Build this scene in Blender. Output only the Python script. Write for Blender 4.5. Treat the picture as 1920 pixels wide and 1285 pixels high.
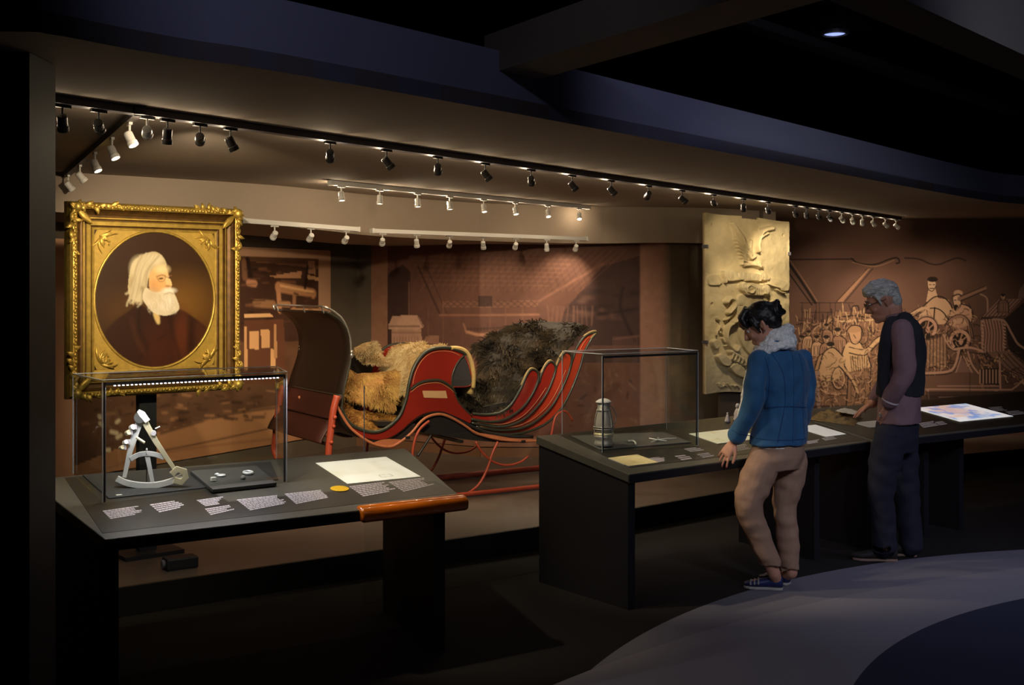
import bpy, bmesh, math, random
import numpy as np
from mathutils import Vector, Matrix, noise as mnoise

random.seed(7)
rng = np.random.default_rng(11)
scene = bpy.context.scene
COL = scene.collection
for o in list(bpy.data.objects):
    bpy.data.objects.remove(o)

# ------------------------------------------------------------------ camera
F, CXP, HYP, CZ = 2200.0, 960.0, 541.0, 1.65      # focal (px), centre x, horizon y, lens height
cam_d = bpy.data.cameras.new('camera')
cam_d.sensor_width = 36.0
cam_d.lens = F / 1920.0 * 36.0
cam_d.shift_y = -(642.5 - HYP) / 1920.0
cam_d.clip_end = 60
cam = bpy.data.objects.new('camera', cam_d)
COL.objects.link(cam)
cam.location = (0, 0, CZ)
cam.rotation_euler = (math.pi / 2, 0, 0)
scene.camera = cam

# ------------------------------------------------------------------ world + exposure
w = bpy.data.worlds.new('dim_hall')
scene.world = w
w.use_nodes = True
bg = w.node_tree.nodes['Background']
bg.inputs[0].default_value = (0.30, 0.32, 0.48, 1)
bg.inputs[1].default_value = 0.016
vs = scene.view_settings
vs.view_transform = 'Standard'
vs.look = 'None'
vs.gamma = 1.0
vs.use_curve_mapping = False
vs.exposure = -0.35

WARM = (1.0, 0.80, 0.54)
COOL = (0.66, 0.68, 1.0)


def spot(name, loc, target, power, angle, color=WARM, blend=0.6, radius=0.03):
    d = bpy.data.lights.new(name, 'SPOT')
    d.energy = power
    d.spot_size = math.radians(angle)
    d.spot_blend = blend
    d.color = color
    d.shadow_soft_size = radius
    o = bpy.data.objects.new(name, d)
    COL.objects.link(o)
    o.location = loc
    o.rotation_euler = (Vector(target) - Vector(loc)).to_track_quat('-Z', 'Y').to_euler()
    return o


# first is the ceiling downlight, the rest unseen spots added for carpet, fascia, people
HALL = [((1.95, 7.1, 3.15), (2.4, 6.3, 0), 60, 70, COOL), ((3.9, 3.0, 3.15), (2.8, 5.2, 0), 100, 62, COOL),
        ((0.9, 2.2, 3.15), (1.5, 4.6, 0), 40, 80, COOL), ((4.6, 5.6, 3.15), (3.9, 6.6, 0), 90, 80, COOL),
        ((-0.4, 1.6, 3.15), (-0.3, 4.7, 2.45), 26, 60, COOL), ((1.6, 2.6, 3.15), (1.6, 6.6, 2.45), 70, 60, COOL),
        ((2.2, 2.0, 3.15), (2.0, 6.9, 1.1), 230, 46, (0.84, 0.86, 1.0)), ((5.2, 4.2, 3.15), (2.6, 7.1, 0.9), 70, 40, COOL)]
for a_, b_, p_, an_, c_ in HALL:
    spot('hall_down_and_fill_lamp', a_, b_, p_, an_, c_, 0.9, 0.08)


# ------------------------------------------------------------------ picture -> place
def at(px, py, d):
    return Vector(((px - CXP) * d / F, d, CZ - (py - HYP) * d / F))


def on_h(px, py, h):
    return at(px, py, (CZ - h) * F / (py - HYP))


CAMP = Vector((0, 0, CZ))


def on_plane(px, py, p0, n):
    r = at(px, py, 1.0) - CAMP
    t = (Vector(p0) - CAMP).dot(n) / r.dot(n)
    return CAMP + r * t


# ------------------------------------------------------------------ materials
def srgb(r, g, b):
    f = lambda c: (c / 12.92 if c <= 0.04045 else ((c + 0.055) / 1.055) ** 2.4)
    return (f(r / 255), f(g / 255), f(b / 255), 1)


def mat(name, col, rough=0.6, metal=0.0, noise=0.0, scale=20, bump=0.0, spec=0.5, emit=0, coat=0.0, alpha=None,
        stretch=(1, 1, 1), sheen=0.0):
    m = bpy.data.materials.new(name)
    m.use_nodes = True
    nt = m.node_tree
    b = nt.nodes['Principled BSDF']
    b.inputs['Base Color'].default_value = col
    b.inputs['Roughness'].default_value = rough
    b.inputs['Metallic'].default_value = metal
    b.inputs['Specular IOR Level'].default_value = spec
    b.inputs['Coat Weight'].default_value = coat
    b.inputs['Sheen Weight'].default_value = sheen
    if emit:
        b.inputs['Emission Color'].default_value = col
        b.inputs['Emission Strength'].default_value = emit
    if noise or bump:
        tc = nt.nodes.new('ShaderNodeTexCoord')
        mp = nt.nodes.new('ShaderNodeMapping')
        mp.inputs['Scale'].default_value = stretch
        nz = nt.nodes.new('ShaderNodeTexNoise')
        nz.inputs['Scale'].default_value = scale
        nz.inputs['Detail'].default_value = 5
        nt.links.new(tc.outputs['Object'], mp.inputs[0])
        nt.links.new(mp.outputs[0], nz.inputs['Vector'])
        if noise:
            r = nt.nodes.new('ShaderNodeValToRGB')
            r.color_ramp.elements[0].position = 0.3
            r.color_ramp.elements[1].position = 0.7
            r.color_ramp.elements[0].color = tuple(max(0, c * (1 - noise)) for c in col[:3]) + (1,)
            r.color_ramp.elements[1].color = tuple(min(1, c * (1 + noise)) for c in col[:3]) + (1,)
            nt.links.new(nz.outputs[0], r.inputs[0])
            nt.links.new(r.outputs[0], b.inputs['Base Color'])
        if bump:
            bp = nt.nodes.new('ShaderNodeBump')
            bp.inputs['Strength'].default_value = bump
            bp.inputs['Distance'].default_value = 0.01
            nt.links.new(nz.outputs[0], bp.inputs['Height'])
            nt.links.new(bp.outputs[0], b.inputs['Normal'])
    return m


def print_mat(name, rough=0.6, emit=0.0, spec=0.3):
    m = bpy.data.materials.new(name)
    m.use_nodes = True
    nt = m.node_tree
    b = nt.nodes['Principled BSDF']
    a = nt.nodes.new('ShaderNodeAttribute')
    a.attribute_name = 'print'
    nt.links.new(a.outputs['Color'], b.inputs['Base Color'])
    b.inputs['Roughness'].default_value = rough
    b.inputs['Specular IOR Level'].default_value = spec
    if emit:
        nt.links.new(a.outputs['Color'], b.inputs['Emission Color'])
        b.inputs['Emission Strength'].default_value = emit
    return m


def glass_mat(name, tint=(0.96, 0.98, 0.97, 1), mixs=0.93):
    # thin acrylic sheet: mostly clear, mirror-like at grazing angles
    m = bpy.data.materials.new(name)
    m.use_nodes = True
    nt = m.node_tree
    nt.nodes.remove(nt.nodes['Principled BSDF'])
    out = nt.nodes['Material Output']
    tr = nt.nodes.new('ShaderNodeBsdfTransparent')
    tr.inputs[0].default_value = tint
    gl = nt.nodes.new('ShaderNodeBsdfGlossy')
    gl.inputs['Roughness'].default_value = 0.03
    lw = nt.nodes.new('ShaderNodeLayerWeight')
    lw.inputs[0].default_value = 0.5
    pw = nt.nodes.new('ShaderNodeMath')
    pw.operation = 'POWER'
    pw.inputs[1].default_value = 5.0
    nt.links.new(lw.outputs['Facing'], pw.inputs[0])
    fr = nt.nodes.new('ShaderNodeMath')
    fr.operation = 'MULTIPLY_ADD'
    fr.inputs[1].default_value = 0.7
    fr.inputs[2].default_value = 0.035
    nt.links.new(pw.outputs[0], fr.inputs[0])
    mx = nt.nodes.new('ShaderNodeMixShader')
    nt.links.new(fr.outputs[0], mx.inputs[0])
    nt.links.new(tr.outputs[0], mx.inputs[1])
    nt.links.new(gl.outputs[0], mx.inputs[2])
    nt.links.new(mx.outputs[0], out.inputs[0])
    return m


M = {}
M['black'] = mat('black_laminate', (0.010, 0.010, 0.013, 1), 0.55)
M['blacktop'] = mat('satin_black_top', (0.020, 0.019, 0.016, 1), 0.36, noise=0.15, scale=40)
M['topframe'] = mat('satin_grey_frame', (0.075, 0.074, 0.062, 1), 0.38, noise=0.1, scale=30)
M['tray'] = mat('dark_tray', (0.030, 0.030, 0.030, 1), 0.5)
M['void'] = mat('black_paint', (0.0022, 0.0022, 0.0024, 1), 0.95, spec=0.05)
M['beam'] = mat('dark_beam', (0.20, 0.16, 0.11, 1), 0.8)
M['beamdark'] = mat('near_black_beam', (0.024, 0.022, 0.020, 1), 0.85)
M['soffit'] = mat('matt_soffit_paint', srgb(156, 140, 124), 0.9, noise=0.03, scale=3)
M['wall'] = mat('dark_brown_wall', srgb(92, 80, 66), 0.85, noise=0.04, scale=6)
M['muralwall'] = mat('red_brown_wall', srgb(106, 70, 58), 0.85, noise=0.04, scale=6)
M['platform'] = mat('brown_platform', srgb(86, 73, 64), 0.45, noise=0.12, scale=5)
M['white'] = mat('white_enamel', (0.72, 0.70, 0.66, 1), 0.45)
M['grey_metal'] = mat('grey_fixture', (0.10, 0.10, 0.12, 1), 0.5)
M['dark_metal'] = mat('dark_fixture', (0.045, 0.04, 0.04, 1), 0.5)
M['glass'] = glass_mat('clear_acrylic')
M['edge'] = mat('acrylic_edge', (0.36, 0.38, 0.42, 1), 0.25)
M['lens'] = mat('lit_lens', (1.0, 0.86, 0.62, 1), 0.4, emit=14)
M['led'] = mat('cool_led', (0.86, 0.84, 1.0, 1), 0.4, emit=5)
M['bluelens'] = mat('cool_downlight_lens', (0.38, 0.48, 1.0, 1), 0.4, emit=1.3, noise=0.35, scale=60)
M['card'] = mat('off_white_card', (0.70, 0.68, 0.60, 1), 0.7)
M['text'] = mat('pale_lettering', (0.60, 0.56, 0.60, 1), 0.7)
M['yellow'] = mat('yellow_disc', srgb(232, 186, 20), 0.5)
M['orangewood'] = mat('varnished_orange_wood', srgb(206, 106, 22), 0.16, noise=0.2, scale=9, stretch=(1, 1, 6), coat=0.8)


# ------------------------------------------------------------------ objects
ORG = {}


def link(o, parent=None):
    COL.objects.link(o)
    if parent is not None:
        o.parent = parent
    return o


def tag(o, label=None, cat=None, group=None, kind=None):
    if label: o['label'] = label
    if cat: o['category'] = cat
    if group: o['group'] = group
    if kind: o['kind'] = kind
    return o


def thing(name, loc, label, cat, group=None):
    o = bpy.data.objects.new(name, None)
    o.empty_display_size = 0.05
    COL.objects.link(o)
    o.location = loc
    ORG[o.name] = Vector(loc)
    return tag(o, label, cat, group)


def org(o):
    v = Vector((0, 0, 0))
    while o is not None:
        v = v + Vector(o.location)
        o = o.parent
    return v


class MB:
    """collects shapes given in world coordinates into one mesh"""

    def __init__(self):
        self.v = []
        self.f = []

    def add(self, vs_, fs_):
        n = len(self.v)
        self.v += [tuple(p) for p in vs_]
        self.f += [tuple(i + n for i in f) for f in fs_]
        return self

    def box(self, c, s, rz=0.0, R=None):
        c = Vector(c)
        R = R or Matrix.Rotation(rz, 3, 'Z')
        p = [c + R @ Vector((sx * s[0] / 2, sy * s[1] / 2, sz * s[2] / 2)) for sx in (-1, 1) for sy in (-1, 1) for sz in (-1, 1)]
        return self.add(p, [(0, 1, 3, 2), (4, 6, 7, 5), (0, 4, 5, 1), (2, 3, 7, 6), (0, 2, 6, 4), (1, 5, 7, 3)])

    def prism(self, poly, vec):
        vec = Vector(vec)
        n = len(poly)
        a = [Vector(p) for p in poly]
        b = [p + vec for p in a]
        fs = [tuple(range(n)), tuple(range(2 * n - 1, n - 1, -1))]
        fs += [(i, i + n, (i + 1) % n + n, (i + 1) % n) for i in range(n)]
        return self.add(a + b, fs)

    def hexa(self, bot, top):
        return self.add(list(bot) + list(top), [(3, 2, 1, 0), (4, 5, 6, 7), (0, 1, 5, 4), (1, 2, 6, 5), (2, 3, 7, 6), (3, 0, 4, 7)])

    def bar(self, a, b, wd, ht, up=(0, 0, 1)):
        a, b = Vector(a), Vector(b)
        d = (b - a)
        L = d.length
        d.normalize()
        s = d.cross(Vector(up))
        if s.length < 1e-5: s = Vector((1, 0, 0))
        s.normalize()
        u = s.cross(d)
        R = Matrix((d, s, u)).transposed()
        return self.box((a + b) / 2, (L, wd, ht), R=R)

    def tube(self, path, r, seg=8, closed=False, flat=1.0, up=None):
        P = [Vector(p) for p in path]
        n = len(P)
        rr = list(r) if hasattr(r, '__len__') else [r] * n
        vs_, fs_ = [], []
        pu = None
        for i in range(n):
            a = P[(i - 1) % n] if (closed or i > 0) else P[0]
            b = P[(i + 1) % n] if (closed or i < n - 1) else P[-1]
            d = (b - a)
            d = d.normalized() if d.length > 1e-9 else Vector((0, 0, 1))
            if up is not None:
                u = Vector(up)
            elif pu is None:
                u = Vector((0, 0, 1)) if abs(d.z) < 0.9 else Vector((1, 0, 0))
            else:
                u = pu
            s = d.cross(u)
            if s.length < 1e-6: s = d.cross(Vector((0.3, 1, 0.2)))
            s.normalize()
            u = s.cross(d).normalized()
            pu = u
            for k in range(seg):
                t = 2 * math.pi * k / seg
                vs_.append(P[i] + (s * math.cos(t) * flat + u * math.sin(t)) * rr[i])
        m = n if closed else n - 1
        for i in range(m):
            for k in range(seg):
                a0 = i * seg + k
                a1 = i * seg + (k + 1) % seg
                b0 = ((i + 1) % n) * seg + k
                b1 = ((i + 1) % n) * seg + (k + 1) % seg
                fs_.append((a0, a1, b1, b0))
        if not closed:
            fs_.append(tuple(range(seg - 1, -1, -1)))
            fs_.append(tuple((n - 1) * seg + k for k in range(seg)))
        return self.add(vs_, fs_)

    def lathe(self, prof, c=(0, 0, 0), seg=20, R=None):
        c = Vector(c)
        vs_, fs_ = [], []
        for r, z in prof:
            for k in range(seg):
                t = 2 * math.pi * k / seg
                p = Vector((r * math.cos(t), r * math.sin(t), z))
                vs_.append(c + (R @ p if R else p))
        n = len(prof)
        for i in range(n - 1):
            for k in range(seg):
                fs_.append((i * seg + k, i * seg + (k + 1) % seg, (i + 1) * seg + (k + 1) % seg, (i + 1) * seg + k))
        fs_.append(tuple(range(seg - 1, -1, -1)))
        fs_.append(tuple((n - 1) * seg + k for k in range(seg)))
        return self.add(vs_, fs_)

    def ell(self, c, r, R=None, seg=16, rings=10):
        prof = []
        for i in range(rings + 1):
            t = math.pi * i / rings
            prof.append((max(1e-4, math.sin(t)), -math.cos(t)))
        c = Vector(c)
        S = Matrix.Diagonal(Vector(r))
        return self.lathe(prof, c, seg, (R @ S) if R else S)

    def grid(self, P):
        """P[i][j] rows of points"""
        n, m = len(P), len(P[0])
        vs_ = [p for row in P for p in row]
        fs_ = [(i * m + j, i * m + j + 1, (i + 1) * m + j + 1, (i + 1) * m + j) for i in range(n - 1) for j in range(m - 1)]
        return self.add(vs_, fs_)

    def build(self, name, m, parent=None, smooth=False, local=False, bevel=0, solid=0, recalc=True):
        o0 = Vector((0, 0, 0)) if (parent is None or local) else org(parent)
        me = bpy.data.meshes.new(name)
        me.from_pydata([(p[0] - o0.x, p[1] - o0.y, p[2] - o0.z) for p in self.v], [], self.f)
        if recalc:
            bm = bmesh.new()
            bm.from_mesh(me)
            bmesh.ops.recalc_face_normals(bm, faces=bm.faces)
            bm.to_mesh(me)
            bm.free()
        if smooth:
            me.polygons.foreach_set('use_smooth', [True] * len(me.polygons))
        me.materials.append(M[m] if isinstance(m, str) else m)
        o = bpy.data.objects.new(name, me)
        link(o, parent)
        if solid:
            md = o.modifiers.new('thickness', 'SOLIDIFY')
            md.thickness = solid
            md.offset = 0
        if bevel:
            md = o.modifiers.new('edge', 'BEVEL')
            md.width = bevel
            md.segments = 2
            md.limit_method = 'ANGLE'
        return o


def struct(mb, name, m, **k):
    return tag(mb.build(name, m, **k), kind='structure')


def single(mb, name, m, base, label, cat, group=None, **k):
    """one-mesh thing whose origin sits at its base"""
    o = mb.build(name, m, None, **k)
    b = Vector(base)
    o.data.transform(Matrix.Translation(-b))
    o.location = b
    return tag(o, label, cat, group)


def spline(pts, n=8, closed=False):
    """Catmull-Rom through points (tuples of any length)"""
    P = [np.array(p, dtype=float) for p in pts]
    out = []
    m = len(P)
    rng_ = range(m) if closed else range(m - 1)
    for i in rng_:
        if closed:
            p0, p1, p2, p3 = P[(i - 1) % m], P[i], P[(i + 1) % m], P[(i + 2) % m]
        else:
            p0, p1, p2, p3 = P[max(i - 1, 0)], P[i], P[i + 1], P[min(i + 2, m - 1)]
        for k in range(n):
            t = k / n
            out.append(0.5 * ((2 * p1) + (-p0 + p2) * t + (2 * p0 - 5 * p1 + 4 * p2 - p3) * t * t + (-p0 + 3 * p1 - 3 * p2 + p3) * t ** 3))
    if not closed: out.append(P[-1])
    return [tuple(q) for q in out]


# ------------------------------------------------------------------ flat prints (drawn in numpy, kept as colour on a fine grid)
def lin(c):
    return np.array(srgb(*c)[:3])


class Canvas:
    def __init__(self, x0, y0, x1, y1, res, base):
        self.x0, self.y0, self.x1, self.y1, self.r = x0, y0, x1, y1, res
        self.w = int((x1 - x0) * res) + 1
        self.h = int((y1 - y0) * res) + 1
        xs = x0 + np.arange(self.w) / (self.w - 1) * (x1 - x0)
        ys = y0 + np.arange(self.h) / (self.h - 1) * (y1 - y0)
        self.X, self.Y = np.meshgrid(xs, ys)
        self.c = np.zeros((self.h, self.w, 3)) + lin(base)

    def mix(self, a, col, sl=None):
        a = np.clip(a, 0, 1)[..., None]
        if sl is None:
            self.c = self.c * (1 - a) + lin(col) * a
        else:
            self.c[sl] = self.c[sl] * (1 - a) + lin(col) * a

    def sub(self, xs, ys, mrg):
        i0 = max(0, int((min(ys) - mrg - self.y0) * self.r) - 1)
        i1 = min(self.h, int((max(ys) + mrg - self.y0) * self.r) + 3)
        j0 = max(0, int((min(xs) - mrg - self.x0) * self.r) - 1)
        j1 = min(self.w, int((max(xs) + mrg - self.x0) * self.r) + 3)
        if i0 >= i1 or j0 >= j1: return None
        return (slice(i0, i1), slice(j0, j1))

    def noise(self, sx, sy, seed=0, octv=3):
        g = np.random.default_rng(seed)
        out = np.zeros((self.h, self.w))
        amp = 1.0
        tot = 0
        for o_ in range(octv):
            nx = max(2, int((self.x1 - self.x0) / sx * 2 ** o_) + 2)
            ny = max(2, int((self.y1 - self.y0) / sy * 2 ** o_) + 2)
            G = g.random((ny, nx))
            u = np.linspace(0, nx - 1.001, self.w)
            v = np.linspace(0, ny - 1.001, self.h)
            iu, iv = u.astype(int), v.astype(int)
            fu, fv = u - iu, v - iv
            fu, fv = fu * fu * (3 - 2 * fu), fv * fv * (3 - 2 * fv)
            a = G[iv][:, iu] * (1 - fu) + G[iv][:, iu + 1] * fu
            b = G[iv + 1][:, iu] * (1 - fu) + G[iv + 1][:, iu + 1] * fu
            out += amp * (a * (1 - fv)[:, None] + b * fv[:, None])
            tot += amp
            amp *= 0.5
        return out / tot

    def blob(self, cx, cy, rx, ry, col, a=1.0, soft=0.3, rot=0):
        R_ = max(rx, ry) * (1 + soft)
        sl = self.sub([cx - R_, cx + R_], [cy - R_, cy + R_], 0)
        if sl is None: return
        c_, s_ = math.cos(math.radians(rot)), math.sin(math.radians(rot))
        dx, dy = self.X[sl] - cx, self.Y[sl] - cy
        d = np.sqrt(((dx * c_ + dy * s_) / rx) ** 2 + ((-dx * s_ + dy * c_) / ry) ** 2)
        self.mix(a * np.clip((1 + soft - d) / (2 * soft), 0, 1), col, sl)

    def poly(self, pts, col, a=1.0):
        sl = self.sub([p[0] for p in pts], [p[1] for p in pts], 0)
        if sl is None: return
        X, Y = self.X[sl], self.Y[sl]
        ins = np.zeros(X.shape, bool)
        n = len(pts)
        for i in range(n):
            xa, ya = pts[i]
            xb, yb = pts[(i + 1) % n]
            if ya == yb: continue
            ins ^= ((ya > Y) != (yb > Y)) & (X < (xb - xa) * (Y - ya) / (yb - ya) + xa)
        self.mix(ins * a, col, sl)

    def line(self, pts, wd, col, a=1.0, smooth=True, soft=0.6):
        P = spline(pts, 5) if (smooth and len(pts) > 2) else pts
        sl = self.sub([p[0] for p in P], [p[1] for p in P], wd / 2 + soft)
        if sl is None: return
        X, Y = self.X[sl], self.Y[sl]
        D = np.full(X.shape, 1e9)
        for (xa, ya), (xb, yb) in zip(P[:-1], P[1:]):
            dx, dy = xb - xa, yb - ya
            L = dx * dx + dy * dy + 1e-9
            t = np.clip(((X - xa) * dx + (Y - ya) * dy) / L, 0, 1)
            D = np.minimum(D, np.hypot(X - xa - t * dx, Y - ya - t * dy))
        self.mix(np.clip((wd / 2 + soft - D) / (2 * soft), 0, 1) * a, col, sl)

    def blur(self, n=1):
        for _ in range(n):
            p = np.pad(self.c, ((1, 1), (1, 1), (0, 0)), 'edge')
            self.c = (p[:-2, 1:-1] + p[2:, 1:-1] + p[1:-1, :-2] + p[1:-1, 2:] + 2 * p[1:-1, 1:-1]) / 6

    def build(self, name, m, fn, parent=None, sat=1.0, gain=1.0):
        """fn(px, py) -> world point"""
        h, w_ = self.h, self.w
        o0 = np.array(org(parent)) if parent is not None else np.zeros(3)
        co = fn(self.X, self.Y).reshape(-1, 3) - o0
        me = bpy.data.meshes.new(name)
        me.vertices.add(h * w_)
        me.vertices.foreach_set('co', co.astype(np.float32).ravel())
        idx = np.arange(h * w_).reshape(h, w_)
        q = np.stack([idx[:-1, :-1], idx[1:, :-1], idx[1:, 1:], idx[:-1, 1:]], -1).reshape(-1, 4)
        nf = len(q)
        me.loops.add(nf * 4)
        me.loops.foreach_set('vertex_index', q.ravel().astype(np.int32))
        me.polygons.add(nf)
        me.polygons.foreach_set('loop_start', (np.arange(nf) * 4).astype(np.int32))
        me.update(calc_edges=True)
        at_ = me.color_attributes.new('print', 'FLOAT_COLOR', 'POINT')
        rgba = np.ones((h * w_, 4), np.float32)
        cc = self.c.reshape(-1, 3)
        rgba[:, :3] = np.clip((cc.mean(1, keepdims=True) * (1 - sat) + cc * sat) * gain, 0, 1)
        at_.data.foreach_set('color', rgba.ravel())
        me.materials.append(m)
        me.polygons.foreach_set('use_smooth', [True] * nf)
        o = bpy.data.objects.new(name, me)
        return link(o, parent)


def plane_fn(p0, n, off=0.0):
    """picture px -> world points on a plane (vectorised), shifted towards the viewer by off along the normal"""
    p0, n = np.array(p0, float), np.array(n, float)
    c = np.array(CAMP)
    n = n / np.linalg.norm(n)
    if (c - p0).dot(n) < 0: n = -n

    def fn(X, Y):
        r = np.stack([(X - CXP) / F, np.ones_like(X), -(Y - HYP) / F], -1)
        t = (p0 + n * off - c).dot(n) / (r @ n)
        return c + r * t[..., None]
    return fn


class VSurf:
    """vertical surface over a plan polyline; canvas coordinates are (metres along, -height)"""

    def __init__(self, path, off=0.0):
        self.p = np.array(path, float)
        self.d = np.diff(self.p, axis=0)
        self.L = np.hypot(self.d[:, 0], self.d[:, 1])
        self.s = np.concatenate([[0], np.cumsum(self.L)])
        t = self.d / self.L[:, None]
        self.n = np.stack([t[:, 1], -t[:, 0]], -1)
        self.off = off

    def st(self, px, py):
        rx = (px - CXP) / F
        best = None
        for i in range(len(self.L)):
            a, d = self.p[i], self.d[i]
            # a + d*u = t*(rx,1)
            den = d[0] - rx * d[1]
            if abs(den) < 1e-9: continue
            u = (rx * a[1] - a[0]) / den
            t = a[1] + d[1] * u
            lo = -1e9 if i == 0 else -1e-6
            hi = 1e9 if i == len(self.L) - 1 else 1 + 1e-6
            if lo <= u <= hi and t > 0:
                if best is None or t < best[0]:
                    best = (t, self.s[i] + u * self.L[i])
        t, s = best
        return (s, -(CZ - (py - HYP) * t / F))

    def pts(self, L):
        return [self.st(*p) for p in L]

    def pos(self, S, T):
        S = np.asarray(S, float)
        i = np.clip(np.searchsorted(self.s, S, side='right') - 1, 0, len(self.L) - 1)
        u = (S - self.s[i]) / self.L[i]
        xy = self.p[i] + self.d[i] * u[..., None] + self.n[i] * self.off
        return np.concatenate([xy, -np.asarray(T, float)[..., None]], -1)
# ================================================================== THE ROOM
CEIL, FTOP, PLAT = 2.36, 2.60, 0.15

# ---- floor: dark carpet with a pale curved band and a painted light pool (one mesh per carpet colour would overlap, so colour by radius)
def circ(pts):
    A = np.array([[2 * x, 2 * y, 1] for x, y in pts])
    b = np.array([x * x + y * y for x, y in pts])
    s = np.linalg.lstsq(A, b, rcond=None)[0]
    return s[0], s[1], math.sqrt(s[2] + s[0] ** 2 + s[1] ** 2)


gp = lambda L: [tuple(on_h(x, y, 0))[:2] for x, y in L]
OUTER = circ(gp([(1064, 1285), (1213, 1195), (1357, 1123), (1495, 1084), (1688, 1048), (1920, 1032)]))
POOLC = circ(gp([(1064, 1275), (1147, 1239), (1357, 1175), (1467, 1145), (1560, 1122)]))  # edge of a lamp's pool of light, put into the carpet colour
INNER = circ(gp([(1597, 1285), (1650, 1233), (1743, 1173), (1832, 1142), (1920, 1123)]))

m = bpy.data.materials.new('carpet')
m.use_nodes = True
nt = m.node_tree
bs = nt.nodes['Principled BSDF']
bs.inputs['Roughness'].default_value = 0.95
bs.inputs['Specular IOR Level'].default_value = 0.1
geo = nt.nodes.new('ShaderNodeTexCoord')
prev = None
for (cx, cy, r), col in (((0, 0, 0), (0.022, 0.0205, 0.021, 1)), (OUTER, (0.20, 0.195, 0.23, 1)), (POOLC, (0.25, 0.24, 0.27, 1)), (INNER, (0.040, 0.044, 0.075, 1))):
    if prev is None:
        rgb = nt.nodes.new('ShaderNodeRGB')
        rgb.outputs[0].default_value = col
        prev = rgb.outputs[0]
        continue
    mp = nt.nodes.new('ShaderNodeVectorMath')
    mp.operation = 'DISTANCE'
    mp.inputs[1].default_value = (cx, cy, 0)
    nt.links.new(geo.outputs['Object'], mp.inputs[0])
    lt = nt.nodes.new('ShaderNodeMath')
    lt.operation = 'LESS_THAN'
    lt.inputs[1].default_value = r
    nt.links.new(mp.outputs['Value'], lt.inputs[0])
    mx = nt.nodes.new('ShaderNodeMix')
    mx.data_type = 'RGBA'
    nt.links.new(lt.outputs[0], mx.inputs[0])
    nt.links.new(prev, mx.inputs[6])
    mx.inputs[7].default_value = col
    prev = mx.outputs[2]
nz = nt.nodes.new('ShaderNodeTexNoise')
nz.inputs['Scale'].default_value = 260
nt.links.new(geo.outputs['Object'], nz.inputs['Vector'])
mul = nt.nodes.new('ShaderNodeMix')
mul.data_type = 'RGBA'
mul.blend_type = 'MULTIPLY'
mul.inputs[0].default_value = 0.35
nt.links.new(prev, mul.inputs[6])
nt.links.new(nz.outputs[0], mul.inputs[7])
nt.links.new(mul.outputs[2], bs.inputs['Base Color'])
M['carpet'] = m
struct(MB().box((1, 6, -0.05), (16, 17, 0.1)), 'floor', 'carpet')

# ---- raised platform for the big exhibits
plat_px = [(200, 1105), (715, 1030), (1003, 988), (1175, 955), (1375, 920), (1590, 887), (1800, 852)]
PF = [tuple(on_h(x, y, PLAT))[:2] for x, y in plat_px]
PF = [(-5.2, PF[0][1] - 2.3)] + PF + [(6.2, 11.7)]
# walls in plan
WA0, WA1 = (-4.7, 5.62), (-1.48, 11.2)
WA = [WA0, WA1]
WB = [WA1, (-0.28, 10.45), (1.40, 10.40), (2.30, 10.75)]
WM = [(2.62, 12.0), (7.2, 12.0)]
poly = PF + [(6.2, 12.0), (2.62, 12.0), (2.30, 10.75), (1.40, 10.40), (-0.28, 10.45), WA1, WA0, (-5.2, 5.62)]
struct(MB().prism([(x, y, 0.03) for x, y in poly], (0, 0, PLAT - 0.03)), 'floor_platform', 'platform')
# black riser in front of the platform
mb = MB()
for a, b in zip(PF[:-1], PF[1:]):
    d = (Vector(b) - Vector(a)).normalized()
    n = Vector((d.y, -d.x)) * 0.012
    mb.hexa([(a[0], a[1], 0), (a[0] + n.x, a[1] + n.y, 0), (b[0] + n.x, b[1] + n.y, 0), (b[0], b[1], 0)],
            [(a[0], a[1], PLAT - .002), (a[0] + n.x, a[1] + n.y, PLAT - .002), (b[0] + n.x, b[1] + n.y, PLAT - .002), (b[0], b[1], PLAT - .002)])
struct(mb, 'trim_1', 'black')


def wall(path, name, m, z0=0.0, z1=CEIL, th=0.12):
    mb = MB()
    for a, b in zip(path[:-1], path[1:]):
        d = (Vector(b) - Vector(a)).normalized()
        n = Vector((-d.y, d.x)) * th
        q = [a, b, (b[0] + n.x, b[1] + n.y), (a[0] + n.x, a[1] + n.y)]
        mb.hexa([(x, y, z0) for x, y in q], [(x, y, z1) for x, y in q])
    return struct(mb, name, m)


wall(WA, 'wall_left', 'wall')
wall(WB, 'wall_back', 'wall')
wall([WB[-1], WM[0]], 'wall_return', 'wall')
wall(WM, 'wall_right', 'muralwall')
# baseboard strip of the back wall
mb = MB()
for a, b in zip(WB[:-1], WB[1:]):
    mb.bar((a[0], a[1] - .012, PLAT + .04), (b[0], b[1] - .012, PLAT + .04), 0.02, 0.08)
struct(mb, 'baseboard_back', mat('base_paint', srgb(132, 92, 66), 0.7))
# dark wall end close to the camera on the left
struct(MB().box((-2.06, 3.62, CEIL / 2), (1.225, 0.2, CEIL - 0.004)), 'wall_near', 'black')
# hall shell behind and around the viewer, black
sh = MB()
sh.box((1, 14.3, 1.7), (16, .1, 3.4)).box((-6.95, 6, 1.7), (.1, 17, 3.4)).box((8.95, 6, 1.7), (.1, 17, 3.4)).box((1, -2.45, 1.7), (16, .1, 3.4))
struct(sh, 'wall_hall', 'void')
struct(MB().box((1, 6, 3.25), (16, 17, .1)), 'ceiling', 'void')

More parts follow.
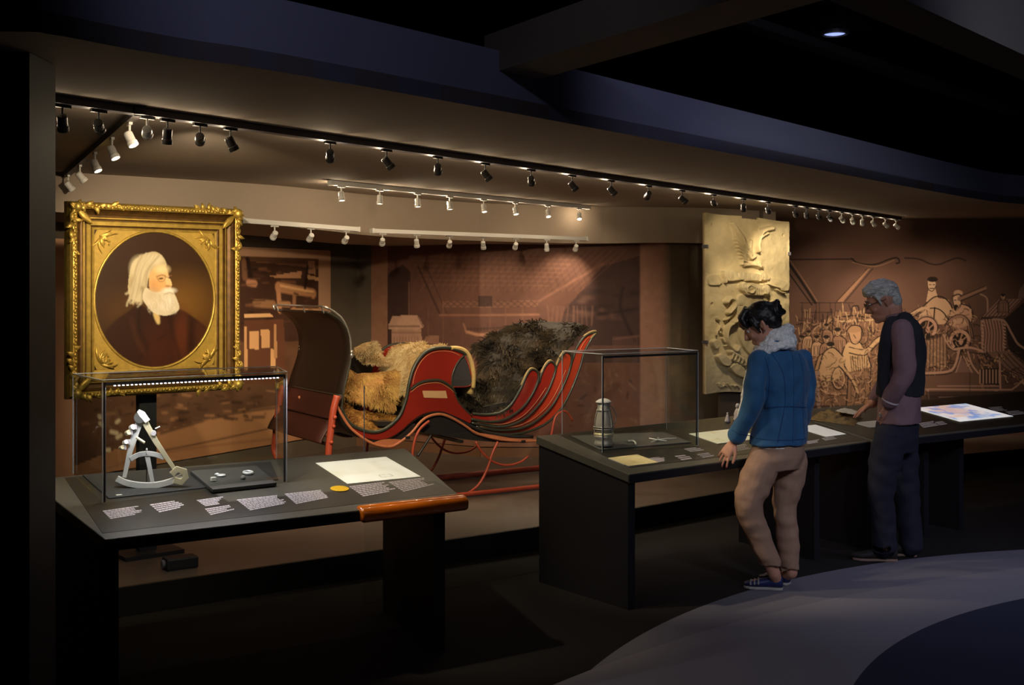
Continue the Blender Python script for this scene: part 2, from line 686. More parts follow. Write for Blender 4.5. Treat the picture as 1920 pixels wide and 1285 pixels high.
# ---- soffit over the exhibits: curved lip, cool-lit fascia above it
lip_px = [(0, 59), (98, 65), (222, 88), (359, 111), (520, 134), (900, 201), (1219, 260), (1538, 319), (1750, 359), (1856, 377), (1920, 383)]
LIP = [tuple(on_h(x, y, CEIL))[:2] for x, y in lip_px]
LIP = [(-3.2, 3.3), (-2.2, 3.24)] + LIP + [(5.0, 10.3), (6.2, 10.6), (7.3, 10.7)]
LIPS = spline(LIP, 5)
back = [(7.3, 12.2), (-6.5, 12.2), (-6.5, 3.3)]
struct(MB().prism([(x, y, CEIL) for x, y in LIPS + back], (0, 0, .06)), 'ceiling_soffit', 'soffit')
M['fascia'] = mat('blue_grey_fascia', srgb(150, 150, 172), 0.9)
mb = MB()
P = [[(x, y, z) for x, y in LIPS] for z in (CEIL, FTOP)]
Q = [[(x - .03, y + .04, z) for x, y in LIPS] for z in (FTOP, CEIL + .05)]
mb.grid(P + Q)
struct(mb, 'trim_2', 'fascia')
struct(MB().prism([(x - .02, y + .03, FTOP - .02) for x, y in LIPS + back], (0, 0, .02)), 'ceiling_deck', 'void')

# ---- lower bulkhead above the back walls
BH = [(-4.2, 5.75, 2.12), (-3.25, 6.75, 2.12), (-2.5, 7.35, 2.11), (-1.75, 7.95, 2.09), (-1.37, 8.45, 2.07), (-1.03, 8.95, 2.05),
      (-.27, 9.75, 2.045), (.66, 10.15, 2.04), (1.25, 10.25, 2.05), (1.85, 10.42, 2.05), (2.45, 10.9, 2.05)]
BHS = spline(BH, 5)
mb = MB()
mb.grid([[(x, y, CEIL + .01) for x, y, z in BHS], [(x, y, z) for x, y, z in BHS], [(x - .5, y + 1.6, z) for x, y, z in BHS]])
struct(mb, 'ceiling_bulkhead', 'soffit')

# ---- beams in the black void above
BEAMZ = 2.52
def beam(name, p, q, r, s, top=.22, m='beam'):
    bt = [p, q, r, s]
    struct(MB().hexa([(v.x, v.y, v.z) for v in bt], [(v.x, v.y, v.z + top) for v in bt]), name, m)
a, b = on_h(908, 141, BEAMZ), on_h(977, 158, BEAMZ)
c, d = on_h(1395, -2, BEAMZ), on_h(1553, -2, BEAMZ)
dd = (d - b)
beam("trim_3", a, b, b + dd * 1.0, a + dd * 1.0, .16)
e, f_ = on_h(1553, 0, BEAMZ), on_h(1920, 151, BEAMZ)
g = on_h(1697, 0, BEAMZ)
dv = (f_ - e)
beam('trim_4', e - dv * .4, g - dv * .4, g + dv * 2.2, e + dv * 2.2, m='beamdark')
h0, h1, h2 = on_h(1390, 40, 3.05), on_h(1856, 195, 3.05), on_h(1410, 62, 3.05)
dv = h1 - h0
beam('trim_5', h0 - dv * .3, h2 - dv * .3, h2 + dv * 1.6, h0 + dv * 1.6, .05, 'beamdark')

# ---- recessed cool downlight
c = on_h(1565, 62, 3.19)
dl = thing('recessed_downlight', c, 'blue glowing round downlight in the black ceiling', 'downlight')
MB().lathe([(.085, .012), (.085, -.006), (.07, -.012), (.062, .0), (.062, .012)], c, 28).build('trim_ring', 'dark_metal', dl)
MB().lathe([(.061, .004), (.061, -.004), (.04, -.009), (.001, -.011)], c, 24).build('lens', 'bluelens', dl, smooth=True)

# ================================================================== WALL PRINTS
PM = print_mat('matt_print', 0.75)

# ---- left wall: mounted photograph of a timber workshop
va = VSurf(WA, 0.012)
s0, t0 = va.st(92, 447)
s1, _ = va.st(618, 470)
t1 = -0.30
cv = Canvas(s0, t0, s1, t1, 95, (92, 58, 36))
L = va.pts
cv.c *= (0.55 + 0.9 * cv.noise(.35, .2, 3, 4))[..., None]
def A_poly(p, col, a=1): cv.poly(L(p), col, a)
def A_line(p, wd, col, a=1): cv.line(L(p), wd, col, a, soft=.008)
# ground
A_poly([(60, 960), (60, 905), (300, 808), (420, 775), (520, 760), (700, 750), (700, 960)], (156, 104, 62), .9)
A_line([(300, 812), (420, 778), (520, 764), (640, 756)], .03, (74, 46, 30), .8)
A_line([(300, 846), (400, 826), (520, 800)], .012, (60, 38, 24), .9)
A_line([(120, 905), (300, 850), (520, 822)], .02, (120, 76, 46), .6)
# sheds and clutter on the left
for k in range(110):
    x, y = random.uniform(120, 500), random.uniform(690, 800)
    A_line([(x, y), (x + random.uniform(-22, 22), y + random.uniform(-3, 3))], random.uniform(.01, .03), random.choice([(150, 100, 62), (50, 30, 20), (110, 70, 44), (60, 36, 24)]), .7)
for k in range(9):
    x, y = random.uniform(170, 290), random.uniform(775, 850)
    A_line([(x, y), (x + random.uniform(-8, 12), y + random.uniform(-3, 6))], .03, (225, 200, 160), .7)
# upper right: logs and planks
A_poly([(440, 485), (470, 490), (600, 505), (605, 640), (440, 640)], (58, 32, 20), .85)
A_poly([(456, 490), (600, 498), (600, 505), (575, 500)], (120, 80, 54), .8)
A_poly([(503, 518), (565, 508), (562, 522), (505, 520)], (176, 122, 80))
A_poly([(573, 515), (602, 522), (602, 528), (574, 523)], (190, 140, 90))
A_poly([(575, 490), (588, 490), (590, 515), (575, 513)], (170, 120, 84), .8)
A_line([(462, 487), (470, 530)], .05, (40, 22, 16)); A_line([(455, 492), (457, 520)], .06, (120, 78, 52))
A_line([(464, 530), (476, 532)], .06, (180, 120, 80))
A_line([(520, 538), (545, 543), (585, 551)], .09, (168, 112, 66)); A_line([(520, 535), (545, 540), (585, 548)], .02, (214, 160, 100))
A_line([(519, 536), (523, 582)], .055, (180, 120, 74)); A_line([(550, 553), (549, 582)], .045, (150, 98, 60))
A_line([(477, 569), (510, 571)], .07, (150, 104, 62)); A_line([(525, 570), (540, 571)], .05, (170, 118, 74))
A_line([(545, 582), (600, 582)], .03, (196, 140, 92)); A_line([(570, 540), (575, 500)], .03, (36, 20, 14))
for k in range(40):
    x, y = random.uniform(450, 600), random.uniform(500, 620)
    A_line([(x, y), (x + random.uniform(5, 30), y + random.uniform(-3, 4))], random.uniform(.006, .02), random.choice([(120, 76, 46), (34, 20, 14), (90, 54, 34)]), .8)
# bright windows of the shed
A_poly([(455, 590), (505, 588), (512, 595), (455, 597)], (214, 160, 100))
A_poly([(456, 600), (530, 598), (535, 720), (456, 720)], (96, 54, 30), .9)
A_poly([(465, 622), (483, 620), (484, 655), (466, 655)], (206, 150, 90)); A_poly([(487, 618), (503, 618), (504, 653), (488, 654)], (206, 150, 90))
A_poly([(455, 612), (461, 612), (462, 690), (455, 690)], (200, 144, 86)); A_poly([(505, 655), (514, 655), (514, 690), (505, 690)], (206, 150, 90))
A_poly([(511, 608), (516, 608), (518, 672), (512, 672)], (176, 124, 72)); A_poly([(455, 674), (463, 674), (463, 695), (455, 695)], (196, 140, 84))
# pale border
bw = (s1 - s0) * .036
a = np.zeros_like(cv.X)
a[(cv.X < s0 + bw * 1.9) | (cv.X > s1 - bw * 1.6) | (cv.Y < t0 + .075)] = 1
cv.mix(a, (170, 126, 92))
pn = thing('photo_panel', tuple(va.pos(np.array(s0), np.array(t1))), 'sepia workshop photograph panel with pale border on the left wall behind the gilt portrait', 'photo panel')
pp = [tuple(va.pos(np.array(s), np.array(0.)))[:2] for s in (s0, s1)]
nn = va.n[0]
MB().hexa([(pp[0][0] - nn[0] * .011, pp[0][1] - nn[1] * .011, -t1), (pp[1][0] - nn[0] * .011, pp[1][1] - nn[1] * .011, -t1), (pp[1][0] - nn[0] * .001, pp[1][1] - nn[1] * .001, -t1), (pp[0][0] - nn[0] * .001, pp[0][1] - nn[1] * .001, -t1)],
          [(pp[0][0] - nn[0] * .011, pp[0][1] - nn[1] * .011, -t0), (pp[1][0] - nn[0] * .011, pp[1][1] - nn[1] * .011, -t0), (pp[1][0] - nn[0] * .001, pp[1][1] - nn[1] * .001, -t0), (pp[0][0] - nn[0] * .001, pp[0][1] - nn[1] * .001, -t0)]).build('board', 'wall', pn)
cv.build('print', PM, va.pos, pn, .88, 1.5)

# ---- back wall mural: great hall with trusses, temple model, rail and trees
vb = VSurf(WB, 0.008)
s0, _ = vb.st(697, 500)
s1, _ = vb.st(1290, 500)
cv = Canvas(s0, -2.2, s1, -0.24, 105, (110, 66, 48))
L = vb.pts
def B_poly(p, col, a=1): cv.poly(L(p), col, a)
def B_line(p, wd, col, a=1, **k): cv.line(L(p), wd, col, a, soft=.008, **k)
def B_blob(x, y, rx, ry, col, a=1, soft=.5):
    cx, cy = L([(x, y)])[0]
    cv.blob(cx, cy, rx * .0047, ry * .0047, col, a, soft)
B_poly([(727, 440), (1200, 440), (1200, 668), (727, 668)], (86, 52, 42), .95)
B_blob(900, 520, 240, 70, (112, 70, 52), .8, .9)
B_poly([(1060, 580), (1130, 500), (1200, 480), (1200, 680), (1020, 680)], (62, 40, 38), .85)
B_poly([(726, 690), (726, 520), (735, 508), (757, 496), (770, 510), (770, 690)], (58, 36, 32), .9)
B_line([(768, 530), (768, 640)], .012, (140, 90, 66), .8)
for k in range(26):
    x = 790 + k * 12
    B_line([(x, 545), (x + 46 + k * 1.5, 470)], .008, (140, 92, 66), .35, smooth=False)
    B_line([(x, 480), (x - 20 + k * 2, 548)], .007, (60, 36, 28), .35, smooth=False)
for k in range(7):
    B_line([(770 + 4 * k, 480 + k * 9), (1080 - 8 * k, 488 + k * 8)], .006, (150, 100, 72), .3, smooth=False)
B_line([(785, 500), (826, 590)], .02, (60, 36, 28), .8); B_line([(800, 500), (840, 590)], .012, (70, 42, 34), .8)
B_line([(1010, 565), (1130, 495)], .02, (146, 96, 72), .5)
B_poly([(830, 564), (1010, 564), (1010, 576), (830, 576)], (132, 86, 62), .6)
for k in range(14):
    x = 834 + k * 12.5
    B_line([(x, 565), (x + 12, 575)], .006, (66, 40, 30), .8, smooth=False); B_line([(x + 12, 565), (x, 575)], .006, (66, 40, 30), .8, smooth=False)
B_line([(825, 591), (1010, 590)], .013, (150, 96, 66), .9)
B_poly([(898, 556), (923, 556), (923, 576), (898, 576)], (64, 40, 34), .9)
for x in (804, 832, 919, 948, 980): B_line([(x, 575), (x, 650)], .008, (122, 78, 58), .7)
B_line([(876, 622), (900, 628), (950, 626)], .025, (166, 112, 76), .9); B_line([(870, 608), (876, 624)], .02, (140, 92, 66), .9)
B_line([(876, 618), (950, 614)], .008, (60, 36, 30), .9)
for k in range(12): B_line([(878 + 6 * k, 614), (878 + 6 * k, 620)], .006, (60, 36, 30), .8)
for k in range(26):
    x = random.uniform(1060, 1195); y = random.uniform(545, 600)
    B_blob(x, y, random.uniform(6, 18), random.uniform(3, 7), random.choice([(48, 32, 32), (54, 36, 34), (110, 74, 62)]), .55, .6)
B_line([(1168, 540), (1164, 580), (1190, 640)], .03, (44, 28, 28), .8); B_line([(1120, 590), (1160, 585), (1195, 578)], .02, (44, 28, 28), .7)
for k in range(12): B_line([(1150 + 4 * k, 632), (1150 + 4 * k, 680)], .007, (126, 84, 70), .5)
B_line([(1150, 636), (1198, 630)], .014, (120, 80, 66), .7)
for k in range(14):
    x = random.uniform(1030, 1110); B_line([(x, 610), (x + random.uniform(-4, 6), 575)], .006, (136, 92, 72), .5)
for k in range(150):   # machinery clutter low down
    x, y = random.uniform(735, 1195), random.uniform(690, 800)
    B_line([(x, y), (x + random.uniform(-14, 14), y + random.uniform(-14, 14))], random.uniform(.006, .022), random.choice([(130, 90, 70), (52, 34, 28), (96, 62, 48), (150, 108, 84)]), .6)
# little temple front
B_poly([(729, 611), (737, 592), (785, 592), (796, 612), (788, 618), (729, 618)], (186, 138, 108)); B_poly([(735, 618), (785, 618), (790, 614), (793, 645), (735, 645)], (172, 124, 96))
B_line([(729, 612), (787, 612)], .01, (92, 58, 44)); B_line([(785, 594), (794, 612)], .008, (92, 58, 44)); B_line([(735, 624), (790, 624)], .006, (110, 72, 54))
for k in range(9): B_line([(740 + 5.5 * k, 632), (740 + 5.5 * k, 645)], .008, (120, 80, 60), .8)
B_poly([(795, 640), (800, 630), (824, 630), (824, 645), (795, 645)], (140, 94, 70), .9)
B_poly([(727, 690), (727, 648), (1200, 648), (1200, 656)], (124, 80, 60), .4)
# lower: plain floor of the picture, border left, pale column right
B_poly([(690, 815), (1300, 805), (1300, 900), (690, 900)], (150, 98, 70), .9)
B_poly([(690, 420), (727, 420), (727, 905), (690, 905)], (142, 94, 66))
a = np.zeros_like(cv.X); sA, sB, sC = [vb.st(x, 500)[0] for x in (1198, 1240, 1262)]
a = np.clip((cv.X - sA) / .02, 0, 1) * np.clip((sC - cv.X) / .03, 0, 1)
cv.mix(a, (148, 102, 80))
a = np.clip((cv.X - sB) / .08, 0, 1)
cv.mix(a, (96, 80, 60))
cv.c *= (0.85 + 0.3 * cv.noise(.05, .05, 5, 3))[..., None]
mu = thing('wall_mural', tuple(vb.pos(np.array(s0), np.array(-.24))), 'faded red-brown mural of a trussed hall with a small temple behind the sleigh', 'mural')
cv.build('print', PM, vb.pos, mu, .8, 1.15)

# ---- right wall mural: engraved workers, wheels and ropes
vm = VSurf(WM, 0.008)
cv = Canvas(.02, -2.355, 3.1, -0.30, 178, (108, 66, 47))
L = vm.pts
K = 12.0 / F
DK, HI, MD = (40, 24, 16), (200, 142, 92), (160, 104, 66)
def R_poly(p, col, a=1): cv.poly(L(p), col, a)
def R_line(p, wd, col=DK, a=1): cv.line(L(p), wd * K, col, a, soft=.6 * K)
def R_blob(x, y, rx, ry, col, a=1, soft=.15, rot=0):
    cx, cy = L([(x, y)])[0]
    cv.blob(cx, cy, rx * K, ry * K, col, a, soft, rot)
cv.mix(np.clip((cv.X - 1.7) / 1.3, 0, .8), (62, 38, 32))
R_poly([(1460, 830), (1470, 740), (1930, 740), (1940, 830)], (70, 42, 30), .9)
# hall lines
R_line([(1474, 487), (1600, 486)], 2.4); R_line([(1596, 485), (1610, 494), (1640, 496), (1668, 486), (1682, 484), (1686, 492), (1680, 494)], 3); R_line([(1696, 484), (1722, 486), (1744, 495), (1760, 496), (1776, 490), (1795, 484), (1810, 489)], 3, DK, .8)
R_line([(1598, 492), (1640, 500), (1676, 488)], 1.5, HI, .4)
R_line([(1474, 488), (1500, 525), (1528, 568)], 5); R_line([(1481, 488), (1506, 525), (1532, 565)], 2, MD, .8); R_line([(1472, 503), (1522, 572)], 2.5)
R_poly([(1568, 566), (1620, 508), (1632, 503), (1580, 566)], (172, 110, 64), .8); R_line([(1568, 566), (1625, 505)], 1.6); R_line([(1584, 566), (1636, 504)], 1.6)
for y, x0, x1 in ((568, 1500, 1600), (586, 1505, 1560)): R_line([(x0, y), (x1, y)], 1.5, DK, .8)
for x in (1504, 1530, 1536, 1556, 1566): R_line([(x, 568), (x, 625)], 1.5, DK, .7)
R_poly([(1565, 585), (1640, 583), (1700, 640), (1660, 760), (1520, 760), (1500, 640)], (150, 98, 54), .6)
for k in range(70):
    x, y = random.uniform(1560, 1640), random.uniform(566, 650)
    R_line([(x, y), (x + random.uniform(-2, 4), y + random.uniform(4, 14))], random.uniform(.9, 2), random.choice([DK, DK, (206, 156, 92)]), .8)
R_line([(1566, 596), (1600, 592), (1632, 596), (1640, 588)], 2.4); R_line([(1570, 603), (1636, 600)], 2, (216, 168, 100)); R_line([(1595, 590), (1598, 576), (1608, 574), (1610, 582)], 2.4)
# crowd
def fig(x, y, s, lean=0, face=1, shade=MD, hatch=6):
    """one engraved figure: head, cap, torso with folds, arm; (x, y) is the chin"""
    R_poly([(x - 15 * s + lean, y + 8 * s), (x - 6 * s, y), (x + 7 * s, y), (x + 17 * s + lean, y + 9 * s), (x + 19 * s + 2 * lean, y + 46 * s), (x - 17 * s + 2 * lean, y + 46 * s)], shade)
    R_line([(x - 6 * s, y), (x - 15 * s + lean, y + 8 * s), (x - 18 * s + 1.5 * lean, y + 28 * s), (x - 17 * s + 2 * lean, y + 46 * s)], 1.8)
    R_line([(x + 7 * s, y), (x + 17 * s + lean, y + 9 * s), (x + 20 * s + 1.5 * lean, y + 28 * s), (x + 19 * s + 2 * lean, y + 46 * s)], 1.8)
    R_blob(x, y - 9 * s, 7.5 * s, 10 * s, HI, 1); R_blob(x, y - 16 * s, 8.4 * s, 5 * s, DK, 1)
    R_line([(x - 7.5 * s, y - 9 * s), (x - 5 * s, y - 1 * s), (x, y + 1 * s), (x + 6 * s, y - 2 * s), (x + 7.5 * s, y - 9 * s)], 1.4)
    R_line([(x - 4 * s * face, y - 10 * s), (x - 1.5 * s * face, y - 10 * s)], 1.2); R_line([(x + 1.5 * s, y - 10 * s), (x + 4 * s, y - 10 * s)], 1.2)
    R_line([(x - 3 * s, y - 4 * s), (x + 2 * s, y - 4 * s)], 1.3); R_line([(x - 1 * s * face, y - 9 * s), (x - 2 * s * face, y - 6 * s)], 1)
    for k in range(hatch):
        u = -13 + 26 * (k + .5) / hatch
        R_line([(x + u * s + lean * .5, y + 12 * s), (x + (u + random.uniform(-3, 3)) * s + lean * 1.2, y + 27 * s), (x + u * s + lean * 1.8, y + 44 * s)], 1.2, DK, .85)
        R_line([(x + (u + 2) * s + lean * .5, y + 14 * s), (x + (u + 2) * s + lean * 1.6, y + 40 * s)], .9, HI, .5)
def fill(n, x0, x1, y0, y1, l=10, a=.8):
    for k in range(n):
        x, y = random.uniform(x0, x1), random.uniform(y0, y1)
        t = random.uniform(0, 6.28)
        R_line([(x, y), (x + l * .5 * math.cos(t + .3), y + l * .5 * math.sin(t + .3)), (x + l * math.cos(t), y + l * math.sin(t))], random.uniform(.9, 2), random.choice([DK, DK, HI, MD]), a)
fill(260, 1492, 1575, 600, 730, 11, .85)
fill(120, 1560, 1650, 585, 660, 9, .85)
for k in range(46):
    x, y = random.uniform(1494, 1640), random.uniform(592, 640)
    R_line([(x, y), (x + random.uniform(-3, 3), y - random.uniform(8, 22))], random.uniform(1, 2.4), random.choice([DK, DK, (196, 142, 84)]), .85)
for x, y, s in ((1503, 640, .55), (1516, 630, .5), (1531, 641, .6), (1549, 618, .55), (1549, 643, .7), (1570, 630, .75)): fig(x, y, s, random.uniform(-3, 3), 1, random.choice([MD, HI]), 5)
fig(1557, 660, .9, -8, -1, (176, 122, 66), 7)
# boy in the middle
R_poly([(1583, 650), (1590, 642), (1612, 642), (1624, 660), (1634, 688), (1590, 700), (1578, 672)], (206, 152, 86)); R_poly([(1590, 698), (1632, 688), (1630, 766), (1618, 768), (1612, 716), (1598, 768), (1586, 768)], (140, 92, 54))
R_blob(1603, 628, 12, 14, (196, 136, 80)); R_blob(1600, 617, 14, 7, (176, 120, 64)); R_line([(1586, 622), (1596, 611), (1612, 612), (1616, 622)], 2.2); R_line([(1591, 626), (1596, 642), (1606, 645), (1614, 636), (1615, 624)], 2); R_line([(1600, 628), (1604, 634)], 1.4)
R_line([(1583, 650), (1578, 672), (1590, 700)], 2.2); R_line([(1612, 642), (1624, 660), (1634, 690)], 2.2); R_line([(1590, 698), (1586, 768)], 2.2); R_line([(1632, 690), (1630, 766)], 2.2); R_line([(1612, 716), (1598, 766)], 1.8)
R_line([(1592, 656), (1620, 660), (1642, 640), (1660, 630)], 8, (206, 152, 86)); R_line([(1592, 651), (1620, 655), (1642, 635), (1660, 626)], 1.8); R_line([(1592, 662), (1622, 666), (1645, 646), (1662, 636)], 2.2)
for k in range(8): R_line([(1594 + 4.4 * k, 668), (1597 + 4 * k, 696)], 1.3)
for k in range(6): R_line([(1590 + 6 * k, 705), (1588 + 7 * k, 750)], 1.2, DK, .8)
# seated man and wheel
R_poly([(1535, 690), (1545, 660), (1562, 652), (1580, 668), (1584, 700), (1560, 716), (1538, 712)], (190, 138, 78)); R_line([(1535, 692), (1544, 662), (1562, 652), (1580, 668)], 2.2)
fill(26, 1540, 1580, 662, 712, 12)
for r in (16, 13): R_line([(1572 + r * .8 * math.cos(t), 710 + r * 1.35 * math.sin(t)) for t in np.linspace(0, 6.28, 14)], 1.6, DK if r == 16 else HI)
R_line([(1574, 682), (1598, 712), (1608, 736)], 4, (190, 138, 78)); R_line([(1572, 686), (1596, 716), (1606, 740)], 1.8)
R_line([(1534, 700), (1500, 706)], 7, (150, 110, 92)); R_line([(1534, 694), (1500, 700)], 1.5); R_line([(1536, 712), (1500, 716)], 2)
R_line([(1530, 716), (1536, 770)], 7, (150, 112, 98)); R_line([(1552, 738), (1585, 738)], 4, MD); R_line([(1552, 741), (1585, 741)], 1.6)
fill(140, 1596, 1665, 645, 765, 10)
fill(90, 1520, 1590, 700, 770, 9)
# right part: men above the machine
fill(110, 1696, 1745, 580, 690, 12)
R_poly([(1741, 540), (1753, 540), (1760, 566), (1736, 566)], (206, 152, 106))
R_poly([(1790, 574), (1800, 574), (1806, 590), (1784, 590)], (190, 130, 92))
R_poly([(1720, 600), (1734, 572), (1752, 558), (1778, 562), (1788, 590), (1770, 608), (1730, 610)], (196, 142, 96)); R_blob(1746, 534, 8, 11, (214, 160, 112)); R_blob(1748, 524, 10, 5, DK); R_line([(1738, 530), (1740, 542), (1748, 546), (1755, 536)], 1.6); R_line([(1742, 534), (1745, 534)], 1.6); R_line([(1749, 534), (1752, 534)], 1.6); R_line([(1743, 541), (1750, 541)], 1.8)
R_line([(1716, 592), (1732, 574), (1752, 557), (1772, 560), (1786, 580), (1786, 600)], 2.4); R_line([(1724, 582), (1752, 578), (1768, 586), (1780, 604)], 2.2); R_line([(1736, 574), (1740, 600)], 1.5); R_line([(1752, 577), (1750, 604)], 2.6)
R_line([(1706, 592), (1725, 580), (1740, 578)], 6, (196, 142, 96)); R_line([(1704, 588), (1725, 576)], 1.6); R_line([(1706, 597), (1728, 586)], 1.6)
R_poly([(1776, 600), (1784, 580), (1806, 568), (1820, 580), (1824, 606), (1800, 616), (1780, 610)], (190, 130, 92)); R_blob(1794, 564, 8.5, 13, (206, 148, 104)); R_blob(1796, 550, 8.5, 6, (186, 130, 92)); R_line([(1786, 556), (1796, 552), (1804, 556)], 2.4); R_line([(1785, 558), (1788, 574), (1792, 582), (1800, 574), (1803, 560)], 2); R_blob(1792, 577, 4.5, 6, DK); R_line([(1789, 563), (1792, 563)], 1.8); R_line([(1796, 563), (1800, 563)], 1.8)
R_line([(1802, 570), (1818, 576), (1824, 592), (1820, 606)], 2.4); R_line([(1782, 582), (1776, 604)], 2); fill(18, 1780, 1820, 575, 610, 9)
R_line([(1798, 560), (1822, 550), (1846, 540)], 7, (140, 90, 64)); R_line([(1800, 556), (1846, 537)], 1.8); R_line([(1800, 565), (1846, 545)], 1.8)
R_line([(1838, 552), (1850, 560), (1851, 584)], 3, (150, 104, 82))
# machine: left frame and spoked wheels, rope drums
R_poly([(1700, 600), (1722, 604), (1752, 600), (1752, 616), (1702, 618)], (176, 122, 80)); fill(20, 1704, 1750, 585, 625, 12)
for cx, cy, r in ((1737, 615, 17), (1799, 638, 17)):
    R_blob(cx, cy, r * 1.25, r * 1.3, (34, 20, 14)); 
    R_line([(cx + r * math.cos(t), cy + r * math.sin(t)) for t in np.linspace(2.4, 7.0, 12)], 7, (186, 124, 92)); R_line([(cx + (r + 3.5) * math.cos(t), cy + (r + 3.5) * math.sin(t)) for t in np.linspace(2.4, 7.0, 12)], 1.6)
    R_line([(cx + (r - 4) * math.cos(t), cy + (r - 4) * math.sin(t)) for t in np.linspace(2.4, 7.0, 12)], 1.6); R_blob(cx + 2, cy + 3, 4, 6, (176, 112, 84)); R_line([(cx + 4, cy - 12), (cx + 1, cy)], 2.4, (170, 110, 80)); R_line([(cx + 12, cy - 6), (cx + 3, cy + 2)], 2.4, (170, 110, 80))
R_line([(1770, 628), (1780, 602), (1800, 594), (1815, 606), (1822, 640)], 5, (150, 98, 72)); R_line([(1766, 626), (1778, 600), (1800, 590), (1818, 604), (1826, 640)], 1.8); R_line([(1816, 600), (1822, 640)], 1.8)
for k in range(8): R_line([(1792 + 2.7 * k, 608), (1792 + 2.7 * k, 618)], 1.5, (170, 110, 84))
fill(130, 1722, 1780, 612, 696, 12)
fill(90, 1770, 1840, 585, 690, 9)
fill(70, 1836, 1920, 655, 730, 10); R_poly([(1735, 640), (1772, 630), (1776, 680), (1736, 690)], (170, 116, 74), .5)
for k in range(7): R_line([(1738 + 6 * k, 630), (1736 + 6.4 * k, 690)], 1.6, DK, .9)
R_line([(1768, 628), (1780, 650), (1794, 658)], 3, (170, 116, 84)); R_line([(1790, 655), (1818, 652), (1845, 660)], 4, (176, 120, 92)); R_line([(1790, 658), (1845, 664)], 1.6)
R_line([(1798, 656), (1790, 685), (1776, 697), (1734, 700)], 4, (176, 120, 92)); R_line([(1801, 656), (1794, 688), (1778, 701), (1734, 704)], 1.6)
R_poly([(1801, 670), (1793, 698), (1821, 698)], (120, 78, 62)); R_line([(1802, 668), (1792, 698)], 2, (170, 114, 90)); R_line([(1806, 668), (1822, 698)], 2, (170, 114, 90)); R_line([(1814, 660), (1822, 684), (1834, 700)], 3, (170, 114, 90))
R_poly([(1838, 600), (1882, 596), (1884, 660), (1840, 660)], (150, 96, 78)); 
for k in range(8): R_line([(1840 + 5.6 * k, 598), (1846 + 5.3 * k, 625), (1844 + 5.8 * k, 660), (1856 + 7 * k, 682)], 1.7, DK, .9)
for k in range(9): R_line([(1841, 602 + 7 * k), (1843, 604 + 7 * k)], 2.4, (176, 122, 100)); R_line([(1881, 602 + 6 * k), (1884, 604 + 6 * k)], 2.6, (176, 122, 100))
R_poly([(1842, 594), (1872, 562), (1916, 560), (1886, 592)], (140, 92, 76)); 
for k in range(6): R_line([(1846 + 7 * k, 594), (1876 + 7 * k, 562)], 1.6)
R_line([(1840, 596), (1886, 598)], 2.4); R_poly([(1884, 598), (1920, 566), (1935, 566), (1935, 690), (1890, 655)], (30, 18, 16), .9)
R_line([(1862, 599), (1882, 602), (1896, 625), (1908, 645), (1925, 656)], 4, (150, 104, 86)); R_poly([(1850, 660), (1890, 658), (1930, 690), (1930, 720), (1880, 690)], (116, 76, 60))
for k in range(8): R_line([(1836 + 9 * k, 664), (1850 + 11 * k, 690), (1880 + 10 * k, 704)], 1.4)
fill(26, 1836, 1880, 664, 690, 10)
R_poly([(1835, 692), (1876, 690), (1876, 724), (1836, 718)], (36, 22, 18))
for k in range(7): R_line([(1837 + 6 * k, 694), (1837 + 6 * k, 718)], 2.6, (168, 114, 88))
R_line([(1874, 680), (1875, 728)], 3.4, (168, 114, 88)); R_line([(1758, 724), (1872, 724)], 2.6, (150, 100, 78)); R_line([(1740, 740), (1740, 732), (1748, 730), (1880, 731), (1900, 728), (1918, 712)], 3, (160, 108, 84)); R_line([(1740, 738), (1741, 748)], 3, (160, 108, 84))
R_poly([(1736, 734), (1930, 734), (1930, 775), (1736, 775)], (38, 22, 17), .75); R_line([(1760, 745), (1815, 745)], 2, (120, 80, 62), .7); R_line([(1850, 746), (1916, 746), (1918, 760)], 2, (120, 80, 62), .7)
fig(1880, 562, .55, 0, 1, (110, 70, 56), 4); R_poly([(1910, 545), (1935, 510), (1935, 560), (1908, 558)], (120, 90, 86), .7); fill(14, 1884, 1925, 690, 720, 12)
R_line([(1818, 700), (1818, 770)], 2, DK, .6)
mu = thing('wall_mural', (vm.p[0][0], 11.99, .30), 'dark red-brown engraved mural of workers and rope wheels on the right wall', 'mural')
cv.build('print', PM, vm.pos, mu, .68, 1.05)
# ================================================================== DISPLAY TABLES
class Top:
    """sloping table top through four picture-measured corners: front edge at .70 m, back edge at .82 m"""

    def __init__(self, fl, fr, bl, br):
        self.FL, self.FR, self.BL, self.BR = fl, fr, bl, br
        self.n = ((fr - fl).cross(bl - fl)).normalized()
        if self.n.z < 0: self.n = -self.n
        self.u = (fr - fl).normalized()
        self.v = self.n.cross(self.u).normalized()
        self.rz = math.atan2(self.u.y, self.u.x)

    def p(self, px, py, up=0.0):
        return on_plane(px, py, self.FL + self.n * up, self.n)

    def uv(self, u, v, up=0.0):
        return self.FL + self.u * u + self.v * v + self.n * up

    def st(self, px, py, up=0.0):
        q = self.p(px, py, up) - self.FL
        return (q.dot(self.u), -q.dot(self.v))


hF, hB = 0.70, 0.82
TA = Top(on_h(196, 1012, hF), on_h(868, 935, hF), on_h(54, 899, hB), on_h(760, 841, hB))
tb_fl, tb_fr = on_h(1180, 890, hF), on_h(1632, 828, hF)
tb_bl = on_h(1005, 818, hB)
tb_br = Vector((tb_fr.x - .43, tb_fr.y + .64, hB))
TB = Top(tb_fl, tb_fr, tb_bl, tb_br)
tc_fl = on_h(1640, 828, hF)
tc_fr = tc_fl + Vector((2.6, 1.72, 0))
TC = Top(tc_fl, tc_fr, Vector((tb_br.x + .03, tb_br.y + .02, hB)), tc_fr + Vector((-.45, .66, hB - hF)))


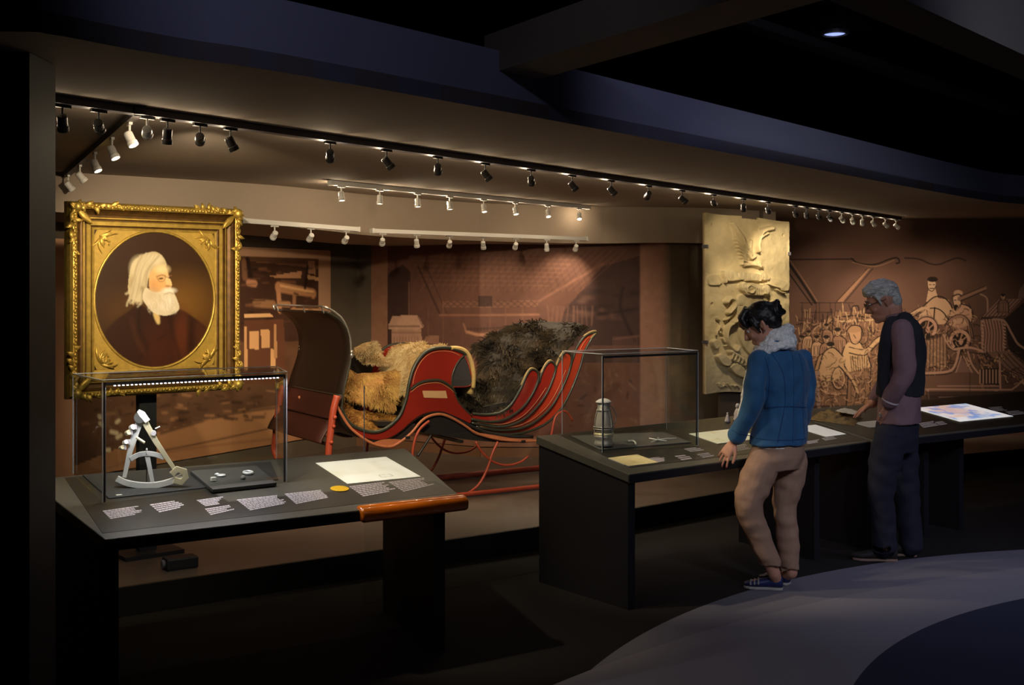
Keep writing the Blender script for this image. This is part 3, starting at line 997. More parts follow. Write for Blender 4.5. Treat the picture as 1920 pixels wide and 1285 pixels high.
def quad_down(mb, pts, th):
    pts = [Vector(p) for p in pts]
    return mb.hexa([p - Vector((0, 0, th)) for p in pts], pts)


def lerp(a, b, t): return a + (b - a) * t


def table(T, label, panels, panel=None, th=.045):
    base = Vector((T.FL.x, T.FL.y, 0))
    o = thing('display_table', base, label, 'table')
    quad_down(MB(), [T.FL, T.FR, T.BR, T.BL], th).build('table_top', 'topframe', o, bevel=.004)
    q = [T.p(x, y, .0012) for x, y in panel] if panel else [T.FL + T.u * .03 + T.v * .03, T.FR - T.u * .03 + T.v * .03, T.BR - T.u * .03 - T.v * .03, T.BL + T.u * .03 - T.v * .03]
    if not panel: q = [p + T.n * .0012 for p in q]
    if len(q) == 3: q = [q[0], T.FR - T.u * .012 + T.v * .035 + T.n * .0012, T.BR - T.u * .012 - T.v * .03 + T.n * .0012, q[1]]
    MB().hexa([p - T.n * .0018 for p in q], q).build('graphic_panel', 'blacktop', o)
    # dark front edge of the slab
    e0, e1 = T.FL - T.v * .0015, T.FR - T.v * .0015
    dz = Vector((0, 0, th + .002))
    MB().hexa([e0 - dz, e1 - dz, e1 - dz + T.v * .01, e0 - dz + T.v * .01], [e0 - Vector((0, 0, .006)), e1 - Vector((0, 0, .006)), e1 - Vector((0, 0, .006)) + T.v * .01, e0 - Vector((0, 0, .006)) + T.v * .01]).build('front_edge', 'black', o)
    for t, w_, r0, r1 in panels:      # position along the front, thickness, depth range
        a0, a1 = lerp(T.FL, T.FR, t), lerp(T.BL, T.BR, t)
        ua = T.u * w_
        q = [lerp(a0, a1, r0), lerp(a0, a1, r0) + ua, lerp(a0, a1, r1) + ua, lerp(a0, a1, r1)]
        MB().hexa([(p.x, p.y, 0) for p in q], [(p.x, p.y, p.z - th - .001) for p in q]).build('side_panel', 'black', o)
    a0, a1 = lerp(T.FL, T.BL, .5), lerp(T.FR, T.BR, .5)
    MB().bar(a0 - Vector((0, 0, .09)) + T.u * .06, a1 - Vector((0, 0, .09)) - T.u * .06, .03, .075).build('rail', 'black', o)
    return o


tA = table(TA, 'black sloped display table at left with octant case and orange wooden hand rest', [(.004, .05, .012, .985), (.925, .06, .10, .97)], [(192, 1000), (856, 924), (717, 847), (121, 896)])
tB = table(TB, 'black sloped display table at centre holding the lantern case under the woman\'s hand', [(.006, .05, .03, .985), (.80, .05, .15, .97)], [(1182, 877), (1044, 814), (1044, 815)])
tC = table(TC, 'black display table at far right with the glowing map where the man stands', [(.02, .05, .15, .97), (.22, .05, .2, .97), (.34, .05, .2, .97), (.95, .05, .05, .97)])

# orange hand rest on the front right corner of the left table
a, b = TA.p(668, 953), TA.p(866, 930)
a, b = a - TA.v * .01, b - TA.v * .01
prof = [(-.050, -.020), (-.046, -.038), (-.02, -.050), (.040, -.050), (.056, -.040), (.060, -.012), (.052, .004), (.03, .013), (-.02, .013), (-.042, .002)]
mb = MB()
R_ = [[p + TA.v * (-y * .8 - .012) + Vector((0, 0, z)) for y, z in prof] for p in (a, lerp(a, b, .02), lerp(a, b, .98), b)]
n = len(prof)
for i, row in enumerate(R_):
    c = sum(row, Vector()) / n
    if i in (0, 3): R_[i] = [c + (p - c) * .86 for p in row]
mb.add([p for row in R_ for p in row], [(i * n + k, i * n + (k + 1) % n, (i + 1) * n + (k + 1) % n, (i + 1) * n + k) for i in range(3) for k in range(n)] + [tuple(range(n)), tuple(3 * n + k for k in range(n))])
hr = mb.build('hand_rest', 'orangewood', tA, bevel=.006, smooth=True)
hr['label'] = 'varnished orange wooden hand rest'


# ---- captions: rows of small lettering printed on the table tops
def caption(T, parent, quad, rows, ragged=.25, m='text', seed=0, up=.0025, fillr=.62):
    """quad: four picture points (top-left, top-right, bottom-right, bottom-left)"""
    q = [T.p(x, y, up) for x, y in quad]
    g = random.Random(seed)
    mb = MB()
    for r in range(rows):
        v0 = (r + .12) / rows
        v1 = (r + .12 + fillr) / rows
        end = 1 - g.random() * ragged
        u = 0.0
        while u < end - .02:
            wl = g.uniform(.04, .12)
            u2 = min(end, u + wl)
            pp = [lerp(lerp(q[0], q[3], v), lerp(q[1], q[2], v), uu) for uu, v in ((u, v1), (u2, v1), (u2, v0), (u, v0))]
            mb.add(pp, [(0, 1, 2, 3)])
            u = u2 + .014
    o = mb.build('caption_text', m, parent)
    o['kind'] = 'stuff'
    return o


caption(TA, tA, [(192, 958), (262, 948), (278, 962), (208, 974)], 6, .4, seed=1)
caption(TA, tA, [(280, 946), (345, 936), (352, 950), (300, 962)], 5, .3, seed=2)
caption(TA, tA, [(368, 938), (424, 930), (433, 943), (386, 950)], 5, .5, seed=3)
caption(TA, tA, [(384, 954), (436, 946), (441, 956), (396, 967)], 4, .4, seed=4)
caption(TA, tA, [(443, 937), (525, 928), (540, 944), (470, 958)], 8, .12, seed=5)
caption(TA, tA, [(533, 926), (608, 918), (624, 932), (556, 946)], 8, .12, seed=6)
caption(TA, tA, [(654, 912), (726, 903), (746, 920), (682, 932)], 7, .25, seed=7)
caption(TA, tA, [(728, 904), (800, 895), (818, 908), (758, 923)], 7, .25, seed=8)
caption(TB, tB, [(1214, 860), (1240, 856), (1256, 864), (1230, 868)], 4, .4, seed=9)
caption(TB, tB, [(1264, 855), (1290, 852), (1306, 860), (1280, 864)], 3, .5, seed=10)
caption(TB, tB, [(1282, 842), (1308, 838), (1322, 845), (1296, 848)], 3, .4, seed=11)
caption(TB, tB, [(1306, 852), (1332, 848), (1344, 855), (1320, 859)], 3, .4, seed=12)
caption(TB, tB, [(1356, 838), (1400, 832), (1410, 842), (1372, 848)], 5, .2, seed=13)
caption(TB, tB, [(1512, 828), (1536, 824), (1540, 829), (1514, 834)], 3, .3, seed=14)
caption(TB, tB, [(1540, 822), (1572, 816), (1576, 822), (1548, 827)], 3, .3, seed=15)
caption(TC, tC, [(1722, 794), (1752, 789), (1764, 798), (1732, 803)], 4, .25, seed=16)
caption(TC, tC, [(1752, 792), (1770, 789), (1782, 795), (1764, 798)], 3, .3, seed=17)
caption(TC, tC, [(1852, 764), (1878, 762), (1894, 770), (1866, 772)], 4, .25, seed=18)
caption(TC, tC, [(1884, 772), (1916, 769), (1926, 776), (1898, 780)], 3, .25, seed=19)

# yellow disc sticker
c = TA.p(637, 917, .002)
R3 = Matrix((TA.u, TA.v, TA.n)).transposed()
MB().lathe([(.042, 0), (.042, .002), (.04, .003)], c, 28, R3).build('yellow_disc', 'yellow', tA)


# ---- printed sheets lying on the tops
def sheet(T, name, quad, base, draw, label, cat, emit=0.0, up=.004, th=.003, res=500, rough=.6):
    S = [T.st(x, y, up) for x, y in quad]
    u0, u1 = min(p[0] for p in S), max(p[0] for p in S)
    a = np.array([[*p] for p in S])
    # squared up on the table plane
    u0, u1 = (a[0, 0] + a[3, 0]) / 2, (a[1, 0] + a[2, 0]) / 2
    v0, v1 = (a[0, 1] + a[1, 1]) / 2, (a[2, 1] + a[3, 1]) / 2
    cv = Canvas(u0, v0, u1, v1, res, base)
    draw(cv, u0, u1, v0, v1)
    o = thing(name, T.uv((u0 + u1) / 2, -(v0 + v1) / 2, up - th), label, cat)
    q = [T.uv(u, -v, up - .0008) for u, v in ((u0, v1), (u1, v1), (u1, v0), (u0, v0))]
    MB().hexa([p - T.n * th for p in q], q).build('backing', 'card', o)
    fl, uu, vv, nn = [np.array(x) for x in (T.FL, T.u, T.v, T.n)]
    cv.build('print', print_mat(name + '_print', rough, emit), lambda X, Y: fl + X[..., None] * uu - Y[..., None] * vv + nn * up, o)
    return o


def draw_plan(cv, u0, u1, v0, v1):
    n = cv.noise(.06, .05, 3, 3)
    cv.mix((n - .45) * 1.2, (206, 206, 180))
    for k in range(90):
        x, y = random.uniform(u0 + .02, u1 - .03), random.uniform(v0 + .02, v1 - .03)
        cv.line([(x, y), (x + random.uniform(-.02, .03), y + random.uniform(-.01, .01))], .001, (150, 150, 130), .5, soft=.001)
    bx = u0 + (u1 - u0) * .52
    by = v1 - (v1 - v0) * .22
    cv.line([(bx, by), (bx + .06, by), (bx + .06, by + .035), (bx, by + .035), (bx, by)], .004, (70, 84, 70), .8, smooth=False, soft=.001)


def draw_letter(cv, u0, u1, v0, v1):
    n = cv.noise(.05, .04, 8, 3)
    cv.mix((n - .5) * 1.4, (190, 176, 120))
    for k in range(14):
        y = v0 + (v1 - v0) * (.12 + .055 * k)
        x1 = u0 + (u1 - u0) * random.uniform(.6, .92)
        cv.line([(u0 + .02, y), ((u0 + x1) / 2, y + .002), (x1, y)], .0012, (120, 100, 60), .5, soft=.001)


def draw_rows(cv, u0, u1, v0, v1):
    for k in range(16):
        y = v0 + (v1 - v0) * (.1 + .053 * k)
        cv.line([(u0 + .015, y), (u0 + (u1 - u0) * random.uniform(.75, .95), y)], .003, (150, 146, 140), .7, soft=.001)


def draw_map(cv, u0, u1, v0, v1):
    W, H = u1 - u0, v1 - v0
    n = cv.noise(W / 4, H / 3, 21, 4)
    cv.mix(np.clip((n - .52) * 4, 0, .6), (110, 168, 232))
    n2 = cv.noise(W / 3, H / 3, 33, 4)
    cv.blob(u0 + W * .42, v0 + H * .35, W * .3, H * .33, (236, 190, 176), .8, .7)
    cv.mix(np.clip((n2 - .55) * 7, 0, .7) * (cv.Y < v0 + H * .75), (240, 196, 170))
    cv.mix(np.clip((cv.noise(W / 6, H / 5, 44, 3) - .58) * 6, 0, .6), (70, 140, 226))
    cv.mix((cv.Y > v1 - H * .07) * 1.0, (240, 240, 240))
    cv.mix((cv.X < u0 + W * .04) * 1.0, (244, 244, 240))


sheet(TA, 'plan_print', [(594, 868), (722, 857), (790, 893), (650, 908)], (240, 242, 228), draw_plan, 'pale backlit plan print set in the left display table', 'print', .45)
sheet(TB, 'letter_page', [(1300, 812), (1388, 803), (1420, 822), (1338, 834)], (240, 236, 206), draw_letter, 'cream handwritten page lying beside the lantern case left of the woman', 'paper', .25)  # paper with an added glow, its brightness comes from the print itself
sheet(TB, 'drawing_card', [(1146, 858), (1196, 852), (1230, 866), (1176, 876)], (226, 214, 160), draw_letter, 'small cream drawing card at the front of the lantern case', 'card', .0)
sheet(TB, 'text_page', [(1506, 800), (1536, 795), (1574, 814), (1538, 822)], (236, 236, 234), draw_rows, 'white text page on the table just right of the woman\'s jacket', 'paper', .35)  # added emission brightens this page, it is no lamp
sheet(TC, 'map_screen', [(1722, 768), (1804, 754), (1894, 780), (1802, 792)], (244, 240, 238), draw_map, 'glowing map screen of pink land and blue water right of the man', 'screen', .75)
sheet(TC, 'note_sheet', [(1610, 792), (1650, 788), (1665, 798), (1622, 803)], (210, 208, 200), draw_rows, 'small white note sheet on the table under the man\'s reaching hand', 'paper', .05)  # faint emission added to lift the paper

# ================================================================== ACRYLIC CASES
def case(T, quad, top, label, led=None, tray_h=.0):
    q = [T.p(x, y, .002) for x, y in quad]           # FL, FR, BR, BL
    base = sum(q, Vector()) / 4
    o = thing('acrylic_case', base, label, 'display case')
    t = [Vector((p.x, p.y, top)) for p in q]
    th = .008
    names = [(0, 1), (1, 2), (2, 3), (3, 0)]
    for i, j in names:
        d = (t[j] - t[i]).normalized()
        nn = d.cross(Vector((0, 0, 1))) * -th
        pane = MB().hexa([q[i], q[j], q[j] + nn, q[i] + nn], [t[i], t[j], t[j] + nn, t[i] + nn]).build('pane', 'glass', o)
    MB().hexa([p + Vector((0, 0, .0005)) for p in t], [p + Vector((0, 0, th)) for p in t]).build('lid_pane', 'glass', o)
    # polished edges of the sheets
    ed = MB()
    for i in range(4):
        ed.tube([q[i], t[i]], .0026, 6)
        ed.tube([t[i] + Vector((0, 0, th)), t[(i + 1) % 4] + Vector((0, 0, th))], .0026, 6)
    ed.build('polished_edge', 'edge', o)
    return o, q, t


cA, qA, tpA = case(TA, [(192, 944), (538, 905), (519, 861), (137, 889)], 1.262, 'clear acrylic case over the octant on the left table')
cB, qB, tpB = case(TB, [(1129, 849), (1309, 836), (1250, 806), (1054, 815)], 1.285, 'clear acrylic case over the lantern on the centre table')


def inset(a, b, c, d, k):
    m_ = (a + b + c + d) / 4
    return [m_ + (p - m_) * k for p in (a, b, c, d)]


# black corner gaskets and the LED bar of the left case; black frame of the right case
for o, q, t in ((cA, qA, tpA), (cB, qB, tpB)):
    qi, ti = inset(*q, .975), inset(*t, .975)
    for i in (0, 1):
        MB().bar(qi[i] + Vector((0, 0, .003)), ti[i] - Vector((0, 0, .006)), .007, .007, up=(0, 1, 0)).build('corner_gasket', 'black', o)
    MB().bar(ti[0] - Vector((0, 0, .008)), ti[1] - Vector((0, 0, .008)), .018, .012).build('light_bar', 'black', o)
a, b = [p - Vector((0, 0, .017)) for p in inset(*tpA, .975)[:2]]
a, b = lerp(a, b, .04), lerp(a, b, .97)
mb = MB()
for k in range(42):
    mb.box(lerp(a, b, (k + .5) / 42), (.0070, .009, .004), TA.rz)
led = mb.build('led_row', 'led', cA)
led['kind'] = 'stuff'
ld = bpy.data.lights.new('case_led_lamp', 'AREA')
ld.shape = 'RECTANGLE'; ld.size = (b - a).length; ld.size_y = .012; ld.energy = 6.0; ld.color = (.93, .92, 1)
lo = bpy.data.objects.new('case_led_lamp', ld); COL.objects.link(lo)
lo.location = (a + b) / 2 - Vector((0, 0, .004)); lo.rotation_euler = (0, 0, TA.rz)

# trays inside
def plate(T, name, quad, up0, up1, m, parent):
    q = [T.p(x, y, up1) for x, y in quad]
    return MB().hexa([p - T.n * (up1 - up0) for p in q], q).build(name, m, parent, bevel=.002)
trA = thing('case_tray', TA.p(330, 905, .002), 'black tray inside the left acrylic case under the octant', 'tray')
plate(TA, 'tray_floor', [(204, 934), (522, 899), (508, 866), (154, 890)], .001, .006, 'tray', trA)
pl = plate(TA, 'raised_plate', [(399, 918), (519, 905), (480, 873), (357, 883)], .006, .022, mat('tray_plate', (.055, .054, .048, 1), .6), trA)
trB = thing('case_tray', TB.p(1170, 830, .002), 'grey tray inside the right acrylic case under the lantern', 'tray')
plate(TB, 'tray_floor', [(1126, 843), (1296, 829), (1244, 810), (1072, 817)], .001, .008, mat('tray_grey', (.10, .10, .095, 1), .5), trB)

# glass guard between the tables, on the platform edge
ga, gb = on_h(667, 905, .35), None
ga = Vector((TA.BR.x - .22, TA.BR.y + .05, .06)); gb = Vector((TB.BL.x + .02, TB.BL.y + .25, .06))
gr = thing('glass_guard', (ga + gb) / 2, 'clear low glass guard in front of the sleigh between the two tables', 'glass guard')
dv = (gb - ga).normalized(); nn = Vector((dv.y, -dv.x, 0)) * .008
H_ = Vector((0, 0, 1.14))
ga.z = gb.z = 0.0
MB().hexa([ga, gb, gb + nn, ga + nn], [ga + H_, gb + H_, gb + nn + H_, ga + nn + H_]).build('pane', 'glass', gr)
for g_ in (ga,):
    MB().tube([g_ + Vector((0, 0, .80)), g_ + H_], .003, 6).build('polished_edge', 'edge', gr)

# ================================================================== SPOTLIGHT TRACKS
ORD = ['first', 'second', 'third', 'fourth', 'fifth', 'sixth', 'seventh', 'eighth', 'ninth', 'tenth', 'eleventh', 'twelfth', 'thirteenth', 'fourteenth',
       'fifteenth', 'sixteenth', 'seventeenth', 'eighteenth', 'nineteenth', 'twentieth', 'twenty-first', 'twenty-second', 'twenty-third', 'twenty-fourth',
       'twenty-fifth', 'twenty-sixth', 'twenty-seventh', 'twenty-eighth', 'twenty-ninth', 'thirtieth']


def head_meshes(m):
    """spotlight pointing along -Z from the yoke at the origin"""
    out = {}
    mb = MB().box((0, 0, -.008), (.10, .022, .016)); out['adapter'] = mb
    out['stem'] = MB().tube([(0, 0, -.014), (0, 0, -.075)], .007, 8)
    return out


def build_head(name, mbody, lens):
    """parts with the swivel body as its own child so each copy can aim"""
    r = bpy.data.objects.new(name, None)
    r.empty_display_size = .04
    COL.objects.link(r)
    MB().box((0, 0, -.008), (.10, .022, .016)).build('adapter', mbody, r, local=True)
    MB().tube([(0, 0, -.014), (0, 0, -.07)], .007, 8).build('stem', mbody, r, local=True)
    bd = MB().lathe([(.008, .034), (.024, .032), (.028, .024), (.028, -.03), (.033, -.036), (.033, -.062), (.029, -.062), (.027, -.054)], (0, 0, 0), 18).build('lamp_body', mbody, r, local=True)
    bd.location = (0, 0, -.088)
    ln = MB().lathe([(.0265, -.058), (.0265, -.0565), (.001, -.055)], (0, 0, 0), 16).build('lens', lens, bd, local=True)
    return r


def copy_tree(o, parent=None):
    c = o.copy()
    COL.objects.link(c)
    if parent is not None: c.parent = parent
    for ch in list(o.children):
        copy_tree(ch, c)
    return c


PROTO = {}
HS = 0.66


def head(kind, loc, aim, rz, label, group, power, angle, col=WARM, blend=.7, soffit_glow=0, glow_dir=None):
    mb_, ln = {'dark': ('dark_metal', 'lens'), 'white': ('white', 'lens'), 'grey': ('grey_metal', 'lens')}[kind]
    if kind not in PROTO:
        PROTO[kind] = build_head('track_spotlight', mb_, ln)
        o = PROTO[kind]
    else:
        o = copy_tree(PROTO[kind])
    o.location = loc
    o.rotation_euler = (0, 0, rz)
    o.scale = (HS, HS, HS)
    tag(o, label, 'spotlight', group)
    bd = [c for c in o.children if c.name.startswith('lamp_body')][0]
    bw = Vector(loc) + Vector((0, 0, -.088 * HS))
    q = (Vector(aim) - bw).to_track_quat('-Z', 'Y')
    bd.rotation_euler = (Matrix.Rotation(-rz, 3, 'Z') @ q.to_matrix()).to_euler()
    d = (Vector(aim) - bw).normalized()
    if power > 0:
        spot('track_lamp', bw + d * .066 * HS, aim, power, angle, col, blend, .022)
        if soffit_glow:      # added point lamp beside the head, brightens the soffit like spill
            ld = bpy.data.lights.new('soffit_glow_lamp', 'POINT')
            ld.energy = soffit_glow * .6
            ld.color = col
            ld.shadow_soft_size = .012
            lo = bpy.data.objects.new('soffit_glow_lamp', ld)
            COL.objects.link(lo)
            side = Vector((-d.x, -d.y, 0)).normalized() if glow_dir is None else Vector(glow_dir)
            lo.location = Vector(loc) + side * .045 - Vector((0, 0, .05))
    return o


def track(name, a, b, m, label, wd=.036, ht=.03):
    a, b = Vector(a), Vector(b)
    o = thing(name, (a + b) / 2, label, 'light track')
    MB().bar(a, b, wd, ht).build('rail', m, o)
    d = (b - a).normalized()
    e = MB()
    e.bar(a - d * .02, a, wd + .006, ht + .006); e.build('end_cap', m, o)
    MB().bar(b, b + d * .02, wd + .006, ht + .006).build('end_cap', m, o)
    return a, b, math.atan2(d.y, d.x)


TZ = CEIL - .016
# long front track
fa, fb = on_h(85, 184, TZ), on_h(1684, 410, TZ)
fa, fb, frz = track('light_track', fa, fb, 'grey_metal', 'long grey light track running across the whole soffit from left to right', .05)
FN = Vector((fb - fa).normalized())


def on_track(px, a, b):
    rx = (px - CXP) / F
    d = b - a
    u = (rx * a.y - a.x) / (d.x - rx * d.y)
    return a + d * u


fx = [117, 185, 276, 314, 375, 432, 619, 725, 821, 910, 996, 1073, 1146, 1216, 1279, 1338, 1394, 1440, 1491, 1512, 1535, 1555, 1578, 1598, 1617, 1637, 1660, 1680]
tA_c = (TA.FL + TA.FR + TA.BL + TA.BR) / 4
AIM = {0: ((-1.95, 5.4, .8), 45, 50), 1: ((-2.0, 6.6, 1.35), 56, 46), 2: ((-2.0, 6.6, 1.75), 66, 40), 3: ((-1.6, 5.1, .76), 45, 48), 4: ((-2.4, 9.2, 1.0), 260, 60), 5: ((-.5, 5.45, .74), 75, 42),
       6: ((-1.2, 8.0, .75), 150, 50), 7: ((.5, 6.4, .85), 80, 44), 8: ((-.5, 8.8, .8), 150, 48), 9: ((.95, 6.7, .8), 70, 46), 10: ((.35, 9.3, .9), 150, 48), 11: ((1.5, 7.3, .78), 34, 46), 12: ((1.9, 7.6, .78), 34, 45),
       13: ((.3, 10.4, .9), 110, 60), 14: ((2.9, 8.4, .8), 30, 50), 15: ((1.95, 10.0, 1.98), 50, 30), 16: ((2.0, 10.0, 1.35), 42, 50), 17: ((3.1, 12.0, .9), 60, 50), 18: ((3.45, 12.0, .95), 90, 40), 19: ((3.3, 12.0, 1.1), 60, 50),
       20: ((3.7, 12, 1.2), 60, 60), 21: ((4.3, 12, 1.1), 70, 50), 22: ((4.4, 12, 1.1), 30, 60), 23: ((3.9, 12.0, 1.2), 30, 50), 24: ((3.7, 12, 1.1), 34, 60), 25: ((4.6, 12, 1.0), 20, 60), 26: ((5.2, 12, 1.0), 8, 60), 27: ((5.5, 12, 1.0), 6, 60)}
PW = 1.0
for i, px in enumerate(fx):
    p = on_track(px, fa, fb)
    aim, pw, an = AIM[i]
    p = p - Vector((0, 0, .016))
    kind = 'white' if (i == 2 or i > 21) else ('dark' if i < 17 else 'grey')
    head(kind, p, aim, frz, '%s spotlight, %s from the left on the long front track' % ({'white': 'white', 'dark': 'dark', 'grey': 'grey'}[kind], ORD[i]), 'spotlights on the front track', pw * PW, an, soffit_glow=[.8, .8, 1.2, 1.4, 1.6, 1.4, 2.6, 1.6, 2.0, 2.2, 1.8, 2.4, 2.2, 2.0, 1.8, 2.6, 1.8, 2.0][i] if i < 18 else .6, glow_dir=(-FN.y, FN.x, 0))

# side track running back at the far left
sa, sb = on_h(262, 207, TZ), on_h(96, 352, TZ)
sd = sb - sa
sa, sb, srz = track('light_track', sa, sb, 'dark_metal', 'dark side track receding at far left above the portrait')
for i, (px, py) in enumerate([(243, 262), (207, 275), (172, 292), (142, 313), (121, 325), (104, 345), (92, 360)]):
    p = on_track([243, 210, 178, 150, 128, 111, 99][i], sa, sb) - Vector((0, 0, .015))
    head('white', p, (p.x + .55, p.y - .15, 1.2) if i < 3 else (p.x + .9, p.y + .6, 1.0), srz, 'white spotlight, %s from the front on the side track at far left' % ORD[i], 'spotlights on the side track', [14, 10, 8, 14, 12, 8, 6][i] * PW, 60)

# rear ceiling track over the sleigh
ra, rb = on_h(622, 343, TZ), on_h(1102, 389, TZ)
ra, rb, rrz = track('light_track', ra, rb, 'white', 'white light track on the soffit above the sleigh')
RA = [(-.95, 7.6, .5), (-.9, 8.0, .8), (-.6, 8.3, .8), (-.3, 8.6, .9), (0.0, 8.6, .9), (.3, 8.9, .9), (.5, 9.1, 1.1), (.6, 9.3, 1.1)]
for i, px in enumerate([640, 712, 783, 843, 907, 966, 1027, 1086]):
    p = on_track(px, ra, rb) - Vector((0, 0, .015))
    head('white', p, RA[i], rrz, 'white spotlight, %s from the left on the soffit track above the sleigh' % ORD[i], 'spotlights above the sleigh', [14, 16, 18, 18, 18, 20, 20, 16][i] * 2 * PW, 70, soffit_glow=[2.6, 3.2, 2.4, 2.6, 2.2, 2.2, 1.6, 1.4][i] * 1.5)

# two low tracks along the bulkhead
LZ = 2.075
for (x0, y0), (x1, y1), xs, lab, nm in (((455, 414), (668, 430), [515, 583, 649], 'short white light track on the bulkhead right of the portrait', 'short bulkhead track'),
                                   ((700, 433), (1098, 448), [717, 781, 843, 906, 967, 1025, 1080], 'long white light track on the bulkhead behind the sleigh', 'long bulkhead track')):
    a, b = on_h(x0, y0, LZ), on_h(x1, y1, LZ)
    a, b, brz = track('light_track', a, b, 'white', lab)
    for i, px in enumerate(xs):
        p = on_track(px, a, b) - Vector((0, 0, .015))
        aim = (p.x - (.9 if len(xs) == 3 else .3), p.y + 1.5, .9) if i % 2 == 0 or len(xs) == 3 else (p.x + .1, p.y + .9, .4)
        head('white', p, aim, brz, 'white spotlight, %s from the left on the %s' % (ORD[i], nm), 'spotlights on the ' + nm, (70 if len(xs) == 3 else 26) * PW, 75)
# ================================================================== PORTRAIT IN GILT FRAME
M['gold'] = mat('gilt', srgb(178, 148, 68), 0.44, 0.65, noise=.22, scale=30, bump=.15)
M['golddark'] = mat('gilt_shadowed_groove', srgb(84, 58, 22), 0.5, 0.5, noise=.3, scale=30)  # darker gilt, the shade of the recesses put into its colour
M['goldmatt'] = mat('matt_gilt_spandrel', srgb(164, 134, 54), 0.6, 0.3, noise=.15, scale=50)
PC = Vector((-2.0, 6.6, 0))
pdir = Vector((.765, .644, 0)).normalized()
pn_ = Vector((pdir.y, -pdir.x, 0))             # towards the viewer
PW_, PB, PT = 1.0, 1.055, 2.118
PZC, PHH, PHW = (PB + PT) / 2, (PT - PB) / 2, PW_ / 2


def pf(u, v, dp):
    """u across, v up from the centre, dp towards the viewer"""
    return PC + pdir * u + Vector((0, 0, PZC + v)) + pn_ * dp


fr = thing('portrait_frame', (PC.x, PC.y, PLAT), 'ornate gilt frame with oval portrait of a white-bearded man on a dark post', 'framed portrait')
# moulding rings: (inset from outer edge, projection)
prof = [(0, -.04), (0, .0), (.006, .035), (.018, .052), (.034, .054), (.046, .046), (.052, .026), (.064, .014), (.082, .006), (.092, .008), (.097, .018), (.104, .018),
        (.110, .008), (.116, .008), (.121, .014), (.145, .012), (.150, .002), (.156, .0), (.160, .004), (.172, .002), (.176, -.006)]
rows = []
for ins, dp in prof:
    ins = ins * .86
    rows.append([pf(sx * (PHW - ins), sy * (PHH - ins), dp) for sx, sy in ((-1, -1), (1, -1), (1, 1), (-1, 1))])
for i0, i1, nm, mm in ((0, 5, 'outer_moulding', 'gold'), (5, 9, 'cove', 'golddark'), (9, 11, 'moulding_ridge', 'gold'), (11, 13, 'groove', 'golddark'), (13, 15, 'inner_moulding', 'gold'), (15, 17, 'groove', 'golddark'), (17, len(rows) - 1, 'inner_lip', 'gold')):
    mb = MB()
    for i in range(i0, i1):
        a, b = rows[i], rows[i + 1]
        for k in range(4):
            l = (k + 1) % 4
            mb.add([a[k], a[l], b[l], b[k]], [(0, 1, 2, 3)])
    mb.build(nm, mm, fr, recalc=False)
# four mitred rails of beading on the outer ridge
for k, (a, b) in enumerate((((-1, -1), (1, -1)), ((1, -1), (1, 1)), ((1, 1), (-1, 1)), ((-1, 1), (-1, -1)))):
    mb = MB()
    n = 52
    for i in range(3, n - 3):
        t = i / n
        u = (a[0] + (b[0] - a[0]) * t) * (PHW - .027)
        v = (a[1] + (b[1] - a[1]) * t) * (PHH - .027)
        j = .003 * math.sin(i * 2.1)
        mb.ell(pf(u + j * (k % 2), v + j * (1 - k % 2), .054), (.010, .008, .009 + .003 * (i % 2)), seg=6, rings=4)
    o = mb.build('beading', 'gold', fr, smooth=True)
    o['kind'] = 'stuff'


def leaf(mb, p, ang, L, W, dp0, dp1, curl=.0, seg=6):
    """pointed acanthus leaf in the frame plane"""
    row = []
    for i in range(seg + 1):
        t = i / seg
        w_ = W * math.sin(math.pi * min(1, t * .92 + .08)) ** .7 * (1 - .25 * t)
        a_ = ang + curl * t
        c = (p[0] + L * t * math.cos(a_), p[1] + L * t * math.sin(a_))
        nx, ny = -math.sin(a_), math.cos(a_)
        d = dp0 + (dp1 - dp0) * math.sin(math.pi * t * .9)
        row.append([pf(c[0] + nx * w_, c[1] + ny * w_, d - .012), pf(c[0] + nx * w_ * .5, c[1] + ny * w_ * .5, d + .004), pf(c[0], c[1], d - .003),
                    pf(c[0] - nx * w_ * .5, c[1] - ny * w_ * .5, d + .004), pf(c[0] - nx * w_, c[1] - ny * w_, d - .012)])
    mb.grid(row)


# carved corner acanthus clusters
for sx, sy in ((-1, -1), (1, -1), (1, 1), (-1, 1)):
    g = random.Random(int(5 + sx + 3 * sy))
    mb = MB()
    cx, cy = sx * (PHW - .02), sy * (PHH - .02)
    mb.ell(pf(cx - sx * .012, cy - sy * .012, .062), (.030, .022, .030), seg=10, rings=8)
    for k in range(5):      # fan of leaves at the corner
        a = math.atan2(sy, sx) + math.radians(-80 + 40 * k)
        leaf(mb, (cx - sx * .02, cy - sy * .02), a, .05, .016, .058, .075, g.uniform(-.5, .5))
    for k in range(7):      # leaves creeping along both rails
        L_ = .03 + .035 * k
        for (ax, ay) in ((-sx, 0), (0, -sy)):
            a = math.atan2(ay, ax) + g.uniform(-.5, .5)
            leaf(mb, (cx + ax * L_ + g.uniform(-.008, .008), cy + ay * L_ + g.uniform(-.008, .008)), a, .055 - .002 * k, .015, .052, .070 - .002 * k, g.uniform(-.9, .9))
    for k in range(5):
        t = g.uniform(.03, .22)
        ax, ay = random.choice(((-sx, 0), (0, -sy)))
        mb.ell(pf(cx + ax * t, cy + ay * t, .060), (.011, .010, .012), seg=7, rings=5)
    leaf(mb, (cx - sx * .03, cy - sy * .03), math.atan2(-sy, -sx), .10, .022, .05, .055)
    o = mb.build('corner_ornament', 'gold', fr, smooth=True)
    o['kind'] = 'stuff'
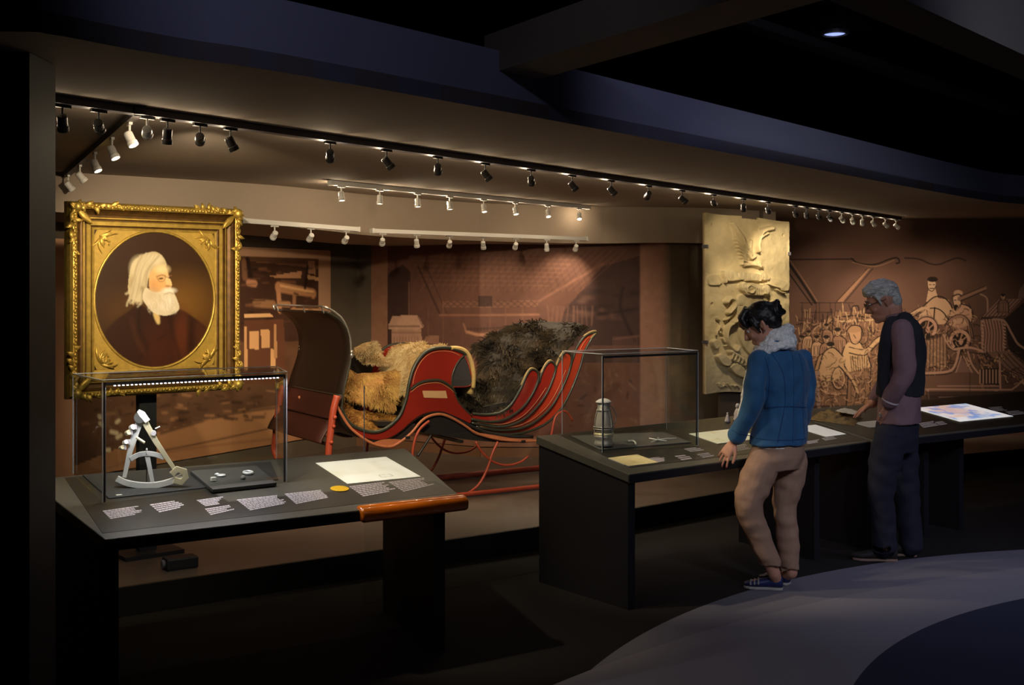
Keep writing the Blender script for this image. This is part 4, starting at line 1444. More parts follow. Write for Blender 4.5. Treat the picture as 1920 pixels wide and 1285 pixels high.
# spandrel board with the oval opening
IW, IH = PHW - .148, PHH - .148
OW, OH = IW - .004, IH - .002
mb = MB()
n = 96
out, inn = [], []
for i in range(n):
    t = 2 * math.pi * i / n
    c_, s_ = math.cos(t), math.sin(t)
    k = min(IW / max(1e-6, abs(c_)), IH / max(1e-6, abs(s_)))
    out.append(pf(c_ * k, s_ * k, .0)); inn.append(pf(OW * c_, OH * s_, .0))
mb.add(out + inn, [(i, (i + 1) % n, n + (i + 1) % n, n + i) for i in range(n)])
mb.build('spandrel_board', 'goldmatt', fr)
MB().tube([pf((OW + .004) * math.cos(2 * math.pi * i / 64), (OH + .004) * math.sin(2 * math.pi * i / 64), -.002) for i in range(64)], .0085, 8, closed=True).build('oval_bead', 'gold', fr, smooth=True)
for sx, sy in ((-1, -1), (1, -1), (1, 1), (-1, 1)):
    mb = MB()
    g = random.Random(int(50 + sx + 3 * sy))
    cx, cy = sx * (IW - .035), sy * (IH - .035)
    for k in range(11):
        a = math.atan2(-sy, -sx) + math.radians(-75 + 15 * k)
        leaf(mb, (cx, cy), a, .035 + .06 * (abs(k - 5) / 5) ** 1.2, .009, .003, .014, g.uniform(-.6, .6), 5)
    for k in range(8):
        mb.ell(pf(cx - sx * g.uniform(-.005, .05), cy - sy * g.uniform(-.005, .05), .008), (.006, .006, .006), seg=6, rings=4)
    o = mb.build('leaf_spray', 'gold', fr, smooth=True)
    o['kind'] = 'stuff'
# back board and post
MB().hexa([pf(-PHW + .02, -PHH + .02, -.05), pf(PHW - .02, -PHH + .02, -.05), pf(PHW - .02, -PHH + .02, -.03), pf(-PHW + .02, -PHH + .02, -.03)],
          [pf(-PHW + .02, PHH - .02, -.05), pf(PHW - .02, PHH - .02, -.05), pf(PHW - .02, PHH - .02, -.03), pf(-PHW + .02, PHH - .02, -.03)]).build('back_board', 'black', fr)
pc = pf(-.03, 0, -.07)
MB().box((pc.x, pc.y, (PLAT + PZC) / 2 + .001), (.10, .05, PZC - PLAT), math.atan2(pdir.y, pdir.x)).build('post', 'black', fr)
MB().box((pc.x, pc.y, PLAT + .012), (.34, .26, .022), math.atan2(pdir.y, pdir.x)).build('foot_plate', 'black', fr)

# the painting: oval canvas (drawn in frame coordinates u, -v)
ptv = VSurf([tuple(PC + pdir * -.6)[:2], tuple(PC + pdir * .6)[:2]], -.008)


def pxuv(px, py):
    s, t = ptv.st(px, py)
    return (s - .6, t + PZC)


cv = Canvas(-IW, -IH, IW, IH, 330, (56, 36, 20))
Q = lambda L: [pxuv(*p) for p in L]
SC = abs(pxuv(300, 560)[0] - pxuv(310, 560)[0]) / 10
SY = abs(pxuv(300, 560)[1] - pxuv(300, 570)[1]) / 10
def D(px, py, rx, ry, col, a=1., soft=.5, rot=0):
    x, y = pxuv(px, py)
    cv.blob(x, y, rx * SC, ry * SY, col, a, soft, rot)
def G(pts, wd, col, a=1., soft=2.5):
    cv.line(Q(pts), wd * SC, col, a, soft=soft * SC)
def PG(pts, col, a=1.): cv.poly(Q(spline(pts, 6, True)), col, a)
D(340, 590, 70, 55, (120, 80, 30), .55, .9); D(345, 565, 40, 40, (140, 98, 38), .5, .9); D(218, 585, 34, 34, (92, 60, 26), .5, .9)
D(290, 455, 120, 50, (58, 34, 18), .7, .9)
# coat
for gx, (col, dx) in enumerate((((70, 42, 22), -3), ((52, 28, 16), 0))):
    PG([(186 + dx, 700), (190 + dx, 640), (212, 606), (240, 585), (262, 572), (300, 590), (335, 580), (362, 594), (392, 620), (402, 660), (400, 705), (300, 715)], col, .95)
D(300, 660, 30, 50, (74, 34, 20), .7, .6); D(342, 630, 14, 46, (100, 48, 24), .7, .6); D(358, 640, 6, 40, (40, 20, 12), .6, .6, 0); D(376, 625, 10, 24, (88, 46, 26), .6, .7)
G([(262, 575), (262, 620), (276, 650), (262, 672)], 4, (30, 16, 10), .7, 3); G([(248, 600), (258, 640), (272, 662)], 5, (84, 48, 30), .5, 4); G([(318, 585), (326, 630), (340, 680)], 5, (34, 18, 12), .6, 4); G([(296, 637), (312, 628)], 3, (30, 16, 10), .7)
G([(286, 590), (290, 598)], 7, (34, 20, 14), 1, 2); PG([(288, 588), (298, 588), (301, 605), (295, 607)], (214, 184, 120))
# hair: soft mass with loose ends
cv.blur(3)
PG([(246, 560), (241, 540), (244, 510), (251, 490), (268, 478), (290, 472), (305, 480), (313, 498), (300, 510), (280, 520), (274, 550), (264, 566), (252, 562)], (196, 178, 136))
D(262, 505, 16, 22, (222, 208, 168), .8, .35); D(288, 487, 16, 9, (232, 220, 184), .8, .4); D(252, 538, 7, 18, (170, 148, 104), .7, .4)
for k in range(26):
    x, y = 243 + random.uniform(0, 24), 548 + random.uniform(-12, 14)
    G([(x, y), (x - random.uniform(0, 5), y + 7), (x - random.uniform(2, 8), y + random.uniform(8, 14))], 2.2, random.choice([(206, 190, 146), (176, 154, 108), (226, 212, 176)]), .6, 1.5)
# face
PG([(282, 512), (296, 500), (310, 500), (317, 515), (320, 530), (322, 545), (316, 550), (300, 552), (284, 548), (280, 530)], (226, 180, 118))
D(304, 505, 13, 8, (240, 214, 160), .9, .5); D(297, 534, 10, 8, (236, 172, 104), .9, .6); D(288, 536, 6, 10, (204, 150, 96), .6, .6)
PG([(311, 518), (316, 516), (323, 532), (321, 538), (314, 536)], (240, 200, 138)); D(316, 537, 5, 2.4, (170, 110, 64), .8, .5)
G([(295, 519), (304, 516), (312, 518)], 2.2, (150, 110, 70), .9, 1); G([(299, 523), (306, 522)], 2.2, (70, 44, 28), .9, 1); G([(316, 517), (322, 517)], 1.6, (150, 110, 70), .8, 1); G([(317, 521), (321, 521)], 1.8, (90, 56, 36), .9, .8)
G([(295, 521), (300, 528), (308, 527), (311, 520)], 1.0, (90, 66, 40), .8, .7); D(303, 522.5, 3.2, 1.6, (54, 34, 24), .9, .4); D(319, 521.5, 2, 1.4, (54, 34, 24), .9, .4); G([(311, 520), (316, 520)], 1, (90, 66, 40), .8, .7); D(292, 545, 8, 6, (208, 160, 112), .6, .5)
# hair strands over temple, ear side
for k in range(60):
    t = k / 59
    x0, y0 = 262 + 40 * t, 478 - 4 * math.sin(3 * t) + 6 * random.random()
    G([(x0, y0), (258 + 26 * t - 6 * random.random(), 505 + 6 * random.random()), (246 + 26 * t + 5 * random.random(), 535 + 10 * random.random()), (243 + 24 * t, 556 + 12 * random.random())], 1.3, random.choice([(232, 222, 190), (186, 168, 126), (216, 200, 160), (150, 128, 88)]), .5, 1.4)
D(262, 558, 8, 10, (214, 200, 160), .6, .6); G([(268, 540), (270, 565)], 4, (96, 70, 44), .6, 3)
# beard
PG([(274, 540), (290, 548), (312, 545), (324, 546), (332, 560), (337, 578), (328, 588), (308, 592), (288, 586), (275, 572), (268, 558)], (222, 208, 176))
D(314, 570, 14, 13, (240, 230, 206), .9, .35); D(296, 564, 16, 11, (220, 204, 170), .7, .4); D(318, 545, 12, 5, (246, 238, 216), .9, .5); G([(310, 552), (318, 549), (326, 551)], 2, (160, 130, 96), .7, 1.2); D(285, 552, 8, 8, (200, 176, 136), .5, .7)
for k in range(70):
    x, y = random.uniform(274, 328), random.uniform(550, 575)
    G([(x, y), (x + random.uniform(0, 5), y + 8), (x + random.uniform(-1, 6), y + random.uniform(10, 16))], 1.2, random.choice([(244, 236, 214), (206, 190, 156), (190, 170, 134)]), .4, 1)
D(330, 592, 8, 6, (50, 28, 16), .5, .6)
cv.blur(1)
cv.c *= .78
painting = cv.build('painting', print_mat('varnished_oil', .42), lambda X, Y: np.array(PC) + X[..., None] * np.array(pdir) + np.concatenate([np.zeros(X.shape + (2,)), (PZC - Y)[..., None]], -1) - np.array(pn_) * .006, fr)

# small black box on the platform below
bxp = on_h(338, 1066, PLAT)
bo = thing('projector_box', bxp, 'small black box with rounded lens end lying on the platform under the left table', 'box')
MB().box((bxp.x, bxp.y, PLAT + .034), (.17, .10, .06), TA.rz).build('housing', 'black', bo, bevel=.008)
MB().box((bxp.x, bxp.y, PLAT + .003), (.15, .09, .006), TA.rz).build('foot', 'dark_metal', bo)
e = Vector((bxp.x, bxp.y, PLAT + .034)) - TA.u * .085
MB().tube([e, e - TA.u * .015], .022, 14).build('lens', 'grey_metal', bo)

# ================================================================== CARVED STONE SLAB
def slab():
    p0, p1 = Vector((1.60, 9.85, 0)), Vector((2.38, 10.2, 0))
    vs_ = VSurf([tuple(p0)[:2], tuple(p1)[:2]], 0)
    W = (p1 - p0).length
    z0, z1 = .765, 2.285
    H = z1 - z0
    nx, nz = 190, 360
    X, Y = np.meshgrid(np.linspace(0, W, nx), np.linspace(-z1, -z0, nz))
    h = np.zeros_like(X)
    S = lambda L: [vs_.st(*p) for p in L]
    k = (9.95 / F)
    def seg_d(P):
        D_ = np.full(X.shape, 9.)
        T_ = np.zeros_like(X)
        n = len(P) - 1
        for i, ((xa, ya), (xb, yb)) in enumerate(zip(P[:-1], P[1:])):
            dx, dy = xb - xa, yb - ya
            t = np.clip(((X - xa) * dx + (Y - ya) * dy) / (dx * dx + dy * dy + 1e-12), 0, 1)
            d = np.hypot(X - xa - t * dx, Y - ya - t * dy)
            T_ = np.where(d < D_, (i + t) / n, T_)
            D_ = np.minimum(D_, d)
        return D_, T_
    def ridge(L, wd, ht, taper=0, add=False, smooth=True):
        P = spline(S(L), 6) if smooth and len(L) > 2 else S(L)
        d, t = seg_d(P)
        w_ = wd * k * (1 - taper * t) / 2
        b = np.sqrt(np.clip(1 - (d / np.maximum(w_, 1e-4)) ** 2, 0, 1)) * ht
        nonlocal h
        h = h + b if add else np.maximum(h, b)
    def groove(L, wd, dp):
        d, t = seg_d(spline(S(L), 6) if len(L) > 2 else S(L))
        nonlocal h
        h = h - np.clip(1 - d / (wd * k / 2), 0, 1) * dp
    def plateau(L, ht, tilt=0.0, ed=1.2):
        P = S(spline(L, 4, True))
        ins = np.zeros(X.shape, bool)
        n = len(P)
        for i in range(n):
            xa, ya = P[i]; xb, yb = P[(i + 1) % n]
            if ya == yb: continue
            ins ^= ((ya > Y) != (yb > Y)) & (X < (xb - xa) * (Y - ya) / (yb - ya) + xa)
        d, _ = seg_d(P + [P[0]])
        nonlocal h
        h = np.where(ins, np.maximum(h, np.clip(d / (ed * k), 0, 1) * ht), h)
    # raised wings: left one feathered, right one a deep sickle
    plateau([(1362, 416), (1378, 430), (1392, 446), (1400, 456), (1402, 476), (1392, 486), (1380, 484), (1374, 462), (1366, 438)], .006)
    for i in range(7):
        ridge([(1363 + 2 * i, 416 + 2 * i), (1372 + 3 * i, 432 + 3.2 * i), (1386 + 2.4 * i, 452 + 3 * i)], 5.0, .040 - .002 * i, .3)
    for i in range(6):
        ridge([(1369 + 2.2 * i, 446 + 7 * i), (1378 + 2 * i, 454 + 6 * i), (1390, 466 + 4 * i)], 5, .034, .5)
    ridge([(1436, 420), (1422, 426), (1413, 438), (1410, 452), (1412, 462)], 11, .046, .25)
    ridge([(1430, 430), (1418, 440), (1414, 452)], 6, .03)
    ridge([(1399, 446), (1397, 462), (1400, 474)], 11, .024); ridge([(1392, 470), (1400, 478), (1408, 472)], 5, .026)
    groove([(1394, 458), (1395, 468), (1400, 474), (1406, 468)], 1.8, .010)
    ridge([(1382, 493), (1398, 490), (1410, 491), (1420, 495)], 6, .030)
    for i in range(5): ridge([(1383 + 8 * i, 486), (1383 + 8 * i, 490)], 5, .026, 0, False, False)
    # motto ribbon, folded
    plateau([(1346, 506), (1374, 504), (1400, 505), (1428, 508), (1430, 520), (1400, 521), (1378, 524), (1352, 526)], .030)
    plateau([(1321, 516), (1342, 514), (1346, 532), (1322, 535)], .014); plateau([(1430, 512), (1464, 520), (1468, 540), (1434, 530)], .018)
    ridge([(1346, 506), (1349, 516), (1351, 528)], 5, .036); ridge([(1337, 514), (1339, 524), (1340, 533)], 5, .022); ridge([(1428, 526), (1440, 530), (1452, 533)], 5, .034, .6); ridge([(1446, 536), (1454, 541), (1462, 543)], 5, .030, .4)
    for i in range(10): groove([(1356 + 8 * i, 508), (1357 + 8 * i, 518)], 1.6, .006)
    # scroll capital
    ridge([(1384, 536), (1400, 534), (1418, 536), (1424, 542)], 20, .052); plateau([(1380, 526), (1426, 528), (1424, 546), (1384, 548)], .045)
    ridge([(1392, 530), (1398, 536), (1394, 544), (1386, 542), (1385, 534), (1392, 529)], 4, .062)
    for i in range(5): ridge([(1402 + 4 * i, 534), (1404 + 4 * i, 546)], 4, .056)
    # shield with brackets
    plateau([(1376, 552), (1428, 552), (1430, 600), (1422, 640), (1402, 664), (1380, 640), (1374, 600)], .018)
    for L in ([(1376, 572), (1428, 572)], [(1372, 590), (1430, 592)], [(1374, 614), (1426, 616)]): groove(L, 2, .008)
    ridge([(1352, 566), (1358, 559), (1366, 562), (1366, 574), (1356, 586)], 9, .046); ridge([(1366, 574), (1360, 592), (1350, 600)], 7, .03, .4)
    ridge([(1444, 562), (1440, 572), (1436, 576)], 9, .044)
    ridge([(1369, 604), (1356, 612), (1352, 632), (1358, 650), (1368, 658), (1374, 650)], 8, .044); ridge([(1364, 604), (1371, 600)], 9, .05)
    ridge([(1380, 612), (1392, 606)], 3, .028); ridge([(1360, 660), (1380, 672), (1396, 684), (1404, 690)], 11, .040)
    for i in range(9): ridge([(1362 + 6 * i, 664 + 2.6 * i), (1358 + 6.5 * i, 674 + 2.6 * i)], 4.5, .046, .5)
    for i in range(12):
        g = random.Random(i); x, y = 1330 + g.uniform(0, 26), 590 + g.uniform(0, 60)
        ridge([(x, y), (x + g.uniform(-5, 6), y + g.uniform(2, 9))], 5, .022, .5)
    # lower ribbon in four folds
    for q in ([(1324, 640), (1336, 636), (1340, 648), (1330, 656)], [(1332, 668), (1344, 664), (1360, 676), (1356, 688), (1342, 684)], [(1356, 690), (1370, 680), (1388, 694), (1384, 708), (1366, 702)], [(1386, 702), (1400, 694), (1424, 700), (1424, 716), (1400, 714)], [(1436, 690), (1456, 676), (1460, 690), (1444, 704)]):
        plateau(q, .034)
        groove([q[0], q[-1]], 2, .006)
    ridge([(1336, 652), (1342, 664), (1352, 672)], 4, .016)
    # bottom carving traces and bolt holes
    for i in range(14):
        g = random.Random(90 + i); x = 1334 + g.uniform(0, 40)
        ridge([(x, 722 + g.uniform(-3, 6)), (x + g.uniform(2, 7), 724 + g.uniform(-3, 6))], 3, .012)
    for p in ((1329, 420), (1329, 569), (1462, 430), (1462, 580)): groove([p, (p[0], p[1] + 1.5)], 4.5, .03)
    gg = np.random.default_rng(5)
    nzs = Canvas(0, -z1, W, -z0, 240, (0, 0, 0)).noise(.05, .05, 9, 4)
    iy = (np.linspace(0, nzs.shape[0] - 1, nz)).astype(int); ix = (np.linspace(0, nzs.shape[1] - 1, nx)).astype(int)
    h = h + .008 * (nzs[iy][:, ix] - .5)
    h = h * 1.5
    # uneven outline: top edge drops to the right, worn corners
    u = X / W
    topz = z1 - .055 * u - .006 * np.sin(u * 9) - .02 * ((u > .42) & (u < .62))
    botz = z0 + .012 * np.sin(u * 7)
    v = (-Y - z0) / H
    Z = botz + (topz - botz) * v
    n = Vector((p1.y - p0.y, -(p1.x - p0.x), 0)).normalized()
    dirv = (p1 - p0).normalized()
    dp = .05 + h
    co = np.array(p0)[None, None] + X[..., None] * np.array(dirv) + dp[..., None] * np.array(n)
    co[..., 2] = Z
    o = thing('carved_slab', (1.98, 10.02, z0), 'tall pale stone slab carved with raised wings, ribbons and shield', 'stone relief')
    me_rows = [[tuple(co[i, j]) for j in range(nx)] for i in range(nz)]
    mb = MB().grid(me_rows)
    # edges and back
    b = lambda i, j: tuple(np.array(p0) + X[i, j] * np.array(dirv) + np.array([0, 0, Z[i, j]]))
    ring = [(0, j) for j in range(nx)] + [(i, nx - 1) for i in range(1, nz)] + [(nz - 1, j) for j in range(nx - 2, -1, -1)] + [(i, 0) for i in range(nz - 2, 0, -1)]
    n0 = len(mb.v)
    mb.v += [b(i, j) for i, j in ring]
    m_ = len(ring)
    for q in range(m_):
        i, j = ring[q]; i2, j2 = ring[(q + 1) % m_]
        mb.f.append((i * nx + j, i2 * nx + j2, n0 + (q + 1) % m_, n0 + q))
    mb.f.append(tuple(n0 + q for q in range(m_)))
    M['stone'] = mat('aged_cream_stone', srgb(204, 188, 146), .85, noise=.16, scale=7, bump=.25)
    mb.build('relief', 'stone', o, smooth=True)
    for uu, zz in ((.02, 2.0), (.98, 1.95), (.02, 1.2), (.98, 1.2)):
        pp = p0 + dirv * (W * (uu * 1.03 - .015)) + n * .03
        MB().box((pp.x, pp.y, zz), (.016, .075, .03), math.atan2(dirv.y, dirv.x)).build('clip', 'grey_metal', o)
    pp = p0 + dirv * W / 2 - n * .02
    MB().box((pp.x, pp.y, (PLAT + z0) / 2 + .25), (.5, .03, z0 - PLAT + .5), math.atan2(dirv.y, dirv.x)).build('mount_board', 'wall', o)
slab()

# small white figurines on the back of the centre table
M['pale'] = mat('pale_ceramic', (.62, .58, .60, 1), .5)
c = on_h(1382, 783, hB + .004) if False else TB.uv(1.02, .70, .001)
def figurine():
    p = TB.p(1383, 789, .001)
    o = thing('figurine', p, 'small pale lilac seated figurine beside the woman\'s elbow', 'figurine')
    s = 1 / 320
    MB().lathe([(9 * s, 0), (9 * s, 4 * s), (7 * s, 8 * s), (8 * s, 14 * s), (5 * s, 22 * s), (3 * s, 25 * s)], p, 14).ell(p + Vector((0, 0, 30 * s)), (4.4 * s, 4.4 * s, 5.5 * s), seg=12, rings=8).build('figure', 'pale', o, smooth=True)
    MB().tube([p + Vector((5 * s, 0, 18 * s)), p + Vector((13 * s, -1 * s, 12 * s)), p + Vector((15 * s, 0, 4 * s))], [3 * s, 2.6 * s, 2 * s], 8).build('arm', 'pale', o, smooth=True)
    p = TB.p(1364, 792, .001)
    o = thing('bell_figure', p, 'tiny pale bell-shaped piece left of the lilac figurine', 'figurine')
    MB().lathe([(6 * s, 0), (5.5 * s, 4 * s), (3 * s, 12 * s), (2 * s, 16 * s)], p, 14).build('bell', 'pale', o, smooth=True)
    MB().ell(p + Vector((0, 0, 17.5 * s)), (2.2 * s, 2.2 * s, 2.6 * s), seg=10, rings=6).build('knob', 'pale', o, smooth=True)
figurine()

# tactile rock model with paper under the man's hand
def rock():
    c = (TB.p(1556, 790) + TB.p(1600, 798)) / 2
    mb = MB()
    rows = []
    A_ = TB.p(1516, 788, .001); B_ = TB.p(1602, 800, .001); C_ = TB.p(1540, 772, .001)
    uu, vv = (B_ - A_), (C_ - A_)
    n1, n2 = 34, 22
    for i in range(n1 + 1):
        row = []
        for j in range(n2 + 1):
            s, t = i / n1, j / n2
            e = min(1, min(s, 1 - s) * 5) * min(1, min(t, 1 - t) * 5)
            z = .003 + e * (.022 + .022 * mnoise.noise(Vector((s * 7, t * 5, 1))) + .012 * mnoise.noise(Vector((s * 19, t * 14, 3))))
            wob = .04 * mnoise.noise(Vector((s * 6, t * 6, 8)))
            row.append(A_ + uu * (s + wob * (0 < i < n1)) + vv * (t + wob) + TB.n * max(.0, z))
        rows.append(row)
    mb.grid(rows)
    o = thing('relief_model', c, 'lumpy brown relief model on the table touched by the man\'s right hand', 'model')
    M['rock'] = mat('brown_cast', srgb(140, 116, 74), .8, noise=.35, scale=30, bump=.3)
    mb.build('terrain', 'rock', o, smooth=True, solid=.004)
    q = [A_ + uu * s + vv * t + TB.n * .052 for s, t in ((.42, .5), (.86, .36), (.96, .72), (.52, .95))]
    rows = [[lerp(lerp(q[0], q[3], j / 8), lerp(q[1], q[2], j / 8), i / 10) + TB.n * .006 * mnoise.noise(Vector((i * .6, j * .7, 2))) for j in range(9)] for i in range(11)]
    MB().grid(rows).build('torn_paper', 'card', o, smooth=True, solid=.0015)
rock()

# ================================================================== OCTANT
def octant():
    M['steel'] = mat('brushed_pale_metal', (.80, .80, .77, 1), .38, .25)
    M['brass'] = mat('pale_brass', (.84, .74, .48, 1), .35, .35)
    M['mirrorback'] = mat('dark_shade_glass', (.12, .12, .11, 1), .3, .3)
    p0 = TA.p(285, 913, .010)
    u = TA.u.copy(); u.z = 0; u.normalize()
    u = (u + Vector((1, 0, 0)) * .9).normalized()
    nrm = Vector((u.y, -u.x, 0))
    fn = lambda x, y, d=0.0: on_plane(x, y, p0, nrm) + nrm * d
    o = thing('octant', p0, 'white metal octant standing on its arc in the left case', 'octant')
    s = p0.y / F
    def bar(pts, wd, name, m, d=0.0, th=5):
        P = [fn(x, y, d) for x, y in pts]
        mb = MB()
        L_, R_ = [], []
        for i, p in enumerate(P):
            a = P[max(0, i - 1)]; b = P[min(len(P) - 1, i + 1)]
            t = (b - a).normalized(); w_ = t.cross(nrm).normalized() * (wd[i] if hasattr(wd, '__len__') else wd) * s / 2
            L_.append(p - w_); R_.append(p + w_)
        dp = nrm * th * s
        n = len(P)
        vs_ = L_ + R_ + [q - dp for q in L_] + [q - dp for q in R_]
        f = []
        for i in range(n - 1):
            f += [(i, i + 1, n + i + 1, n + i), (2 * n + i, 3 * n + i, 3 * n + i + 1, 2 * n + i + 1), (i, 2 * n + i, 2 * n + i + 1, i + 1), (n + i, n + i + 1, 3 * n + i + 1, 3 * n + i)]
        f += [(0, n, 3 * n, 2 * n), (n - 1, 3 * n - 1, 4 * n - 1, 2 * n - 1)]
        mb.add(vs_, f)
        return mb.build(name, m, o, bevel=.0012)
    bar([(262, 790), (250, 825), (243, 850), (233, 896)], [13, 12, 10, 7], 'limb', 'steel')
    bar([(268, 785), (292, 828), (312, 858), (330, 884)], [12, 10, 8, 7], 'index_arm', 'brass', .006)
    bar([(276, 855), (281, 880), (286, 905)], [9, 8, 7], 'limb', 'steel')
    bar(spline([(244, 862), (258, 854), (275, 851), (292, 853), (308, 859)], 5), 9, 'cross_arc', 'steel', .002)
    bar(spline([(219, 898), (240, 907), (270, 911), (300, 909), (330, 900), (345, 893)], 5), 11, 'graduated_arc', 'steel', .004, 9)
    bar([(322, 890), (332, 880), (346, 884), (348, 895), (340, 904), (326, 900)], 12, 'vernier_plate', 'brass', .010)
    MB().tube([fn(262, 783, .014), fn(262, 783, -.012)], .024, 20).build('pivot_disc', 'mirrorback', o)
    bar([(259, 770), (266, 776), (277, 790)], [6, 12, 10], 'index_mirror', 'card', .016, 4)
    for k, (x, y) in enumerate(((250, 800), (242, 810), (237, 828), (230, 838))):
        MB().tube([fn(x, y, .012), fn(x - 4, y + 3, -.006)], .012 - .001 * k, 14).build('shade_ring', 'brass' if k % 2 else 'steel', o)
        MB().box(fn(x + 3, y + 1, .004), (.018, .01, .022)).build('mirror_mount', 'pale', o, bevel=.002)
    MB().tube([fn(256, 820, .012), fn(271, 829, .03)], .006, 10).build('sight_tube', 'brass', o)
    MB().tube([fn(288, 812, .012), fn(288, 812, -.004)], .011, 14).build('clamp_knob', 'pale', o)
    MB().tube([fn(291, 804, .004), fn(300, 800, .006)], .003, 8).build('lever', 'steel', o)
    MB().lathe([(.004, 0), (.003, .014), (.005, .018), (.002, .024)], fn(275, 851), 10).build('finial', 'pale', o)
    MB().tube([fn(275, 912, -.02), fn(275, 850, -.012)], .0025, 6).build('support_rod', 'black', o)
octant()
# small things in the left case
def small_cards():
    p = TA.p(223, 929, .007)
    mb = MB().box(p + TA.n * .001, (.024, .02, .002), TA.rz)
    single(mb, 'number_card', 'card', p, 'tiny white number card in the left case below the octant arc', 'card')
    p = TA.p(400, 903, .0225)
    single(MB().box(p + Vector((0, 0, .010)), (.022, .018, .018), TA.rz), 'ivory_cube', 'card', p, 'small white cube on the raised plate in the left case', 'cube', bevel=.002)
    p = TA.p(415, 893, .0225)
    o = thing('silver_compass', p, 'small silver hinged compass on the raised plate in the left case', 'compass')
    MB().lathe([(.019, 0), (.020, .004), (.017, .008), (.002, .009)], p, 20).build('dial_case', 'steel', o, smooth=True)
    q = p + TA.u * -.012 + TA.v * .022
    MB().lathe([(.011, 0), (.012, .005), (.003, .010)], q, 16).build('cover', 'steel', o, smooth=True)
    p = TA.p(456, 899, .0225)
    single(MB().lathe([(.009, 0), (.012, .006), (.010, .013), (.005, .017), (.001, .018)], p, 14), 'dull_bead', mat('dull_metal', (.22, .21, .19, 1), .5), p, 'dull grey bead in front of the ring on the raised plate', 'bead', smooth=True)
    p = TA.p(465, 889, .0225)
    cc = [p + TA.u * .019 * math.cos(t) + TA.v * .019 * math.sin(t) + TA.n * .007 for t in np.linspace(0, 2 * math.pi, 25)[:-1]]
    single(MB().tube(cc, .0065, 8, closed=True), 'metal_ring', 'steel', p, 'pale metal ring lying on the raised plate in the left case', 'ring', smooth=True)
small_cards()

# ================================================================== LANTERN AND TOOLS (right case)
def lantern():
    p = TB.p(1132, 836, .0085)
    s = p.y / F
    o = thing('hand_lantern', p, 'grey metal hand lantern with domed cap and wire handle in the right case', 'lantern')
    M['pewter'] = mat('dusty_pewter', (.42, .39, .36, 1), .45, .35, noise=.2, scale=60)
    M['lglass'] = mat('milky_lantern_glass', (.40, .36, .33, 1), .25, .1)
    pr = lambda L: [(r * s, z * s) for r, z in L]
    MB().lathe(pr([(17, 0), (18, 2), (18, 6), (16.5, 8), (16.5, 14), (18, 16), (18.5, 20)]), p, 28).build('oil_font', 'pewter', o, smooth=True)
    MB().lathe(pr([(18.5, 20), (19, 21), (19, 24), (17.5, 25)]), p, 28).build('burner_ring', 'brass', o, smooth=True)
    MB().lathe(pr([(17, 25), (17.8, 34), (17, 44), (14.5, 56), (12.8, 64), (12.2, 66)]), p, 28).build('glass_globe', 'lglass', o, smooth=True)
    for k in range(6):
        t = math.pi * 2 * k / 6 + .3
        c_, s_ = math.cos(t), math.sin(t)
        MB().tube([p + Vector((r * s * c_, r * s * s_, z * s)) for r, z in ((18.5, 24), (19, 34), (18, 46), (15.5, 58), (13.5, 66))], 1.0 * s, 6).build('guard_wire', 'pewter', o)
    for z, r in ((32, 19.2), (36, 19)):
        MB().tube([p + Vector((r * s * math.cos(t), r * s * math.sin(t), z * s)) for t in np.linspace(0, 6.283, 29)[:-1]], .9 * s, 6, closed=True).build('guard_ring', 'pewter', o)
    MB().lathe(pr([(13.5, 65), (14, 67), (13, 69), (12, 70), (12, 80), (11, 81)]), p, 28).build('chimney', 'pewter', o, smooth=True)
    MB().lathe(pr([(12, 80), (15.5, 81), (15, 83), (9, 87), (4, 88.5), (.5, 88.6)]), p, 28).build('cap', 'pale', o, smooth=True)
    h = spline([(14, 82), (17, 74), (24, 68), (30, 58), (32, 48), (28, 40), (20, 35)], 5)
    MB().tube([p + TB.u * (x * s) + Vector((0, 0, z * s)) for x, z in h], 1.1 * s, 7).build('handle', 'pewter', o, smooth=True)
lantern()
def tools():
    p = TB.p(1240, 828, .0085)
    o = thing('steel_tongs', p, 'small steel tongs lying across the tray in the right case', 'tongs')
    f = lambda x, y, d=.008: TB.p(x, y, .0085 + d)
    MB().tube([f(1217, 822), f(1232, 825), f(1248, 823), f(1268, 822)], [.003, .004, .004, .002], 8).build('jaw', 'steel', o)
    MB().tube([f(1222, 829), f(1234, 825), f(1250, 827)], [.004, .004, .002], 8).build('jaw', 'steel', o)
    MB().lathe([(.006, 0), (.006, .012), (.003, .014)], f(1234, 825, .002), 12).build('rivet', 'pewter', o)
    p = TB.p(1188, 832, .0085)
    mb = MB().tube([f(x, y, .006) for x, y in spline([(1178, 828), (1186, 827), (1191, 830), (1192, 834)], 4)], .006, 8)
    single(mb, 'bone_hook', 'card', p, 'small curved white hook between lantern and tongs', 'hook', smooth=True)
tools()
# ================================================================== SLEIGH
M['sred'] = mat('sleigh_red', srgb(142, 38, 27), .32, noise=.10, scale=4, coat=.35)
M['sred2'] = mat('sleigh_orange_red', srgb(172, 58, 34), .34, noise=.08, scale=4, coat=.3)
M['maroon'] = mat('sleigh_maroon', srgb(66, 30, 22), .5, noise=.15, scale=4)
M['sgreen'] = mat('dark_green_edging', srgb(52, 54, 44), .35, coat=.2)
M['sblack'] = mat('sleigh_black', (.020, .017, .016, 1), .4, coat=.2)
M['dashblack'] = mat('dash_leather', srgb(38, 27, 19), .42, noise=.25, scale=3, stretch=(1, 1, .3))
M['stan'] = mat('tan_striping', srgb(186, 112, 76), .4)
M['runner'] = mat('runner_red', srgb(176, 74, 50), .4, noise=.12, scale=5)
M['bright'] = mat('bright_metal', (.62, .58, .52, 1), .25, .85)
M['cream'] = mat('cream_lining', srgb(184, 156, 98), .8, noise=.15, scale=25)
M['captrim'] = mat('dull_gilt_cap', srgb(150, 128, 84), .5, .2)
